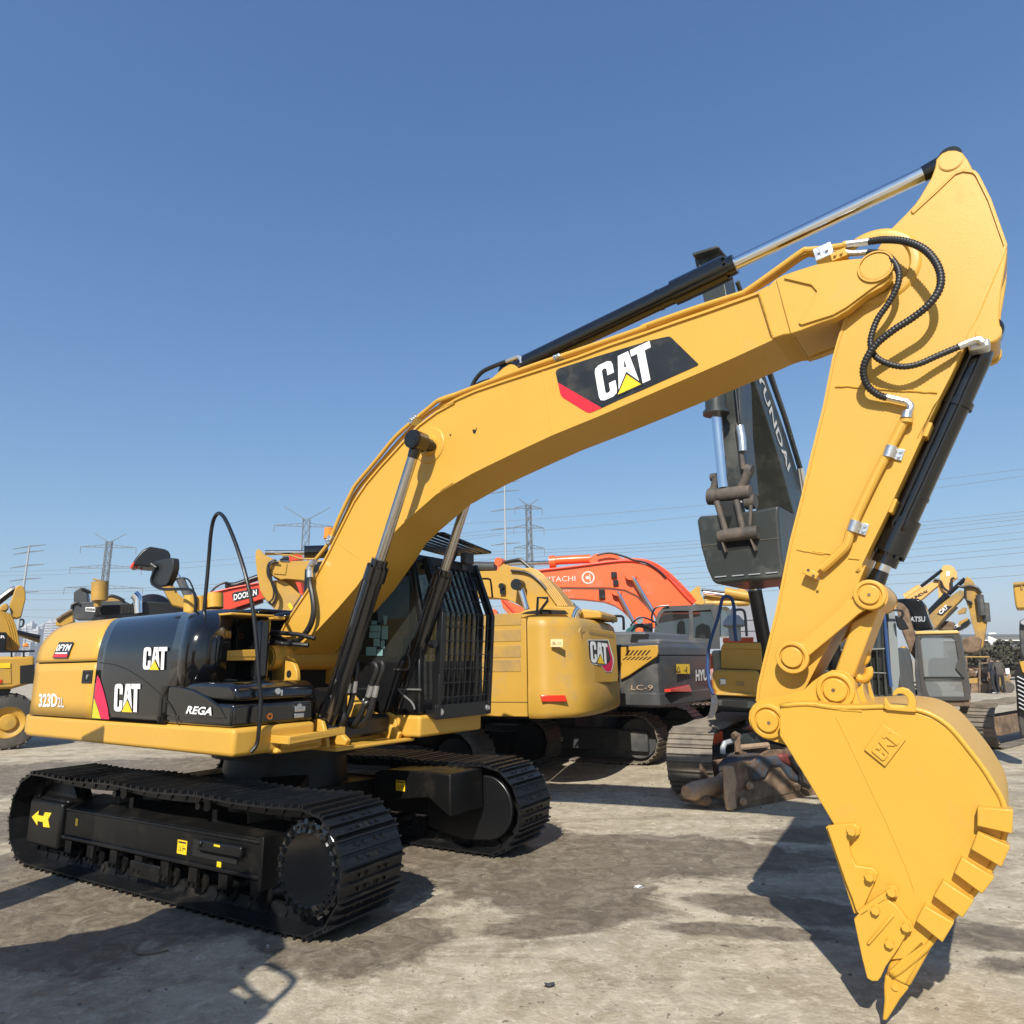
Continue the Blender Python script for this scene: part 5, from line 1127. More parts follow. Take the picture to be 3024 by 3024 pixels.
# roof line, exhaust, mirror, boom
TR(A2, m2, 'engine_hood', [('W',(345,600),(400,560),(470,543),(620,522),(800,530),(850,545),(1010,560),(1040,580),(1040,625),(345,625))], .5, -1.2, YELD, .03)
TR(A2, m2, 'hood_opening', [('W',(380,590),(430,570),(560,552),(740,560),(770,590))], .585, -.02, DARK, 0)
TL(A2, m2, 'exhaust_pipe', [('W',(825,620),(840,570),(862,545))], .60, .065, CHR, 3, 14)
TL(A2, m2, 'mirror_arm', [('W',(512,600),(520,455),(600,460),(600,480),(540,560)),], .8, .022, BLM, 1); TL(A2, m2, 'hand_rail', [('W',(1122,640),(1130,610),(1205,608),(1218,640),(1220,720))], -.6, .022, BLM, 2)
TL(A2, m2, 'hand_rail', [('W',(760,510),(800,500),(860,560),(1060,610),(1100,620),(1140,660))], -.3, .025, BLM, 3)
bp_ = [('W',(-30,245),(55,240),(190,236),(215,195),(240,180),(300,200),(400,215),(480,235),(560,290),(640,360),(700,430),(765,530),(760,640),(420,640),(430,560),(350,505),(260,470),(120,452),(-30,450))]
TR(A2, m2, 'boom', bp_, .24, -.5, YELD, .01)
for i in range(5): TL(A2, m2, 'oil_pipe', [('W',(400+i*14,225-i*2),(480+i*12,260-i*3),(560+i*12,345-i*5),(620+i*16,430-i*3),(690+i*17,525))], .27+.0*i, .018, YELD, 3)
TL(A2, m2, 'hose', [('W',(250,170),(320,155),(380,150),(430,190),(460,215))], .15, .03, RUB, 4); TL(A2, m2, 'hose', [('W',(300,235),(400,245),(470,270),(540,330),(590,390))], .28, .02, RUB, 4)
TL(A2, m2, 'stick_cylinder', [('W',(-60,200),(175,205))], 0, .085, GRY, 1, 16)
TL(A2, m2, 'boom_cylinder_rod', [('W',(378,370),(432,552))], .42, .05, CHR, 1, 14)
c = m2.Y('W', 365, 355, .42); one('pin', BLM, A2, lambda b: b.cyl((c.x, .34, c.z), (c.x, .56, c.z), .09, n=20)); c = m2.Y('W', 235, 365, .26); one('tie_down', BLM, A2, lambda b: (b.cyl((c.x, .24, c.z), (c.x, .34, c.z), .05, n=10), b.box(c.x-.05, c.x+.04, .25, .30, c.z-.12, c.z-.02)))
c = m2.Y('W', 205, 165, .1); one('rod_eye', ORG, A2, lambda b: b.cyl((c.x, -.05, c.z), (c.x, .15, c.z), .07, n=16))

# ---- dark grey excavator: rear weight with white letters
m3 = Fr(.96, 14.3, 145)
A3 = root('excavator', m3, 'dark grey excavator with yellow slotted side grille and white letters on its rear weight', 'excavator')
base(A3, BELT2, -.08, -.47, R(5), frame=GRY)
b = MB(); b.box(-1.8, 2.0, -1.33, 1.33, 1.05, 1.98); b.build('machine_body', GRY, A3, .05)
cw = [(-1.9+.0, 1.37), (-2.35, 1.37), (-2.60, 1.34), (-2.70, 1.2), (-2.78, .7), (-2.80, 0)]; cw = cw+[(x, -y) for x, y in reversed(cw[:-1])]
cw = [(max(x, -2.9), y) for x, y in cw]
b = MB(); rows = []
for z, s in ((1.02,.96),(1.04,1.0),(1.22,1.0),(1.225,.975),(1.83,.975),(1.835,.96),(1.85,.985),(1.98,.97),(2.03,.92),(2.05,.8)): rows.append([(-1.9+(x+1.9)*s-(0), y*(1-(1-s)*.5), z) for x, y in cw])
rows = [smooth_pts(r, 2) for r in rows]
b.grid(rows); k = len(rows[0]); b.add(rows[0], [tuple(range(k))]); b.add(rows[-1], [tuple(range(k))]); b.add([r[0] for r in rows]+[r[-1] for r in rows], [tuple(list(range(len(rows)))+list(range(2*len(rows)-1, len(rows)-1, -1)))])
b.build('counterweight', GRY, A3, .01, angle=30)
def X3(x, y, xx=-2.80, t='V3'): return m3.X(t, x, y, xx)
a0, a1, a2 = X3(865, 1340), X3(865, 1340)+Vector((0,-.34*5.2,0)), X3(865, 1195)
a1.y = a0.y-1.30
text_on('maker_lettering', 'HYUNDAI', a0, a1, a2, WHT, A3, .03, lift=.02)
P = [X3(x, y, -2.79) for x, y in ((612,1245),(785,1245),(780,1122),(610,1122))]; b = MB(); b.add([p+Vector((-.03,0,0)) for p in P], [(0,1,2,3)]); b.build('warning_sticker', DECY, A3, fix=False)
P = [X3(x, y, -2.83) for x, y in ((628,1222),(688,1222),(658,1145))]; b = MB(); b.add(P, [(0,1,2)]); P = [X3(x, y, -2.833) for x, y in ((642,1214),(674,1214),(658,1168))]; b.add(P, [(0,1,2)], 1); P = [X3(x, y, -2.83) for x, y in ((760,1225),(770,1225),(770,1155),(760,1155))]; b.add(P, [(0,1,2,3)]); P = [X3(x, y, -2.83) for x, y in ((730,1195),(765,1188),(765,1200),(730,1205))]; b.add(P, [(0,1,2,3)]); b.build('sticker_sign', [DECB, DECY], A3, fix=False)
P = [X3(x, y, -2.83) for x, y in ((552,1475),(838,1478),(800,1385),(690,1412),(560,1440))]; b = MB(); b.add(P+[p+Vector((.1,0,0)) for p in P], [tuple(range(5))]+[(i, (i+1) % 5, (i+1) % 5+5, i+5) for i in range(5)]); b.build('reflector', RRED, A3, .01)
# hood and side grille
hz = [m3.Y('R4', x, y, .7) for x, y in ((900,655),(1240,655),(1290,695))]
b = MB(); b.prism([(-2.35,2.0),(-2.30,2.26),(-1.6,2.28),(1.2,2.30),(1.2,2.0)], -1.1, .95); b.build('engine_hood', GRY2, A3, .05, 3)
b = MB(); b.box(-2.62, -2.2, -1.2, 1.1, 2.0, 2.12); b.build('hood_rear', GRY2, A3, .04, 3)
for i in range(9):
    P = [m3.Y('V3', 62+i*24, y, .955) for y in (842, 742)]; b = MB(); b.beam(P[0], P[1]+Vector((-.03,0,0)), .035, .02, up=(0,1,0)); b.build('vent_slot', DARK, A3)
b = MB(); b.box(-1.9, 1.9, 1.30, 1.36, 1.24, 1.98); b.box(-1.92, -1.9, 1.2, 1.37, 1.2, 2.0); b.build('side_door', GRY, A3, .01)
P = [m3.Y('R4', x, y, 1.42) for x, y in ((880,735),(1100,722),(1104,760),(1098,790),(1040,830),(930,905),(880,930))]
b = MB(); P = [Vector((p.x, 1.40, p.z)) for p in P]; b.prism([(p.x, p.z) for p in P], 1.37, 1.42); b.build('side_grille', YELD, A3, .01)
for i in range(7):
    for j in range(2):
        x0 = 905+i*24+j*4-(j*20); y0 = 785 if j == 0 else 812
        if x0 > 1035: continue
        P = [m3.Y('R4', x, y, 1.424) for x, y in ((x0,y0),(x0+10,y0),(x0+36,y0-32 if j == 0 else y0-20),(x0+26,y0-32 if j == 0 else y0-20))]; b = MB(); b.add(P, [(0,1,2,3)]); b.build('grille_slot', DARK, A3, fix=False)
for i in range(9):
    for j in range(7):
        if i*16+905 < 920+ (6-j)*0 and j < 3: continue
        if (1060-(905+i*16))*.62 > 0 and 845+j*16 < 905-(i*16)*.62+20: continue
        P = [m3.Y('R4', x, y, 1.366) for x, y in ((912+i*16+(j % 2)*8, 845+j*15),(923+i*16+(j % 2)*8, 845+j*15),(919+i*16+(j % 2)*8, 852+j*15),(908+i*16+(j % 2)*8, 852+j*15))]
        if P[0].x < -1.87: continue
        b = MB(); b.add(P, [(0,1,2,3)]); b.build('grille_hole', DARK, A3, fix=False)
q = [m3.Y('R4', x, y, 1.37) for x, y in ((945,992),(1075,992),(945,962))]
text_on('size_lettering', 'LC-9', q[0], q[1], q[2], TAN, A3, .0, lift=-.02 if False else .01)

def FrV(x, y, d=0.0): return Fr(x, y, -math.degrees(math.atan2(x, y))+d)      # front faces the camera
# ---- cab of a grey excavator looking over that hood, facing right
f4 = FrV(3.2, 15.6)
A4 = root('excavator', f4, 'grey excavator cab with dark side windows, showing over the lettered dark grey rear weight', 'excavator')
base(A4, BELT2, -.5, 1.3, 0, GRY, L0=-3.0, L1=1.2, z0=1.1, z1=2.0)
b = MB()
out = [('V3',(335,930),(350,720),(370,560),(400,470),(460,410),(540,390),(830,380),(1100,365),(1170,380),(1190,420),(1190,560),(1180,700),(1190,930))]
ins = [('V3',(385,715),(410,570),(440,490),(490,450),(640,445),(790,445),(800,600),(790,770),(385,720)), ('V3',(840,450),(1070,430),(1105,560),(1110,700),(1100,805),(850,790))]
def frameplate(parent, fr, name, outl, holes, yy, th, mt):
    pts = [fr.Y(t, x, y, yy) for t, *ps in outl for x, y in ps]
    hs = [[fr.Y(t, x, y, yy) for t, *ps in [h] for x, y in ps] for h in holes]
    bm = bmesh.new(); edges = []
    for loop in [pts]+hs:
        vs = [bm.verts.new((p.x, yy, p.z)) for p in loop]
        for i in range(len(vs)): edges.append(bm.edges.new((vs[i], vs[(i+1) % len(vs)])))
    r = bmesh.ops.triangle_fill(bm, edges=edges, use_beauty=True); fs = [g_ for g_ in r['geom'] if isinstance(g_, bmesh.types.BMFace)]
    bad = []
    def inside(pt, lp):
        c = False; n = len(lp)
        for i in range(n):
            a, b_ = lp[i], lp[i-1]
            if (a.z > pt.z) != (b_.z > pt.z) and pt.x < (b_.x-a.x)*(pt.z-a.z)/(b_.z-a.z)+a.x: c = not c
        return c
    for f in fs:
        c = f.calc_center_median()
        if any(inside(c, h) for h in hs): bad.append(f)
    bmesh.ops.delete(bm, geom=bad, context='FACES_ONLY')
    r = bmesh.ops.extrude_face_region(bm, geom=[f for f in bm.faces]); vv = [v for v in r['geom'] if isinstance(v, bmesh.types.BMVert)]
    bmesh.ops.translate(bm, verts=vv, vec=(0, th, 0)); bmesh.ops.recalc_face_normals(bm, faces=bm.faces)
    me = bpy.data.meshes.new(name); bm.to_mesh(me); bm.free(); me.materials.append(mt)
    o = bpy.data.objects.new(name, me); C.objects.link(o); o.parent = parent; seat(o, parent, fr); return o, hs
cb, hs = frameplate(A4, f4, 'cab', out, ins, 0, .08, GRY)
for h in hs: b = MB(); b.add([Vector((p.x, .04, p.z)) for p in h], [tuple(range(len(h)))]); b.build('side_window', GLS, cb, fix=False)
cb2, hs = frameplate(A4, f4, 'cab', out, ins, 1.0, .08, GRY); cb2.name = 'cab_far_side'
TR(A4, f4, 'cab_roof', [('V3',(430,430),(480,395),(560,385),(1100,362),(1170,378),(1185,400),(1180,425),(1090,420),(460,440))], .05, 1.0, GRY, .02)
TR(A4, f4, 'windscreen', [('V3',(1195,400),(1260,390),(1310,420),(1335,500),(1340,640),(1330,770),(1200,770))], .1, .9, GLC, .0)
TR(A4, f4, 'cab_rear', [('V3',(335,1000),(350,720),(372,560),(400,470),(420,470),(395,570),(375,720),(365,1000))], .05, 1.0, GRY, 0)
TR(A4, f4, 'seat', [('V3',(640,760),(650,600),(690,560),(740,590),(750,760))], .3, .4, CLO3, .03); TR(A4, f4, 'control_box', [('V3',(880,800),(890,640),(960,600),(1060,640),(1080,800))], .3, .4, DARK, .03)
b = MB(); c = f4.Y('V3', 165, 565, 0); b.cyl(c+Vector((0,-.06,0)), c+Vector((0,.06,0)), .085, n=20); A4l = b.build('work_lamp', LENS, A4, .01)
TL(A4, f4, 'guard_rail', [('V3',(330,600),(320,520),(350,430),(420,390),(540,380))], -.05, .02, BLM, 4); TL(A4, f4, 'guard_rail', [('V3',(50,640),(110,570),(200,530),(300,560),(380,600))], -.05, .02, BLM, 3)
TR(A4, f4, 'engine_block', [('V3',(20,740),(50,650),(110,610),(330,600),(330,740))], .2, .8, BLM, .02); TR(A4, f4, 'cover_cloth', [('V3',(-20,740),(0,680),(60,640),(110,650),(120,740))], .1, .3, mat('teal_cover', (.01,.09,.09), .7), .02)
TR(A4, f4, 'filter_housing', [('V3',(110,740),(110,680),(150,655),(215,665),(220,740))], -.0, .2, ORG, .03)

# ---- two orange excavators
f5 = Fr(2.6, 17.2, -8)
A5 = root('excavator', f5, 'orange excavator whose upper boom carries pale lettering and a round emblem', 'excavator')
base(A5, BELT3, 2.6, .3, 0, ORG)
up = [('W',(490,245),(560,238),(810,205),(1160,165),(1250,155),(1330,165),(1430,190),(1500,230),(1560,280),(1650,370),(1720,450),(1790,515),(1850,600),(1500,660),(1480,600),(1400,510),(1330,440),(1230,392),(1100,375),(700,373),(500,373))]
TR(A5, f5, 'boom', up, -.25, .5, ORG, .012)
TL(A5, f5, 'edge_pipe', [('W',(500,238),(800,204),(1160,158),(1330,158),(1430,182),(1560,270),(1720,440),(1790,505))], -.28, .03, RED, 3)
for k_ in range(3): TL(A5, f5, 'oil_pipe', [('W',(1180+k_*20,150-k_*6),(1330+k_*14,155-k_*6),(1440+k_*14,190-k_*8),(1560+k_*14,270-k_*8),(1680+k_*14,385-k_*8),(1790+k_*10,500-k_*8))], -.22+.08*k_, .022, RED if k_ == 1 else ORG, 3)
TL(A5, f5, 'stick_cylinder', [('W',(620,162),(700,152),(950,140))], -.05, .11, ORG, 1, 16); c = f5.Y('W', 640, 168, -.05); one('rod_guide', ORG, A5, lambda b: b.cyl(c+Vector((-.08,0,0)), c+Vector((.08,0,.01)), .17, n=20))
TL(A5, f5, 'rod', [('W',(250,182),(640,168))], -.05, .05, CHRD, 1, 12); TR(A5, f5, 'cylinder_bracket', [('W',(930,165),(960,115),(1000,95),(1100,92),(1170,112),(1230,150),(1160,160),(960,180))], -.15, .3, ORG, .02)
TL(A5, f5, 'hose', [('W',(1000,110),(1090,92),(1170,105),(1250,130),(1300,150),(1400,170),(1500,230),(1560,290))], -.30, .025, RUB, 3)
TR(A5, f5, 'stick', [('W',(165,185),(175,155),(215,145),(250,170),(260,215),(230,460),(420,545),(400,600),(290,600),(235,540),(215,470))], .0, .3, ORG, .02)
TL(A5, f5, 'stick_guard', [('W',(235,470),(350,600))], -.03, .035, RED, 1); 
wr(A5, f5, 'maker_lettering', 'HITACHI', 'W', (560,330), (826,320), (560,288), -.255, LTR, .0)
c = f5.Y('W', 930, 292, -.255); b = MB(); b.lathe([(0, .16), (-.004, .16), (-.004, .125), (0, .125)], c, 'y', 30); b.cyl(c+Vector((-.02,-.003,0)), c+Vector((-.02,0,0)), .045, n=16); b.box(c.x+.03, c.x+.055, c.y-.003, c.y, c.z-.09, c.z+.09); b.build('round_emblem', LTR, A5)
TL(A5, f5, 'boom_cylinder_rod', [('W',(1290,285),(1465,575))], -.40, .055, CHR, 1, 14); c = f5.Y('W', 1275, 270, -.35); one('pin', ORG, A5, lambda b: b.cyl((c.x, -.45, c.z), (c.x, -.24, c.z), .14, n=22))
c = f5.Y('W', 1140, 275, -.27); one('tie_down', BLM, A5, lambda b: (b.box(c.x-.07, c.x+.07, -.33, -.25, c.z-.05, c.z+.08), b.box(c.x-.03, c.x+.10, -.32, -.25, c.z-.24, c.z-.12)))
f6 = Fr(2.2, 20.5, -8)
A6 = root('excavator', f6, 'second orange excavator whose boom shows below and behind the lettered orange boom', 'excavator')
base(A6, BELT3, 2.0, .3, 0, ORG)
TR(A6, f6, 'boom', [('W',(560,372),(700,370),(1100,372),(1230,380),(1330,440),(1450,560),(1480,700),(1330,700),(1300,650),(1210,560),(1150,520),(1060,488),(900,470),(740,460),(560,455))], -.25, .5, ORG, .012)
TL(A6, f6, 'boom_cylinder_rod', [('W',(1168,405),(1300,655))], -.40, .06, CHR, 1, 14); wr(A6, f6, 'size_lettering', 'ZX210', 'W', (660,408), (785,404), (660,388), -.255, LTR, .0)
c = f6.Y('W', 1045, 420, -.27); one('tie_down', BLM, A6, lambda b: b.box(c.x-.10, c.x+.08, -.33, -.25, c.z-.15, c.z+.10)); c = f6.Y('W', 1160, 405, -.27); one('pin', ORG, A6, lambda b: b.cyl((c.x, -.45, c.z), (c.x, -.24, c.z), .14, n=22))
TR(A6, f6, 'stick', [('W',(120,600),(135,560),(165,545),(185,570),(190,610))], -.1, .3, ORG, .02)

# ---- yellow excavators whose folded arms show right of the orange boom
f7 = FrV(6.2, 24)
A7 = root('excavator', f7, 'pale yellow excavator arm lying level beyond the grey cab, with bright rods', 'excavator')
base(A7, BELT3, 1.0, .3, 0, YELD); 
TR(A7, f7, 'stick', [('V3',(800,210),(870,160),(905,130),(940,150),(935,220),(960,270),(1000,350),(960,370),(870,360),(830,280))], -.2, .4, YELD, .01)
TL(A7, f7, 'boom', [('V3',(990,320),(1220,270),(1700,330))], 0, .15, YELD, 2, 8); TL(A7, f7, 'stick_cylinder', [('V3',(1245,205),(1680,285))], -.3, .16, YELD, 1, 14); TL(A7, f7, 'rod', [('V3',(950,180),(1245,215))], -.3, .05, BLM, 1)
TL(A7, f7, 'rod', [('V3',(975,215),(1240,250))], -.25, .10, CHR, 1, 12); TL(A7, f7, 'stick_cylinder', [('V3',(1330,240),(1500,190))], -.1, .12, YELD, 1, 12); TL(A7, f7, 'rod', [('V3',(1500,195),(1840,125))], -.1, .05, BLM, 1)
TL(A7, f7, 'boom_edge', [('V3',(1000,350),(1300,350),(1700,330)),], -.2, .09, YELD, 2); TR(A7, f7, 'bracket', [('V3',(1400,385),(1440,350),(1520,350),(1560,385))], -.2, .3, YELD, 0)
f8 = FrV(5.4, 21)
b = MB(); q0 = f8.Y('V3', 1385, 900, 0); q1 = f8.Y('V3', 1760, 380, 0)
b.box(q0.x, q1.x, 0, 2.4, 0.0, q1.z)
A8 = root('container', f8, 'pale grey site container standing behind the yellow tool box', 'container')
b.build('container_wall', GRY2.copy() if False else mat('pale_grey_panel', (.22,.235,.26), .6, var=.08), A8, .01)
for i in range(9): zq = .35+i*.32; one('rib', mat('pale_grey_panel', (.22,.235,.26)), A8, lambda b: b.box(q0.x, q1.x, -.03, 0.0, zq, zq+.03))

# ---- dark green excavator facing the camera, bucket hanging folded
m11 = Fr(4.75, 10.9, 232)
A9 = root('excavator', m11, 'dark green excavator with its bucket hung high and a yellow tool box below', 'excavator')
base(A9, BELT2, .30, -.28, R(10), frame=GRN)
b = MB(); b.box(-1.9, 1.0, -1.35, .30, 1.05, 1.9); b.box(-1.9, -.6, .30, .95, 1.05, 1.9); b.box(.0, 1.3, -1.30, .1, 1.0, 1.14); b.build('machine_body', GRN, A9, .04)
def beam_path(parent, name, pts, w_, hs_, mt):
    """box girder along (x, z) centre line with height hs_ at each station, width w_"""
    P = [Vector((x, z)) for x, z in pts]; up_, lo = [], []
    for i, p in enumerate(P):
        d = (P[min(i+1, len(P)-1)]-P[max(i-1, 0)]).normalized(); n = Vector((-d.y, d.x)); up_.append(p+n*hs_[i]/2); lo.append(p-n*hs_[i]/2)
    b = MB(); b.prism([(q.x, q.y) for q in up_]+[(q.x, q.y) for q in reversed(lo)], -w_/2, w_/2); return b.build(name, mt, parent, .012)
bm11 = beam_path(A9, 'boom', [(.15,1.9),(.55,2.8),(1.15,3.9),(1.75,4.75),(2.5,5.55),(3.25,6.30)], .50, [.35,.62,.80,.66,.50,.34], GRN)
q = m11.Y('G1', 628, 250, -.255)
def sideb(x, y): return m11.Y('G1', x, y, .255)
b0_, b1_ = Vector((2.72,.256,5.80)), Vector((1.55,.256,4.42)); d_ = (b1_-b0_).normalized(); n_ = Vector((d_.z, 0, -d_.x))
text_on('maker_lettering', 'HYUNDAI', b0_-n_*.10, b1_-n_*.10, b0_+n_*.10, LTR, A9, .02, lift=.004)
TLp = lambda name, pts, r, mt, parent=A9, sm=1, n=12: one(name, mt, parent, lambda b: b.tube(smooth_pts(pts, sm) if sm > 1 else [Vector(p) for p in pts], r, n))
TLp('edge_pipe', [(.9,.30,4.25),(1.6,.30,5.15),(2.3,.30,5.85),(3.2,.30,6.62)], .03, GRN); TLp('edge_pipe', [(.8,.24,4.35),(1.5,.24,5.25),(2.3,.24,6.0)], .025, BLM)
def XP(parent, name, pts, xx, depth, mt, bevel=.01, t='G1'):
    """outline read on the real plane x = xx of the machine, given depth behind it"""
    q = [m11.X(t, x, y, xx) for x, y in pts]; b = MB(); b.prism([(p.y, p.z) for p in q], xx-depth, xx, axis='x'); return b.build(name, mt, parent, bevel)
stk11 = XP(A9, 'stick', [(122+12,-760+60),(300,-800),(352,250),(395,250),(430,1085),(520,1085),(565,1110),(545,780),(508,430),(500,200),(430,-300),(335,-885),(205,-870),(122,-830)][:0] or [(130,-830),(330,-890),(440,-300),(508,200),(520,600),(568,1100),(400,1110),(360,700),(330,200),(250,-300)], 3.66, .42, GRN)
XP(A9, 'stick_cap', [(118,-835),(330,-900),(335,-880),(124,-812)], 3.78, .60, GRN)
XP(A9, 'stick_rib', [(180,-790),(186,-792),(192,-640),(186,-640)], 3.67, .02, GRN); XP(A9, 'stick_rib', [(258,-810),(264,-812),(272,-660),(266,-660)], 3.67, .02, GRN)
def XL(name, pts, xx, r, mt, parent=A9, n=14): return one(name, mt, parent, lambda b: b.tube([m11.X('G1', x, y, xx) for x, y in pts], r, n))
o = XL('bucket_cylinder', [(270,-300),(305,300),(315,470)], 3.86, .095, GRN, n=20); XL('gland', [(312,335),(316,455)], 3.86, .125, GRN, o, 22); XL('gland_flange', [(317,455),(318,480)], 3.86, .155, GRN, o, 22); XL('rod', [(318,480),(378,1080)], 3.84, .062, CHR, o, 18)
XL('oil_pipe', [(240,290),(250,470)], 3.86, .018, BLM); XL('oil_pipe', [(470,230),(505,560)], 3.74, .02, GRM if False else BLM); XL('hose_fitting', [(510,575),(530,680),(535,780)], 3.74, .045, ZINC); XL('oil_pipe', [(490,560),(515,740),(540,930)], 3.72, .03, GRIM)
XL('bucket_linkage', [(300,1155),(330,1140),(600,1115)], 3.84, .085, GRIM, n=18)
XL('bucket_linkage', [(258,1150),(330,1150)], 3.84, .10, GRIM, n=18); XL('bucket_linkage', [(275,995),(325,990)], 3.66, .05, GRIM); XL('bucket_linkage', [(325,985),(290,1130)], 3.72, .05, GRIM)
XL('bucket_linkage', [(585,945),(500,1120)], 3.72, .055, GRIM); XL('bucket_linkage', [(560,935),(610,945)], 3.68, .075, GRIM); XL('bucket_linkage', [(560,1200),(640,1190)], 3.80, .085, GRIM)
XP(A9, 'push_link', [(310,1190),(490,1180),(545,1440),(405,1460)], 3.92, .20, mat('matt_black_steel', (.012,.012,.012), .6)); XL('push_link_edge', [(320,1190),(400,1450)], 3.95, .035, GRIM); XL('push_link_edge', [(480,1180),(540,1440)], 3.95, .035, GRIM); XL('push_link_edge', [(600,1220),(590,1440)], 3.95, .022, GRIM)  # near-black plate filling the gap between the link edges
XL('hinge_pin', [(345,1480),(410,1465),(540,1450),(660,1440)], 3.97, .075, GRIM, n=18)
bk = XP(A9, 'bucket', [(158,1345),(178,1308),(330,1297),(620,1262),(828,1222),(822,1300),(845,1600),(868,1745),(850,1815),(600,1832),(318,1864),(285,1838),(240,1740),(190,1560)], 3.92, .95, GRN, .09)
bk.modifiers['b'].segments = 5
XP(bk, 'hinge_plate', [(365,1500),(395,1600),(385,1610),(350,1510)], 4.0, .10, GRIM); XP(bk, 'hinge_plate', [(590,1470),(640,1590),(625,1595),(580,1480)], 4.0, .10, GRIM); XP(bk, 'bucket_recess', [(395,1510),(600,1490),(615,1560),(405,1590)], 3.925, .01, DARK, 0)
XP(bk, 'seam', [(200,1548),(330,1530),(330,1538),(202,1556)], 3.926, .01, GRIM, 0); XP(bk, 'seam', [(660,1500),(825,1485),(825,1493),(660,1508)], 3.926, .01, GRIM, 0)
for x, y in ((305,1802),(445,1792),(580,1782),(720,1770)): XP(bk, 'wear_strip', [(x,y),(x+95,y-8),(x+95,y),(x,y+8)], 3.935, .02, GALV, 0)
# cylinders of the boom
for s in (-1, 1):
    o = one('boom_cylinder', BLM, A9, lambda b: b.cyl((.95, s*.46, 1.35), (1.36, s*.46, 2.75), .10, n=20)); one('rod', CHR, o, lambda b: b.cyl((1.36, s*.46, 2.75), (1.72, s*.46, 4.35), .055, n=16))
# yellow boxes, strap, lamp at the front corner
f9 = FrV(3.2, 9.15)
TR(A9, f9, 'tool_box_lid', [('V3',(1235,850),(1700,850),(1715,935),(1195,930),(1210,890))], .15, .25, YELD, .01); TR(A9, f9, 'tool_box', [('V3',(1195,925),(1715,935),(1730,1200),(1200,1180))], .15, .25, mat('ochre_paint', (.46,.26,.035), .5, var=.08), .01)
TR(A9, f9, 'front_box', [('V3',(1085,1225),(1130,1190),(1640,1205),(1685,1225),(1680,1500),(1640,1545),(1150,1520),(1090,1430))], .0, .35, mat('ochre_paint', (.46,.26,.035)), .03)
TR(A9, f9, 'box_sill', [('V3',(1125,1482),(1660,1500),(1662,1530),(1130,1512))], -.03, .1, YELD, .005)
TR(A9, f9, 'box_lamp', [('V3',(1180,1305),(1262,1310),(1265,1385),(1185,1385))], -.02, .04, LENS, .008); TR(A9, f9, 'box_handle', [('V3',(1395,1345),(1490,1350),(1490,1395),(1390,1388))], -.015, .02, YELO, .004)
TR(A9, f9, 'front_bumper', [('V3',(1125,1530),(1660,1545),(1640,1700),(1500,1690),(1160,1660))], .05, .35, GRN, .02); TR(A9, f9, 'bumper_slot', [('V3',(1212,1578),(1540,1590),(1530,1665),(1205,1650))], .045, .02, DARK, .0)
TL(A9, f9, 'strap', [('V3',(1390,830),(1370,640),(1370,450),(1340,310),(1290,265),(1235,275),(1205,330),(1170,500),(1100,720),(1060,850),(1035,1000),(1030,1200),(1050,1380),(1100,1500))], -.08, .022, BLUE, 4); TR(A9, f9, 'strap', [('V3',(1070,1490),(1140,1520),(1165,1600),(1150,1700),(1100,1800),(1020,1810),(1055,1720),(1075,1600))], -.08, .02, BLUP, .0)
TR(A9, f9, 'orange_panel', [('V3',(1220,850),(1220,790),(1610,780),(1610,850))], 1.5, .2, ORG, .01); one('air_filter_cap', GALV, A9, lambda b: (lambda c: b.lathe([(.16,.001),(.14,.08),(.05,.15),(0,.16),(-.02,.14),(-.03,.09),(-.22,.08)], c, 'z', 24))(m11.loc(f9.o+f9.Y('V3', 1640, 625, .9))))
for o in list(A9.children):
    pass
TL(A9, f9, 'hand_rail', [('V3',(1380,440),(1430,430),(1490,450),(1510,560),(1525,770))], .6, .018, GRY, 3)
# cab with bars over its windscreen
f10 = FrV(5.0, 9.6)
CB9, hs = frameplate(A9, f10, 'cab', [('H1',(60,560),(440,230),(560,225),(560,300),(690,330),(710,500),(760,1300),(740,1370),(500,1350),(60,1300))], [('H1',(330,880),(660,890),(690,1300),(520,1290),(100,1100),(100,900)), ('H1',(320,500),(420,430),(640,440),(655,850),(330,840),(120,830),(130,760))], .0, .06, GRN)
for h in hs: b = MB(); b.add([Vector((p.x, .05, p.z)) for p in h], [tuple(range(len(h)))]); b.build('windscreen', GLS, CB9, fix=False)
for i in range(7): x = 300+i*62; TL(CB9, f10, 'guard_bar', [('H1',(x-20,480),(x,900),(x+25,1300))], -.05, .012, GRN, 1, 6)
TL(CB9, f10, 'guard_bar', [('H1',(120,880),(690,860))], -.05, .02, GRN, 1); TL(CB9, f10, 'guard_bar', [('H1',(120,1070),(700,1090))], -.05, .012, GRN, 1)
TR(A9, f10, 'cab_side', [('H1',(690,330),(760,300),(800,700),(830,1100),(800,1330),(750,1330),(700,600))], .05, .7, mat('pale_side_glass', (.22,.24,.24), .25), .01)
TR(A9, f10, 'cab_roof', [('H1',(440,235),(560,200),(700,260),(760,300),(690,335),(440,300))], .05, 1.4, GRN, .02); TR(A9, f10, 'cab_roof_sign', [('H1',(455,198),(560,200),(562,222),(450,222))], .0, .05, YELD, .004)
TR(A9, f10, 'roof_lamp', [('H1',(552,103),(610,100),(608,165),(560,165))], -.05, .12, TAN, .02); TL(A9, f10, 'lamp_stem', [('H1',(580,165),(575,230))], 0, .015, BLM, 1)
TL(A9, f10, 'strap', [('H1',(680,520),(700,760),(720,1000),(745,1220))], -.1, .022, BLUE, 2); TR(A9, f10, 'mirror', [('H1',(780,540),(840,545),(880,600),(920,670),(830,680),(800,640))], -.1, .05, BLM, .015); TL(A9, f10, 'mirror_arm', [('H1',(720,600),(710,500),(760,490),(850,500),(850,560))], -.1, .016, BLM, 3)

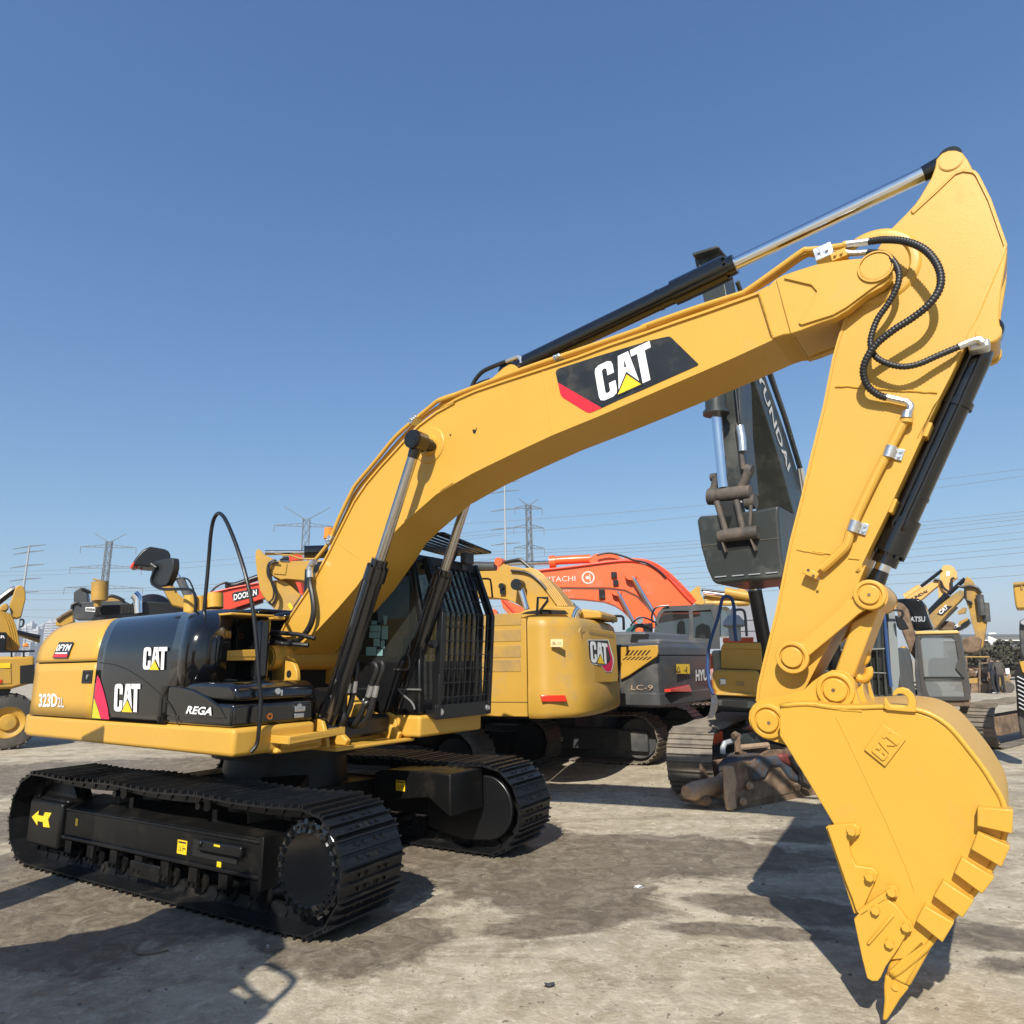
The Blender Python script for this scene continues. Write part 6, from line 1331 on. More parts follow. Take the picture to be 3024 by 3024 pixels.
# ---- breaker attachment lying on the ground
f12 = Fr(2.56, 8.70, 34)
BR = root('hydraulic_breaker', f12, 'rusty rock breaker lying on the concrete, its worn chisel pointing left', 'breaker attachment')
TR(BR, f12, 'side_plate', [('P6',(545,1400),(580,1380),(700,1350),(860,1350),(920,1290),(1000,1240),(1060,1215),(1280,1210),(1500,1350),(1640,1700),(1500,1760),(1300,1800),(640,1915),(590,1900),(570,1850))], 0, .04, RUST, .012)
TR(BR, f12, 'worn_edge', [('P6',(545,1400),(650,1400),(690,1600),(670,1720),(690,1880),(640,1915),(585,1905),(565,1800))], -.03, .05, TAN, .02)
TR(BR, f12, 'side_plate', [('P6',(270,1370),(340,1350),(600,1310),(680,1230),(800,1150),(1100,1150),(1300,1200),(1600,1650),(1200,1700),(600,1740),(300,1720))], .62, .04, RUST, .012)
TR(BR, f12, 'hammer_body', [('P6',(820,1420),(960,1290),(1150,1280),(1330,1330),(1500,1560),(1480,1640),(1300,1560),(1190,1410),(1080,1420),(1010,1560),(900,1590),(830,1540))], -.03, .5, BLUP, .04)
TR(BR, f12, 'dirt_cake', [('P6',(1010,1560),(1100,1430),(1180,1440),(1300,1600),(1340,1700),(1000,1780),(740,1830),(700,1700),(830,1640),(920,1600))], -.012, .03, RUST, .01)
b = MB(); c0 = f12.Y('P6', 470, 1640, .32); c1 = f12.Y('P6', 100, 1700, .32); rr_ = .105
b.cyl(c0+Vector((.25,0,.03)), c1+Vector((.12,0,0)), rr_, n=24); b.cyl(c1+Vector((.12,0,0)), c1, rr_, rr_*.72, n=24); seat(b.build('chisel', TAN, BR, .01), BR, f12)
b = MB(); c = f12.Y('P6', 540, 1620, .32); b.prism([(c.x-.16,c.z-.14),(c.x+.30,c.z-.2),(c.x+.30,c.z+.2),(c.x-.02,c.z+.12)], .18, .46); b.box(c.x+.1, c.x+.5, .10, .5, c.z-.02, c.z+.2); seat(b.build('tool_bushing', TAN, BR, .05), BR, f12)
for x, y in ((715,1800),(790,1620),(1330,1630)):
    c = f12.Y('P6', x, y, 0); b = MB(); bolt(b, c.x, -.03, c.z, .034, .05); seat(b.build('bolt', TAN, BR, .005), BR, f12)
TR(BR, f12, 'cross_tube', [('P6',(300,1760),(340,1740),(400,1760),(420,1800),(380,1850),(320,1860),(298,1820))], .2, .4, RUST, .03)
TL(BR, f12, 'link_bar', [('P6',(640,1060),(690,1040),(690,1220),(800,1290))], .3, .04, RUST, 2); TL(BR, f12, 'link_bar', [('P6',(520,1260),(540,1140),(700,1110))], .4, .035, GALV, 2); TL(BR, f12, 'link_bar', [('P6',(700,1190),(1030,1160),(1030,1200))], .3, .035, TAN, 1)
TR(BR, f12, 'hose_bundle', [('P6',(1180,1260),(1280,1255),(1340,1330),(1360,1400),(1300,1410),(1200,1350))], -.06, .2, mat('faded_red_rubber', (.16,.035,.03), .6), .04); TL(BR, f12, 'hose', [('P6',(1290,1290),(1330,1380),(1400,1470),(1420,1600),(1500,1640))], -.08, .03, RUB, 4)
TR(BR, f12, 'green_plate', [('P6',(690,1120),(760,1040),(900,1010),(1010,1060),(1060,1140),(1000,1180),(700,1200))], .5, .06, GRN, .01)

# ---- yellow roofed machine with black engine cover, to the right
f13 = FrV(9.0, 13.6)
A10 = root('excavator', f13, 'old yellow excavator with a pale windscreen and a black lettered engine cover', 'excavator')
t = link_mesh('track', BELT2, A10, (0.45, 2.2, -.0), R(72)); b = MB(); b.box(-1.5, 1.4, -.17, .17, .22, .58); b.build('track_frame', RUST, t, .01); t = link_mesh('track', BELT2, A10, (-2.0, 2.2, 0), R(72)); b = MB(); b.box(-1.5, 1.4, -.17, .17, .22, .58); b.build('track_frame', RUST, t, .01)
cb, hs = frameplate(A10, f13, 'cab', [('H1',(990,720),(1385,715),(1440,1000),(1500,1290),(1490,1345),(1380,1350),(1000,1345),(1050,1330),(1010,1060))], [('H1',(1020,760),(1050,735),(1330,735),(1355,760),(1390,960),(1365,1000),(1360,1040),(1420,1110),(1445,1290),(1440,1315),(1110,1310),(1085,1250),(1060,1130))], 0, .08, mat('cab_frame_grey', (.06,.055,.05), .5, var=.2))
for h in hs: b = MB(); b.add([Vector((p.x, .05, p.z)) for p in h], [tuple(range(len(h)))]); b.build('windscreen', GLM, cb, fix=False)
TL(cb, f13, 'windscreen_bar', [('H1',(1060,1132),(1440,1132))], -.01, .02, DARK, 1); TR(cb, f13, 'seat', [('H1',(1100,1130),(1095,980),(1130,945),(1290,945),(1330,980),(1340,1130))], .5, .5, mat('seat_grey', (.12,.15,.16), .7), .06)
TR(A10, f13, 'cab_roof', [('H1',(970,690),(1380,680),(1392,712),(975,722))], -.03, 1.5, mat('cream_yellow_paint', (.62,.42,.14), .5), .02)
TR(A10, f13, 'cab_side', [('H1',(975,722),(1000,722),(1060,1330),(1000,1340),(970,1100))], .02, .9, GRY, .01); TR(A10, f13, 'cab_side', [('H1',(1385,722),(1400,722),(1500,1290),(1490,1340)),], .05, 1.3, GRY, .01)
TR(A10, f13, 'platform', [('H1',(1000,1345),(1500,1345),(1490,1408),(1230,1400),(1225,1480),(1180,1470),(1165,1380),(1000,1370))], .05, 1.8, RUST, .015)
TR(A10, f13, 'engine_hood', [('H1',(780,385),(880,378),(1000,378),(1040,400),(1060,430),(1100,560),(1150,675),(970,690),(900,600),(800,480))], 1.7, .9, BLK, .04)
wr(A10, f13, 'maker_lettering', 'KOMATSU', 'H1', (800,602), (1070,600), (800,552), 1.69, GALV, .03)
TR(A10, f13, 'boom_foot', [('H1',(830,830),(870,830),(905,880),(930,1000),(960,1330),(830,1330),(810,1200),(850,1050))], .2, .5, YELO, .03); TR(A10, f13, 'hose_bundle', [('H1',(780,410),(850,420),(900,480),(930,600),(990,800),(1000,1000),(930,900),(850,700))], .6, .4, RUST, .03)

# ---- two yellow arms farther off, and the arm cut by the right edge
f14 = FrV(14.5, 21.5)
A11 = root('excavator', f14, 'yellow excavator with dark letters along its raised boom, the farther of two arms at right', 'excavator')
base(A11, BELT3, -5.2, 1.0, R(60), YELD, L0=-1.5, L1=1.2)
TR(A11, f14, 'boom', [('H1',(870,375),(1130,225),(1175,205),(1205,225),(1190,260),(1150,290),(1040,385),(960,430),(860,430))], -.2, .4, mat('pale_orange_paint', (.72,.40,.12), .5, var=.06), .01)
TR(A11, f14, 'stick', [('H1',(1225,100),(1240,65),(1300,60),(1340,85),(1370,130),(1375,180),(1350,200),(1310,240),(1300,330),(1250,360),(1240,420),(1195,410),(1195,330),(1190,250),(1205,180))], -.12, .3, mat('pale_orange_paint', (.72,.40,.12), .5), .01)
wr(A11, f14, 'maker_lettering', 'HYUNDAI', 'H1', (900,425), (1095,318), (885,402), -.21, DECB, .03); TL(A11, f14, 'rod', [('H1',(1030,265),(1230,110))], -.1, .05, BLM, 1); TL(A11, f14, 'stick_cylinder', [('H1',(880,370),(1030,270))], -.1, .12, mat('pale_orange_paint', (.72,.40,.12)), 1)
TL(A11, f14, 'hose', [('H1',(1150,200),(1210,210),(1240,270),(1290,310),(1320,290),(1320,200),(1350,185))], -.25, .04, RUB, 4); TR(A11, f14, 'sticker', [('H1',(1270,120),(1305,118),(1303,165),(1268,167))], -.13, .01, WHT, 0)
f15 = FrV(15.0, 19.5)
A12 = root('excavator', f15, 'weathered yellow excavator with an emblem on its boom, arm folded straight down', 'excavator')
base(A12, BELT3, -5.4, .5, R(60), YELO, L0=-1.5, L1=1.2)
TR(A12, f15, 'boom', [('H1',(1100,545),(1200,450),(1350,330),(1400,300),(1440,310),(1440,350),(1400,400),(1290,510),(1170,660),(1145,660))], -.2, .4, YELO, .01)
wr(A12, f15, 'logo_lettering', 'CAT', 'H1', (1215,535), (1290,470), (1195,500), -.215, WHT, .04); TR(A12, f15, 'side_decal', [('H1',(1180,530),(1280,450),(1330,450),(1230,545))], -.205, .006, DECB, 0)
TR(A12, f15, 'stick', [('H1',(1430,250),(1455,185),(1470,170),(1510,200),(1550,260),(1590,320),(1640,430),(1660,560),(1640,700),(1620,830),(1590,870),(1560,800),(1540,700),(1510,600),(1490,500),(1450,380),(1440,300))], -.12, .3, YELO, .01)
TL(A12, f15, 'rod', [('H1',(1290,340),(1450,190))], 0, .06, BLM, 1); TL(A12, f15, 'stick_cylinder', [('H1',(1100,540),(1290,345))], 0, .12, BLM, 1); TL(A12, f15, 'bucket_cylinder', [('H1',(1585,345),(1610,540))], -.25, .10, GRY, 1); TL(A12, f15, 'bucket_cylinder', [('H1',(1640,420),(1655,600))], -.1, .10, GRY, 1)
TL(A12, f15, 'hose', [('H1',(1380,260),(1440,270),(1500,262),(1560,275),(1600,330))], -.2, .04, RUB, 3); TL(A12, f15, 'hose', [('H1',(1450,300),(1455,380),(1500,410),(1510,440))], -.2, .035, RUB, 3)
TR(A12, f15, 'bucket', [('H1',(1400,770),(1540,730),(1600,760),(1590,870),(1520,900),(1430,890),(1395,840))], -.5, 1.1, RUST, .03)
f16 = FrV(16.2, 21.0)
A13 = root('excavator', f16, 'excavator boom with a black and white emblem low between the two yellow arms', 'excavator')
base(A13, BELT3, -6.0, 3.5, R(60), YELO, L0=-1.5, L1=1.2)
TR(A13, f16, 'boom', [('H1',(1330,690),(1370,640),(1420,590),(1480,570),(1500,610),(1460,650),(1390,685))], -.2, .4, DECB, .01); wr(A13, f16, 'logo_lettering', 'CAT', 'H1', (1350,672), (1412,640), (1340,640), -.21, WHT, .04)
TR(A13, f16, 'boom_edge', [('H1',(1380,500),(1440,460),(1460,470),(1450,520),(1380,530)),], -.1, .2, YELO, 0); TR(A13, f16, 'boom_edge', [('H1',(1390,600),(1470,560),(1480,580),(1430,610),(1380,650))], -.22, .02, YELO, 0); TL(A13, f16, 'stick_cylinder', [('H1',(1150,665),(1360,450))], 0, .09, GRY, 1)
TR(A13, f16, 'engine_block', [('H1',(1190,640),(1260,590),(1330,600),(1350,650),(1330,690),(1180,680))], .2, .6, RUST, .04)
f17 = FrV(13.3, 18.2)
A14 = root('excavator', f17, 'yellow bucket and black barred side of an excavator cut by the right edge', 'excavator')
TR(A14, f17, 'bucket', [('F',(1292,122),(1449,108),(1560,100),(1580,430),(1449,470),(1345,475),(1325,420),(1300,240))], 0, 1.0, YELD, .04); TL(A14, f17, 'edge_rib', [('F',(1292,124),(1449,110),(1560,102))], -.02, .05, YELO, 1); TL(A14, f17, 'seam', [('F',(1412,135),(1415,200))], -.01, .025, YELO, 1)
f18 = FrV(8.3, 11.2)
TR(A14, f18, 'cab_guard', [('F',(1310,1380),(1400,1200),(1449,1180),(1600,1160),(1600,1932),(1449,1932),(1370,1900),(1340,1700))], .0, .6, DARK, .01)
for i in range(8): TL(A14, f18, 'guard_bar', [('F',(1350+i*4,1440+i*62),(1600,1560+i*62))], -.02, .012, GALV, 1)
TR(A14, f18, 'side_panel', [('F',(1380,1230),(1449,1215),(1600,1200),(1600,1420),(1449,1400),(1420,1370))], -.02, .1, YELD, .01); TR(A14, f18, 'post', [('F',(1385,640),(1449,620),(1560,620),(1560,1200),(1449,1210),(1395,1100),(1380,760))], .4, .4, GRY, .02); TR(A14, f18, 'mirror', [('F',(1395,650),(1449,632),(1500,632),(1500,705),(1449,710),(1400,690))], .3, .06, GALV, .01)
TR(A14, f18, 'track', [('F',(1340,1720),(1450,1700),(1600,1700),(1600,2300),(1400,2300),(1350,1960))], .1, .5, TRKD, .03)

# ---- people and a forklift beyond
def person(px_, py_foot, py_head, D, coat, label, turn=0, bag=None):
    fr = Fr(0, D, 0); foot = fr.Zp('F', px_, py_foot, 0) if False else None
    d = ray('F', px_, py_foot); k = -EYE.z/d.z; P = EYE+d*k
    o = empty('person', label, 'person', P, R(turn))
    h = 1.70
    bmv = [((0,0,.95),.15),((0,0,1.15),.15),((0,0,1.40),.17),((0,0,1.50),.065),((0,.02,1.62),.09)]
    me = bpy.data.meshes.new('body'); bm = bmesh.new()
    V = {}; 
    def v(n, co, r): V[n] = (bm.verts.new(co), r)
    for n, co, r in (('pel',(0,0,.95),.145),('bel',(0,.01,1.12),.14),('che',(0,.0,1.34),.165),('nek',(0,.01,1.47),.062),('hd0',(0,.02,1.56),.085),('hd1',(0,.03,1.66),.08),
        ('shl',(-.17,0,1.40),.07),('ell',(-.24,-.02,1.13),.048),('hal',(-.22,-.12,.90),.036),('shr',(.17,0,1.40),.07),('elr',(.25,.02,1.14),.048),('har',(.20,-.16,.98),.036),
        ('hpl',(-.09,0,.90),.10),('knl',(-.11,-.03,.49),.062),('anl',(-.11,.03,.08),.045),('tol',(-.12,-.14,.035),.035),('hpr',(.09,0,.90),.10),('knr',(.12,.0,.49),.062),('anr',(.13,.08,.08),.045),('tor',(.14,-.09,.035),.035)): v(n, co, r)
    for a, c in (('pel','bel'),('bel','che'),('che','nek'),('nek','hd0'),('hd0','hd1'),('che','shl'),('shl','ell'),('ell','hal'),('che','shr'),('shr','elr'),('elr','har'),('pel','hpl'),('hpl','knl'),('knl','anl'),('anl','tol'),('pel','hpr'),('hpr','knr'),('knr','anr'),('anr','tor')): bm.edges.new((V[a][0], V[c][0]))
    bm.verts.index_update(); rad = {V[k_][0].index: V[k_][1] for k_ in V}; rootv = V['pel'][0].index
    bm.to_mesh(me); bm.free()
    b = bpy.data.objects.new('body', me); C.objects.link(b)
    md = b.modifiers.new('s', 'SKIN'); 
    if not me.skin_vertices: me.attributes
    sk = me.skin_vertices[0].data if me.skin_vertices else None
    if sk:
        for i in rad: sk[i].radius = (rad[i], rad[i])
        sk[rootv].use_root = True
    b.modifiers.new('u', 'SUBSURF').render_levels = 2
    for m_ in (SKIN, coat, CLO3, SHOE, HAIR): me.materials.append(m_)
    dg = bpy.context.evaluated_depsgraph_get(); e = b.evaluated_get(dg); nm = bpy.data.meshes.new_from_object(e); bpy.data.objects.remove(b)
    nm.materials.clear()
    for m_ in (SKIN, coat, CLO3, SHOE, HAIR): nm.materials.append(m_)
    for p in nm.polygons:
        c = p.center; p.use_smooth = True
        p.material_index = 3 if c.z < .09 else 2 if c.z < .90 and abs(c.x) < .21 and c.y > -.11 else 1 if 0.90 <= c.z < 1.49 and not (c.z < 1.0 and abs(c.x) > .16) else 4 if (c.z > 1.66 or (c.z > 1.56 and c.y > .04)) else 0
    bo = bpy.data.objects.new('body', nm); C.objects.link(bo); bo.parent = o
    return o
person(1055, 1690, 1320, 34, CLO1, 'person in a navy jacket standing beside the rusty forklift, left of two', 200)
person(1145, 1692, 1320, 34, CLO2, 'person in an olive jacket and white shoes standing at the forklift, right of two', 160)
f19 = FrV(22.3, 35.5)
FK = root('forklift', f19, 'rusty forklift standing behind the two people', 'forklift')
TR(FK, f19, 'mast', [('F',(800,1240),(830,1240),(835,1680),(800,1680))], 0, .2, RUST, .02); TR(FK, f19, 'mast', [('F',(930,1240),(960,1240),(985,1680),(950,1680))], 0, .2, RUST, .02)
TR(FK, f19, 'carriage', [('F',(690,1540),(1000,1540),(1000,1570),(960,1690),(690,1690))], .1, .5, RUST, .03); TR(FK, f19, 'overhead_guard', [('F',(830,1240),(1150,1240),(1150,1262),(830,1262))], .2, 1.0, RUST, .02); TR(FK, f19, 'overhead_post', [('F',(1130,1260),(1155,1260),(1200,1640),(1170,1640))], .3, .1, RUST, .01)
TR(FK, f19, 'forklift_body', [('F',(980,1450),(1200,1430),(1260,1500),(1270,1690),(980,1690))], .6, 1.0, mat('dull_yellow', (.25,.17,.05), .6), .05); TR(FK, f19, 'load', [('F',(660,1470),(800,1460),(800,1540),(660,1540))], .2, .8, YELO, .02)
for x in (1010, 1230): c = f19.Y('F', x, 1655, .4); one('wheel', TYRE, FK, lambda b: b.cyl((c.x, .45, max(.28, c.z)), (c.x, .7, max(.28, c.z)), .28, n=20))
f20 = FrV(20.5, 37.5)
SC = root('scrap_pile', f20, 'heap of rusty machine parts under a yellow roofed frame left of the forklift', 'scrap heap')
TR(SC, f20, 'frame_roof', [('F',(580,1150),(960,1150),(960,1170),(580,1170))], 0, 1.5, YELO, .02); TR(SC, f20, 'frame_post', [('F',(610,1170),(640,1170),(650,1690),(620,1690))], 0, .2, RUST, .01); TR(SC, f20, 'frame_post', [('F',(920,1170),(945,1170),(945,1500),(920,1500))], 0, .2, RUST, .01)
rnd = random.Random(3)
for i in range(26):
    q = f20.Y('F', rnd.uniform(620, 960), rnd.uniform(1330, 1640), 0); s_ = rnd.uniform(.12, .5); b = MB(); b.beam((q.x, 0.3, max(.2, q.z)), (q.x+rnd.uniform(-.7,.7), rnd.uniform(.3,1.2), max(.15, q.z+rnd.uniform(-.6,.4))), s_, s_*.6); b.build('scrap_piece', rnd.choice([RUST, RUST, TAN, YELO, GALV]), SC, .02)

# ---- left: wheeled excavator, other arms over our engine cover
f21 = FrV(-12.1, 16.2)
A15 = root('wheeled_excavator', f21, 'yellow wheeled excavator with a yellow rimmed tyre at the left edge', 'excavator')
b = MB(); c = f21.Y('L4', 92, 1590, -.3); hh = c.z
R_ = .60
def tyre(b, cx, y0, y1, cz, r):
    b.lathe([(y0, r*.55), (y0, r*.78), (y0+.03, r*.93), (y0+.08, r*.98), (y1-.08, r*.98), (y1-.03, r*.93), (y1, r*.78), (y1, r*.55)], (cx, 0, cz), 'y', 40)
    for i in range(22):
        th = 2*math.pi*i/22; a = Vector((cx+r*.97*math.cos(th), y0+.04, cz+r*.97*math.sin(th))); e = Vector((cx+r*.99*math.cos(th+.18), (y0+y1)/2, cz+r*.99*math.sin(th+.18))); b.beam(a, e, .06, .05, up=(math.cos(th), 0, math.sin(th)))
        a2 = Vector((cx+r*.97*math.cos(th+.14), y1-.04, cz+r*.97*math.sin(th+.14))); b.beam(a2, e, .06, .05, up=(math.cos(th), 0, math.sin(th)))
for wx, wy in ((c.x, -.3), (c.x-.62-1.25, -.3), (c.x, 1.5), (c.x-1.87, 1.5)):
    b = MB(); tyre(b, wx, wy, wy+.45, R_, R_); w1 = b.build('wheel', TYRE, A15); b = MB(); b.lathe([(wy+.0, .001), (wy+.02, .16), (wy+.10, .20), (wy+.06, .30), (wy-.01, .345), (wy+.04, .36)], (wx, 0, R_), 'y', 28); b.build('rim', YELD, w1)
    for i in range(8): th = i*math.pi/4; 
TR(A15, f21, 'machine_body', [('L4',(-400,1095),(190,1090),(330,1085),(330,1340),(250,1360),(110,1400),(-400,1420))], -.2, 2.4, YELD, .06); TR(A15, f21, 'side_vent', [('L4',(190,1180),(330,1165),(330,1350),(190,1350))], -.22, .05, DARK, .005)
TR(A15, f21, 'door_edge', [('L4',(-400,1200),(105,1210),(110,1350),(-400,1360))], -.215, .03, YELD, .01); sp = f21.Y('L4', 0, 1200, -.24); TR(A15, f21, 'warning_sticker', [('L4',(-20,1155),(98,1150),(98,1200),(-20,1204))], -.225, .01, DECY, 0); TR(A15, f21, 'reflector', [('L4',(-30,1310),(18,1312),(18,1345),(-30,1345))], -.235, .02, RRED, 0)
TR(A15, f21, 'chassis', [('L4',(-400,1420),(110,1400),(60,1500),(-400,1520))], .2, 1.4, GRY, .03); TR(A15, f21, 'top_rail', [('L4',(-400,1045),(330,1030),(330,1050),(-400,1062))], -.2, .05, BLM, 0)
for x in (110, 225): TL(A15, f21, 'rail_post', [('L4',(x,1095),(x,1035))], -.17, .02, BLM, 1)
TR(A15, f21, 'cab', [('L4',(-400,860),(60,860),(68,880),(50,1040),(-400,1040))], -.0, 1.2, BLM, .02); wr(A15, f21, 'maker_lettering', 'CATERPILLAR', 'L4', (-420,918), (50,918), (-420,890), -.012, WHT, .02)
TR(A15, f21, 'stick', [('L4',(90,600),(150,430),(180,412),(215,420),(240,460),(245,540),(205,710),(160,730),(120,720))], .4, .5, YELD, .02); TR(A15, f21, 'boom', [('L4',(-60,660),(30,660),(90,720),(130,820),(160,940),(185,1035),(60,1035),(-60,900))], .3, .6, YELD, .02)
for i in range(4): TL(A15, f21, 'oil_pipe', [('L4',(0+i*28,660+i*6),(60+i*24,760+i*4),(95+i*22,880),(120+i*20,1010))], .27, .022, YELD, 3)
TL(A15, f21, 'stick_cylinder', [('L4',(-60,600),(30,530),(110,470),(150,450))], .6, .09, BLM, 2); TL(A15, f21, 'hose', [('L4',(185,745),(215,740),(225,760),(215,800),(185,812))], .4, .022, RUB, 3); TR(A15, f21, 'knuckle', [('L4',(0,610),(60,580),(90,620),(60,660),(0,660))], .3, .5, YELO, .03)
TR(A15, f21, 'beacon', [('L4',(215,1000),(220,970),(250,960),(272,975),(275,1000))], .1, .15, AMB, .02); TR(A15, f21, 'beacon_base', [('L4',(215,1000),(275,1000),(270,1020),(220,1020))], .1, .15, GALV, 0)
TR(A15, f21, 'far_beam', [('L4',(150,880),(380,905),(380,960),(200,900)),], 2.5, .4, YELO, .02); TL(A15, f21, 'pipe_run', [('L4',(150,860),(240,880),(380,910))], 2.4, .06, BLM, 2)
# raised black bucket with red teeth
f22 = FrV(-7.4, 15.0)
A16 = root('excavator', f22, 'excavator whose black bucket with red teeth is raised high behind the mirror', 'excavator')
base(A16, BELT3, 2.3, 3.2, R(20), YELD)
TR(A16, f22, 'stick', [('L4',(1620,200),(1700,215),(1700,275),(1665,285),(1640,345),(1590,345),(1600,250))], -.1, .3, YELO, .02); TR(A16, f22, 'boom', [('L4',(1545,430),(1600,370),(1640,400),(1700,500),(1790,580),(1800,640),(1640,600),(1590,520))], -.15, .35, YELD, .01)
TL(A16, f22, 'bucket_cylinder', [('L4',(1715,355),(1790,520))], -.2, .085, GRY2, 1); TL(A16, f22, 'rod', [('L4',(1665,275),(1720,365))], -.2, .035, CHR, 1); TL(A16, f22, 'hose', [('L4',(1630,430),(1660,370),(1720,345),(1790,360),(1830,430),(1845,480))], -.25, .018, RUB, 4)
bb = TR(A16, f22, 'bucket', [('L4',(1240,235),(1262,195),(1300,140),(1350,85),(1390,58),(1430,46),(1490,55),(1560,68),(1600,85),(1620,120),(1622,180),(1610,250),(1500,240),(1400,240),(1300,225))], -.5, .7, BLM, .03)
for i, x in enumerate((1255, 1300, 1350, 1395)): 
    q = [(x-20+i*2,238-0*i),(x,205+i*3),(x+25,190+i*12),(x+18,225+i*6),(x-5,262-i*0)]
    if i > 1: q = [(x-22,258),(x-2,222),(x+18,226),(x+2,262)]
    TR(bb, f22, 'tooth', [('L4',)+tuple(q)], -.52+.17*i, .12, RED if i < 2 else mat('dull_red', (.25,.02,.03), .5), .01)
# red excavator arm with a lettered plate
f23 = FrV(-5.5, 19.0)
A17 = root('excavator', f23, 'red excavator with a black name plate on its sloping boom, left of the main boom', 'excavator')
base(A17, BELT3, 2.6, .6, 0, RED)
TR(A17, f23, 'boom', [('M5',(360,260),(420,215),(640,160),(1010,85),(1120,70),(1150,230),(1060,265),(690,388),(420,400),(340,400))], -.25, .5, RED, .01); TL(A17, f23, 'edge_pipe', [('M5',(420,210),(700,145),(1010,85))], -.28, .025, RED, 1)
TR(A17, f23, 'boom_underside', [('M5',(700,384),(1060,258),(1070,300),(820,388))], .0, .3, mat('shaded_red_paint', (.22,.02,.012), .5), 0)  # shade under the boom put into the colour as a darker red
TR(A17, f23, 'name_plate', [('M5',(712,215),(740,190),(1000,142),(1022,150),(1018,210),(985,240),(760,295),(730,290))], -.262, .012, DECB, .004); wr(A17, f23, 'maker_lettering', 'DOOSAN', 'M5', (735,285), (998,222), (735,215), -.266, WHT, .03)
TL(A17, f23, 'stick_cylinder', [('M5',(640,118),(760,110),(1000,25),(1200,-40))], -.0, .085, BLM, 1, 14); TL(A17, f23, 'hose', [('M5',(350,245),(450,215),(500,160),(560,110),(640,80),(690,95))], -.1, .03, RUB, 3)
TR(A17, f23, 'stick', [('N7',(740,190),(860,180),(930,200),(950,250),(740,275))], -.15, .3, RED, .01); TL(A17, f23, 'stick_cylinder', [('N7',(850,540),(930,760))], -.1, .22, RED, 1, 4); TL(A17, f23, 'edge_pipe', [('N7',(930,560),(960,720))], -.3, .05, mat('shaded_red_paint', (.22,.02,.012)), 1)
# yellow excavator arm right behind the main boom
f24 = FrV(-3.6, 13.2)
A18 = root('excavator', f24, 'yellow excavator arm, folded with looping hoses, behind the foot of the main boom', 'excavator')
base(A18, BELT3, 3.2, 2.8, R(10), YELD)
TR(A18, f24, 'stick', [('N7',(262,170),(275,120),(310,98),(345,125),(400,190),(530,250),(560,330),(480,450),(500,560),(620,540),(700,570),(790,650),(910,760),(820,900),(720,1065),(640,1040),(560,1000),(480,900),(440,870),(360,760),(320,650),(290,480),(268,300))], .08, .35, YELD, .01)
TR(A18, f24, 'ear_plate', [('N7',(262,240),(300,222),(380,232),(450,262),(500,300),(470,450),(480,560),(560,760),(500,890),(420,830),(330,690),(295,480),(270,300))], .0, .08, YELD, .006)
TR(A18, f24, 'boom', [('N7',(500,290),(600,270),(740,280),(1100,265),(1300,265),(1300,560),(1010,560),(880,545),(700,530),(620,540),(520,490),(480,450))], -.05, .4, YELD, .01); TR(A18, f24, 'boom_plate', [('N7',(540,330),(640,300),(715,310),(690,470),(520,455))], -.07, .02, YELD, .004)
TR(A18, f24, 'cylinder_bracket', [('N7',(640,560),(820,545),(910,760),(790,650))], .2, .2, YELO, 0); TL(A18, f24, 'rod', [('N7',(400,155),(960,155))], .2, .05, CHRD, 1, 10); TL(A18, f24, 'stick_cylinder', [('N7',(960,150),(1300,140))], .2, .13, BLK, 1, 16)
TL(A18, f24, 'hose', [('N7',(560,260),(480,280),(440,350),(440,470),(490,570),(550,680),(555,800),(500,890),(460,870))], -.1, .022, RUB, 4); TL(A18, f24, 'hose', [('N7',(600,300),(520,290),(470,340),(460,470),(490,580),(525,700),(510,810),(440,870))], -.12, .018, RUB, 4)
TL(A18, f24, 'edge_pipe', [('N7',(640,195),(760,195),(900,240),(1100,245))], -.05, .018, YELD, 2); TR(A18, f24, 'warning_sticker', [('N7',(720,900),(755,865),(800,940),(770,980))], .06, .012, DECY, 0); TR(A18, f24, 'hose_cover', [('N7',(600,260),(660,210),(740,210),(740,265))], -.1, .1, BLM, .01)
# dark lettered arm and hood beyond the rear of the main machine
f25 = FrV(-8.2, 18.0)
A19 = root('excavator', f25, 'black excavator arm with a small white name plate, beyond the rear of the nearest excavator', 'excavator')
base(A19, BELT3, 3.4, 1.2, 0, GRY)
TR(A19, f25, 'stick', [('L4',(700,480),(740,450),(770,428),(800,450),(832,490),(840,585),(700,590))], -.1, .4, GRY, .02); TR(A19, f25, 'boom', [('L4',(680,600),(720,575),(900,570),(1180,560),(1260,600),(1260,740),(720,742),(690,680))], -.2, .4, GRY, .02); TR(A19, f25, 'name_plate', [('L4',(812,622),(905,622),(905,668),(812,660))], -.215, .012, WHT, 0); wr(A19, f25, 'maker_lettering', 'HYUNDAI', 'L4', (818,655), (900,658), (818,630), -.218, DECB, .03)
TL(A19, f25, 'rod', [('L4',(780,450),(880,490))], -.1, .04, BLM, 1); TL(A19, f25, 'hose', [('L4',(1000,530),(1060,515),(1130,535),(1180,565))], -.2, .04, RUB, 3); TL(A19, f25, 'hose', [('L4',(680,640),(690,600),(730,580),(760,600))], -.22, .03, RUB, 3)
TR(A19, f25, 'stick_cylinder', [('L4',(830,590),(1000,510),(1080,520),(1180,570)),], .2, .3, YELO, .02)
f26 = FrV(-9.0, 20.0)
A20 = root('excavator', f26, 'yellow arm lying low just above the rear corner of the nearest excavator', 'excavator')
base(A20, BELT3, 3.4, 1.2, 0, YELO)
TR(A20, f26, 'boom', [('L4',(530,760),(590,725),(690,665),(695,760),(600,800),(530,800))], -.2, .4, YELD, .01); TL(A20, f26, 'hose', [('L4',(540,750),(600,705),(690,655))], -.22, .05, RUST, 2)
f27 = FrV(-6.9, 16.6)
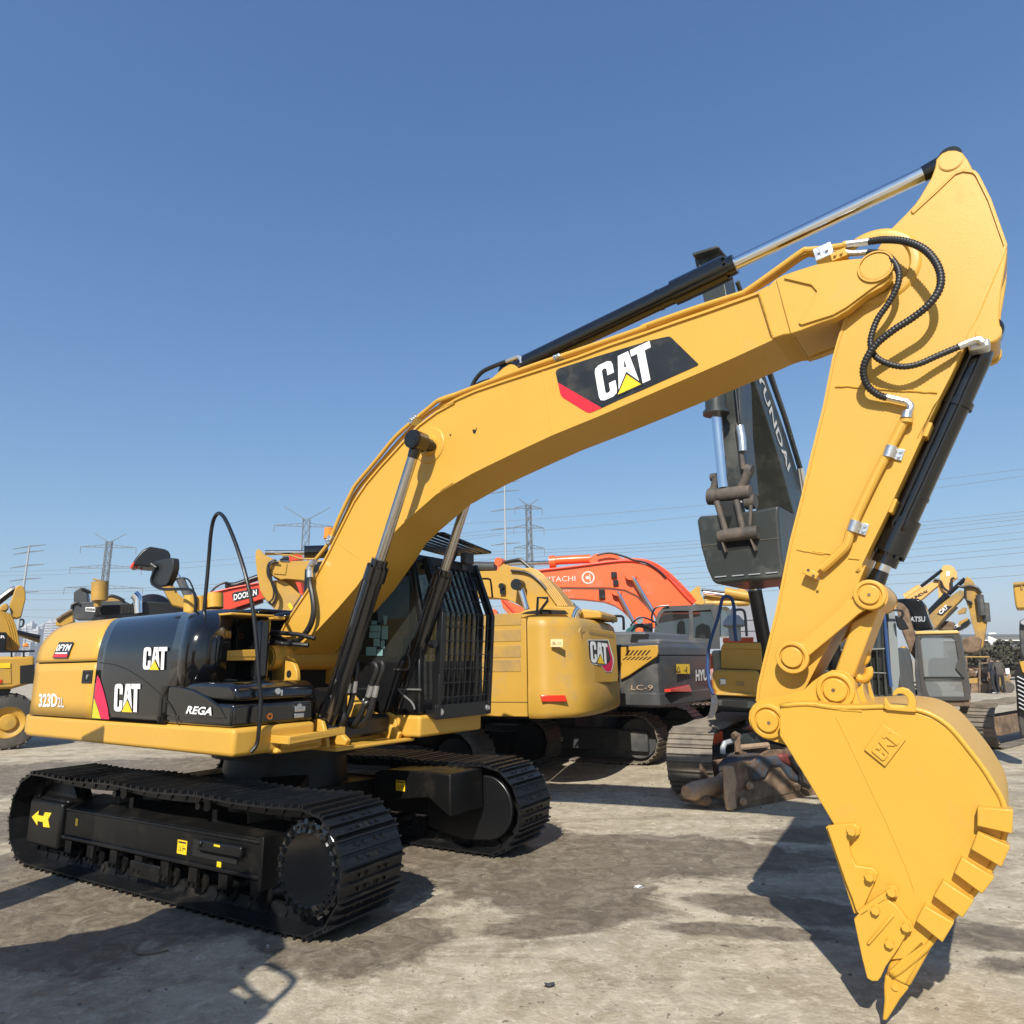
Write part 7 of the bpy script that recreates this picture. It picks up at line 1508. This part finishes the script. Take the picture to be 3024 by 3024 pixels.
A21 = root('excavator', f27, 'black slotted engine cover with bent bright exhaust and yellow air cleaner', 'excavator')
base(A21, BELT3, 3.6, 1.2, 0, GRY, L1=2.0)
hd = TR(A21, f27, 'engine_hood', [('L4',(862,780),(872,730),(905,670),(938,612),(960,603),(1290,592),(1420,560),(1760,582)), ('M5',(330,320),(420,372),(900,392),(1250,430),(1345,465),(1345,600),(420,600),(190,600))], 0, 2.0, BLM, .04)
for i in range(11):
    x = 915+i*34; TL(hd, f27, 'vent_slot', [('L4',(x,700-i*2),(x+14,650-i*2),(x+40,615-i*1.6))], -.005, .045, DARK, 3, 4)
TL(A21, f27, 'exhaust_pipe', [('L4',(1318,680),(1312,600),(1312,560),(1298,520),(1275,500))], -.15, .10, CHR, 5, 18); b = MB(); c = f27.Y('L4', 1420, 690, -.1); b.lathe([(-.3, .001), (-.28, .30), (-.1, .50), (.1, .52), (.3, .45), (.5, .2), (.52, .001)], (c.x, .35, c.z), 'y', 28); seat(b.build('hood_dome', BLM, A21), A21, f27)
c = f27.Y('L4', 945, 560, -.3); c2 = f27.Y('L4', 950, 380, -.3); b = MB(); b.cyl((c.x, -.3, c.z), (c2.x, -.3, c2.z), .165, n=30); b.cyl((c2.x, -.3, c2.z), (c2.x+.01, -.3, c2.z+.03), .15, n=30); seat(b.build('air_cleaner', YELO, A21, .03), A21, f27); TL(A21, f27, 'air_cleaner_stem', [('L4',(925,565),(925,620))], -.3, .07, YELO, 1, 12); TL(A21, f27, 'air_cleaner_band', [('L4',(885,560),(1000,565))], -.3, .03, GALV, 1)
TL(A21, f27, 'antenna', [('M5',(1030,440),(1030,385))], -.1, .03, BLM, 1)

# ---- pylons and poles
def lattice(name, label, D, px_, y_top, y_gnd, arms, wbase=2.2, wtop=.55, vtop=False, horn=0):
    """four-legged lattice tower; arms: (pixel y, half width m)"""
    d = ray('S', px_, 1950); P = EYE+d*(D/d.y); fr = Fr(P.x, D, 12); z1 = fr.Y('S', px_, y_top, 0).z
    o = root(name, fr, label, 'pylon', 'lattice pylons carrying the power lines')
    b = MB(); n = 12; zs = [z1*(1-(1-i/n)**1.15) for i in range(n+1)]
    def hw(z): return wbase+(wtop-wbase)*min(1, z/(z1*.72))
    for i in range(n):
        a, c = zs[i], zs[i+1]; wa, wc = hw(a), hw(c)
        cs = [(-1,-1),(1,-1),(1,1),(-1,1)]
        for j in range(4):
            (sx, sy), (tx, ty) = cs[j], cs[(j+1) % 4]
            b.beam((sx*wa, sy*wa, a), (sx*wc, sy*wc, c), .22, .22); b.beam((sx*wa, sy*wa, a), (tx*wc, ty*wc, c), .14, .14); b.beam((tx*wa, ty*wa, a), (sx*wc, sy*wc, c), .14, .14); b.beam((sx*wc, sy*wc, c), (tx*wc, ty*wc, c), .08, .08)
    b.build('tower_frame', LATT, o)
    for y, hwid in arms:
        z = fr.Y('S', px_, y, 0).z; w0 = hw(z); b = MB()
        for s in (-1, 1):
            b.beam((s*w0, 0, z), (s*hwid, 0, z+.15), .2, .2); b.beam((s*w0, 0, z+1.1), (s*hwid, 0, z+.15), .16, .16)
            for k in range(3): t = (k+1)/4; b.beam((s*(w0+(hwid-w0)*t), 0, z+.1), (s*(w0+(hwid-w0)*(t-.12)), 0, z+1.1*(1-t)+.15), .12, .12)
        b.build('cross_arm', LATT, o)
        for s in (-1, 1): one('insulator', WIRE, o, lambda b: b.cyl((s*hwid, 0, z+.1), (s*hwid, 0, z-2.0), .10, n=8))
    if horn:
        b = MB(); 
        for s in (-1, 1): b.beam((0, 0, z1-.5), (s*horn, 0, z1+horn*.55), .35, .2, w1=.1)
        b.build('earth_wire_horn', LATT, o)
    return fr, z1
def pole(label, D, px_, y_top, arms, r0=.42, r1=.16, lean=0):
    d = ray('S', px_, 1950); P = EYE+d*(D/d.y); fr = Fr(P.x, D, -25); z1 = fr.Y('S', px_, y_top, 0).z
    o = root('power_pole', fr, label, 'power pole', 'tapered steel power poles')
    one('pole', GALV, o, lambda b: b.cyl((0,0,0), (0,0,z1), r0, r1, n=14))
    for y, hwid in arms: z = fr.Y('S', px_, y, 0).z; one('cross_arm', LATT, o, lambda b: (b.beam((0,0,z), (hwid,0,z-.15), .22, .26, w1=.1, h1=.12), b.beam((0,0,z), (-hwid,0,z-.15), .22, .26, w1=.1, h1=.12)))
    return fr, z1
lattice('pylon', 'lattice pylon at left above the rear of the nearest excavator', 230, 283, 1598, 1950, [(1617, 8.6), (1678, 11), (1738, 12)], 2.4, .8, horn=5)
lattice('pylon', 'lattice pylon with splayed arms just left of the main boom', 210, 884, 1532, 1950, [(1555, 9.5)], 2.2, 1.0, horn=7)
lattice('pylon', 'lattice pylon under the main boom, right of the steel pole', 200, 1570, 1490, 1950, [(1503, 4.2), (1560, 4.6), (1620, 4.6)], 2.0, .7, horn=3)
pole('grey steel pole with short arms at the far left', 150, 40, 1617, [(1620, 6.0), (1636, 5.5), (1675, 6.2), (1714, 5.6), (1752, 5.6)])
pole('grey steel pole with short arms under the main boom', 150, 1497, 1416, [(1424, 3.6), (1450, 3.6), (1504, 3.6), (1560, 3.6), (1605, 3.6)])
# power lines
def span(p0, p1, sag, D0, D1, label):
    d0, d1 = ray('S', *p0), ray('S', *p1); A = EYE+d0*(D0/d0.y); B = EYE+d1*(D1/d1.y)
    pts = [A.lerp(B, i/24)-Vector((0,0,4*sag*(i/24)*(1-i/24))) for i in range(25)]
    o = one('power_line', WIRE, None, lambda b: b.tube(pts, .055, 5)); return tag(o, label, 'power line', 'power lines crossing the sky')
k = 0
for y0, y1, y2 in ((1560,1600,1372),(1600,1612,1392),(1640,1640,1500),(1648,1650,1512),(1660,1665,1522),(1690,1680,1535),(1700,1690,1560),(1712,1700,1580),(1725,1712,1605),(1740,1722,1622),(1752,1735,1660),(1766,1750,1690)):
    tg = ('upper' if y2 < 1400 else 'lower')
    span((1100, y0), (3120, y2), 2.0, 190, 150, 'thin wire sagging across the sky right of the cab, one of a bundle')
for y0, y1 in ((1690,1560),(1702,1580),(1745,1650),(1752,1662),(1770,1690),(1800,1720),(1815,1790)):
    span((-60, y0), (1480, y1), 2.5, 230, 190, 'thin wire crossing the sky left of the main boom, one of a bundle')
# ---- city blocks, sheds, hedge
rnd = random.Random(11)
for i, (x, yt) in enumerate(((62,1852),(80,1842),(100,1858),(118,1846),(134,1838),(150,1835),(168,1850),(45,1862),(90,1866))):
    D = 900+rnd.uniform(0,160); d = ray('S', x, 1950); P = EYE+d*(D/d.y); fr = Fr(P.x, D, rnd.uniform(-30,30)); z1 = fr.Y('S', x, yt, 0).z; o = root('tower_block', fr, ['pale high-rise block on the far left skyline, one of a cluster'][0], 'building', 'distant high-rise blocks')
    w_ = rnd.uniform(3.0, 4.4); one('wall', CITY, o, lambda b: (b.box(-w_, w_, -5, 5, 0, z1), b.box(-w_*.4, w_*.4, -2, 2, z1, z1+3)))
    b = MB()
    for r_ in range(int(z1/3.2)): b.box(-w_*.85, w_*.85, -5.05, -5.0, r_*3.2+1.0, r_*3.2+2.2)
    b.build('window_band', ROOFD, o)
f30 = FrV(52, 75)
W1 = root('shed', f30, 'white industrial shed with a low gable at the far right', 'building')
TR(W1, f30, 'wall', [('F',(930,870),(960,865),(1100,925),(1060,975),(950,985)),], 0, 12, WALLW, 0); TR(W1, f30, 'lower_wall', [('F',(900,980),(1080,970),(1080,1200),(900,1200))], .5, 12, WALLW, 0)
f31 = FrV(60, 95)
W2 = root('shed', f31, 'long flat white roofed hall behind the gabled shed at right', 'building')
TR(W2, f31, 'wall', [('F',(300,860),(1500,858),(1500,930),(300,930))], 0, 20, WALLW, 0); TR(W2, f31, 'roof', [('F',(300,840),(1500,836),(1500,868),(300,868))], -.5, 21, ROOFD, 0); TR(W2, f31, 'roof_light', [('F',(945,815),(1045,812),(1052,835),(940,838))], 2, 6, WALLW, 0); TR(W2, f31, 'lower_wall', [('F',(300,930),(1500,930),(1500,1500),(300,1500))], .5, 19, GRY2, 0)
def leafy(name, label, cx, cy, rx, ry, rz_, z0, n, col, cat='hedge'):
    o = empty(name, label, cat, (cx, cy, 0)); rr = random.Random(5); b = MB()
    for i in range(n):
        u = rr.uniform(-1, 1); v_ = rr.uniform(-1, 1); t = rr.random()**.6; env = 1-.25*abs(math.sin(u*7+1.3))-.15*abs(math.sin(u*17))
        c = Vector((u*rx, v_*ry, z0+t*rz_*env)); s_ = rr.uniform(.12, .30); a = Vector((rr.gauss(0,1), rr.gauss(0,1), rr.gauss(0,1))).normalized(); e = a.orthogonal().normalized(); g_ = a.cross(e)
        b.add([c+e*s_, c+g_*s_*.6, c-e*s_, c-g_*s_*.6], [(0,1,2,3)])
    b.build('foliage', col, o, fix=False); one('trunk', RUST, o, lambda b: [b.cyl((x*rx*.9, 0, 0), (x*rx*.9, 0, rz_*.6), .06, n=6) for x in (-.8,-.4,0,.4,.8)]); return o
LEAF = mat('dusty_foliage', (.075,.070,.045), .8, var=.4, vs_=2)
leafy('hedge', 'dusty dark hedge behind the people at right', 38.5, 54, 4.5, 1.0, 2.9, .2, 9000, LEAF)
f32 = FrV(26, 41)
SG = root('sign_board', f32, 'small white notice board right of the two people', 'sign'); TR(SG, f32, 'board', [('F',(1180,1325),(1240,1320),(1248,1400),(1190,1405))], 0, .06, WALLW, .01); TR(SG, f32, 'post', [('F',(1205,1400),(1215,1400),(1220,1700),(1210,1700))], .07, .06, GALV, 0); TR(SG, f32, 'crate', [('F',(1190,1410),(1260,1405),(1265,1470),(1195,1475))], .3, .4, TAN, .01)
# ---- litter and wire on the concrete
def scrap(px_, name, label, mt, s_):
    d = ray('S', *px_); P = EYE+d*(-EYE.z/d.z); rr = random.Random(px_[0]); b = MB(); k = 9
    pts = [Vector((math.cos(2*math.pi*i/k)*s_*rr.uniform(.6,1.1), math.sin(2*math.pi*i/k)*s_*.6*rr.uniform(.6,1.1), rr.uniform(.003,.02))) for i in range(k)]
    c = Vector((0,0,s_*.5)); b.add(pts+[c], [(i, (i+1) % k, k) for i in range(k)]); b.add([(p.x, p.y, .001) for p in pts], [tuple(range(k))]); o = b.build(name, mt, None, angle=20); o.location = P; return tag(o, label, cat)
cat = 'litter'
scrap((1888,2622), 'paper_scrap', 'crumpled white scrap on the concrete between the tracks and the bucket', SHOE, .045)
cat = 'stone'; scrap((1620,2913), 'slate_chip', 'flat dark chip lying on the concrete near the bottom edge', GRY, .035)
cat = 'litter'; scrap((790,2798), 'paper_scrap', 'tiny pale fleck on the stained concrete below the near track', SHOE, .012)
d = ray('T1', 600*1.0, 1000); 
def gp(t, x, y): d = ray(t, x, y); return EYE+d*(-EYE.z/d.z)
wp = [gp('T2', x, y)+Vector((0,0,.006)) for x, y in ((-400,1850),(-330,1960),(-200,1990),(-60,1960))]
wp = [gp('O', x, y)+Vector((0,0,.006)) for x, y in ((248,1790),(256,1801),(280,1803),(318,1795))]
tag(one('wire', RUST, None, lambda b: b.tube(smooth_pts(wp, 4), .005, 6)), 'bent bit of rusty wire on the shaded concrete at lower left', 'wire')
# pebbles: nobody could count them
rr = random.Random(21); b = MB()
for i in range(1500):
    x, y = rr.uniform(-5, 7), rr.uniform(3.2, 16); s_ = rr.uniform(.004, .012)*(1+y*.06); c = Vector((x, y, s_*.3)); 
    v_ = [c+Vector((math.cos(a)*s_*rr.uniform(.7,1.2), math.sin(a)*s_*rr.uniform(.7,1.2), -s_*.3)) for a in (0,1.25,2.5,3.8,5.0)]+[c+Vector((rr.uniform(-.3,.3)*s_, rr.uniform(-.3,.3)*s_, s_*.5))]
    b.add(v_, [(j, (j+1) % 5, 5) for j in range(5)])
tag(b.build('gravel', mat('grit', (.20,.17,.13), .9, var=.5, vs_=9), None, fix=False), kind='stuff')

def rnd3(P):
    out = []; k = len(P)
    for i in range(k):
        a, p, c = P[i-1], P[i], P[(i+1) % k]; A = p+(a-p).normalized()*.09; B = p+(c-p).normalized()*.09
        out += [A, (A+B)*.25+p*.5, B]
    return out
# ---- neighbour in the next row: stands left behind the viewer, its shadow falls into the picture
f40 = Fr(-2.9, .8, -69)
NB = root('excavator', f40, 'neighbouring excavator outside the picture, known only by its shadow', 'excavator')
def nb(pts): return [(q.x, q.y) for q in (f40.loc(Vector((x, y, 0))) for x, y in pts)]
def cast(x, y, h): p = gp('S', x, y); return (p.x-.3*h, p.y-1.2*h)
edge = [cast(x, y, 2.2) for x, y in ((0,2862),(203,2760),(313,2745),(407,2721),(485,2682))]+[(-2.50,3.12)]+[cast(x, y, 2.2) for x, y in ((845,2800),(775,2848),(706,2892),(716,2904),(668,2918),(728,2948),(742,2946),(800,2990),(751,3024))]+[(-1.8,.2),(-2.6,-1.6),(-4.6,-.9)]
b = MB(); b.prism(nb(edge), 2.14, 2.2, axis='z'); b.build('shadow_plate', YELD, NB)  # unseen plate, outline cut so its cast shadow gets the wanted edge
b = MB(); b.prism(nb([(-3.76,1.6),(-3.3,2.6),(-2.6,2.6),(-2.35,1.6),(-2.25,.2),(-2.8,-1.4),(-4.5,-.8)]), 1.0, 2.13, axis='z'); b.build('machine_body', YELD, NB, .03)
for y0 in (-1.0, 1.0): t = link_mesh('track', BELT3, NB, (-1.2, y0*.75-.25, 0), 0)
def c3(x, y, h): q = cast(x, y, h); return f40.loc(Vector((q[0], q[1], h)))
lp_ = [c3(x, y, 2.5) for x, y in ((700,2893),(778,2838),(880,2893),(795,2975))]
one('mirror_frame', BLM, NB, lambda b: b.tube(rnd3(lp_), .022, 8, closed=True))
one('mirror_arm', BLM, NB, lambda b: b.tube([c3(805,2965,2.5), c3(748,3015,2.2)], .022, 8))
ps = f40.loc(Vector((-4.36, 4.59, 0)))
rt_ = Matrix.Rotation(R(-14)-f40.a, 3, 'Z')
b = MB(); b.box(ps.x-.15, ps.x+.25, ps.y-.25, ps.y+.25, 0.0, 2.66, rot=rt_); b.build('stick', YELD, NB, .03)
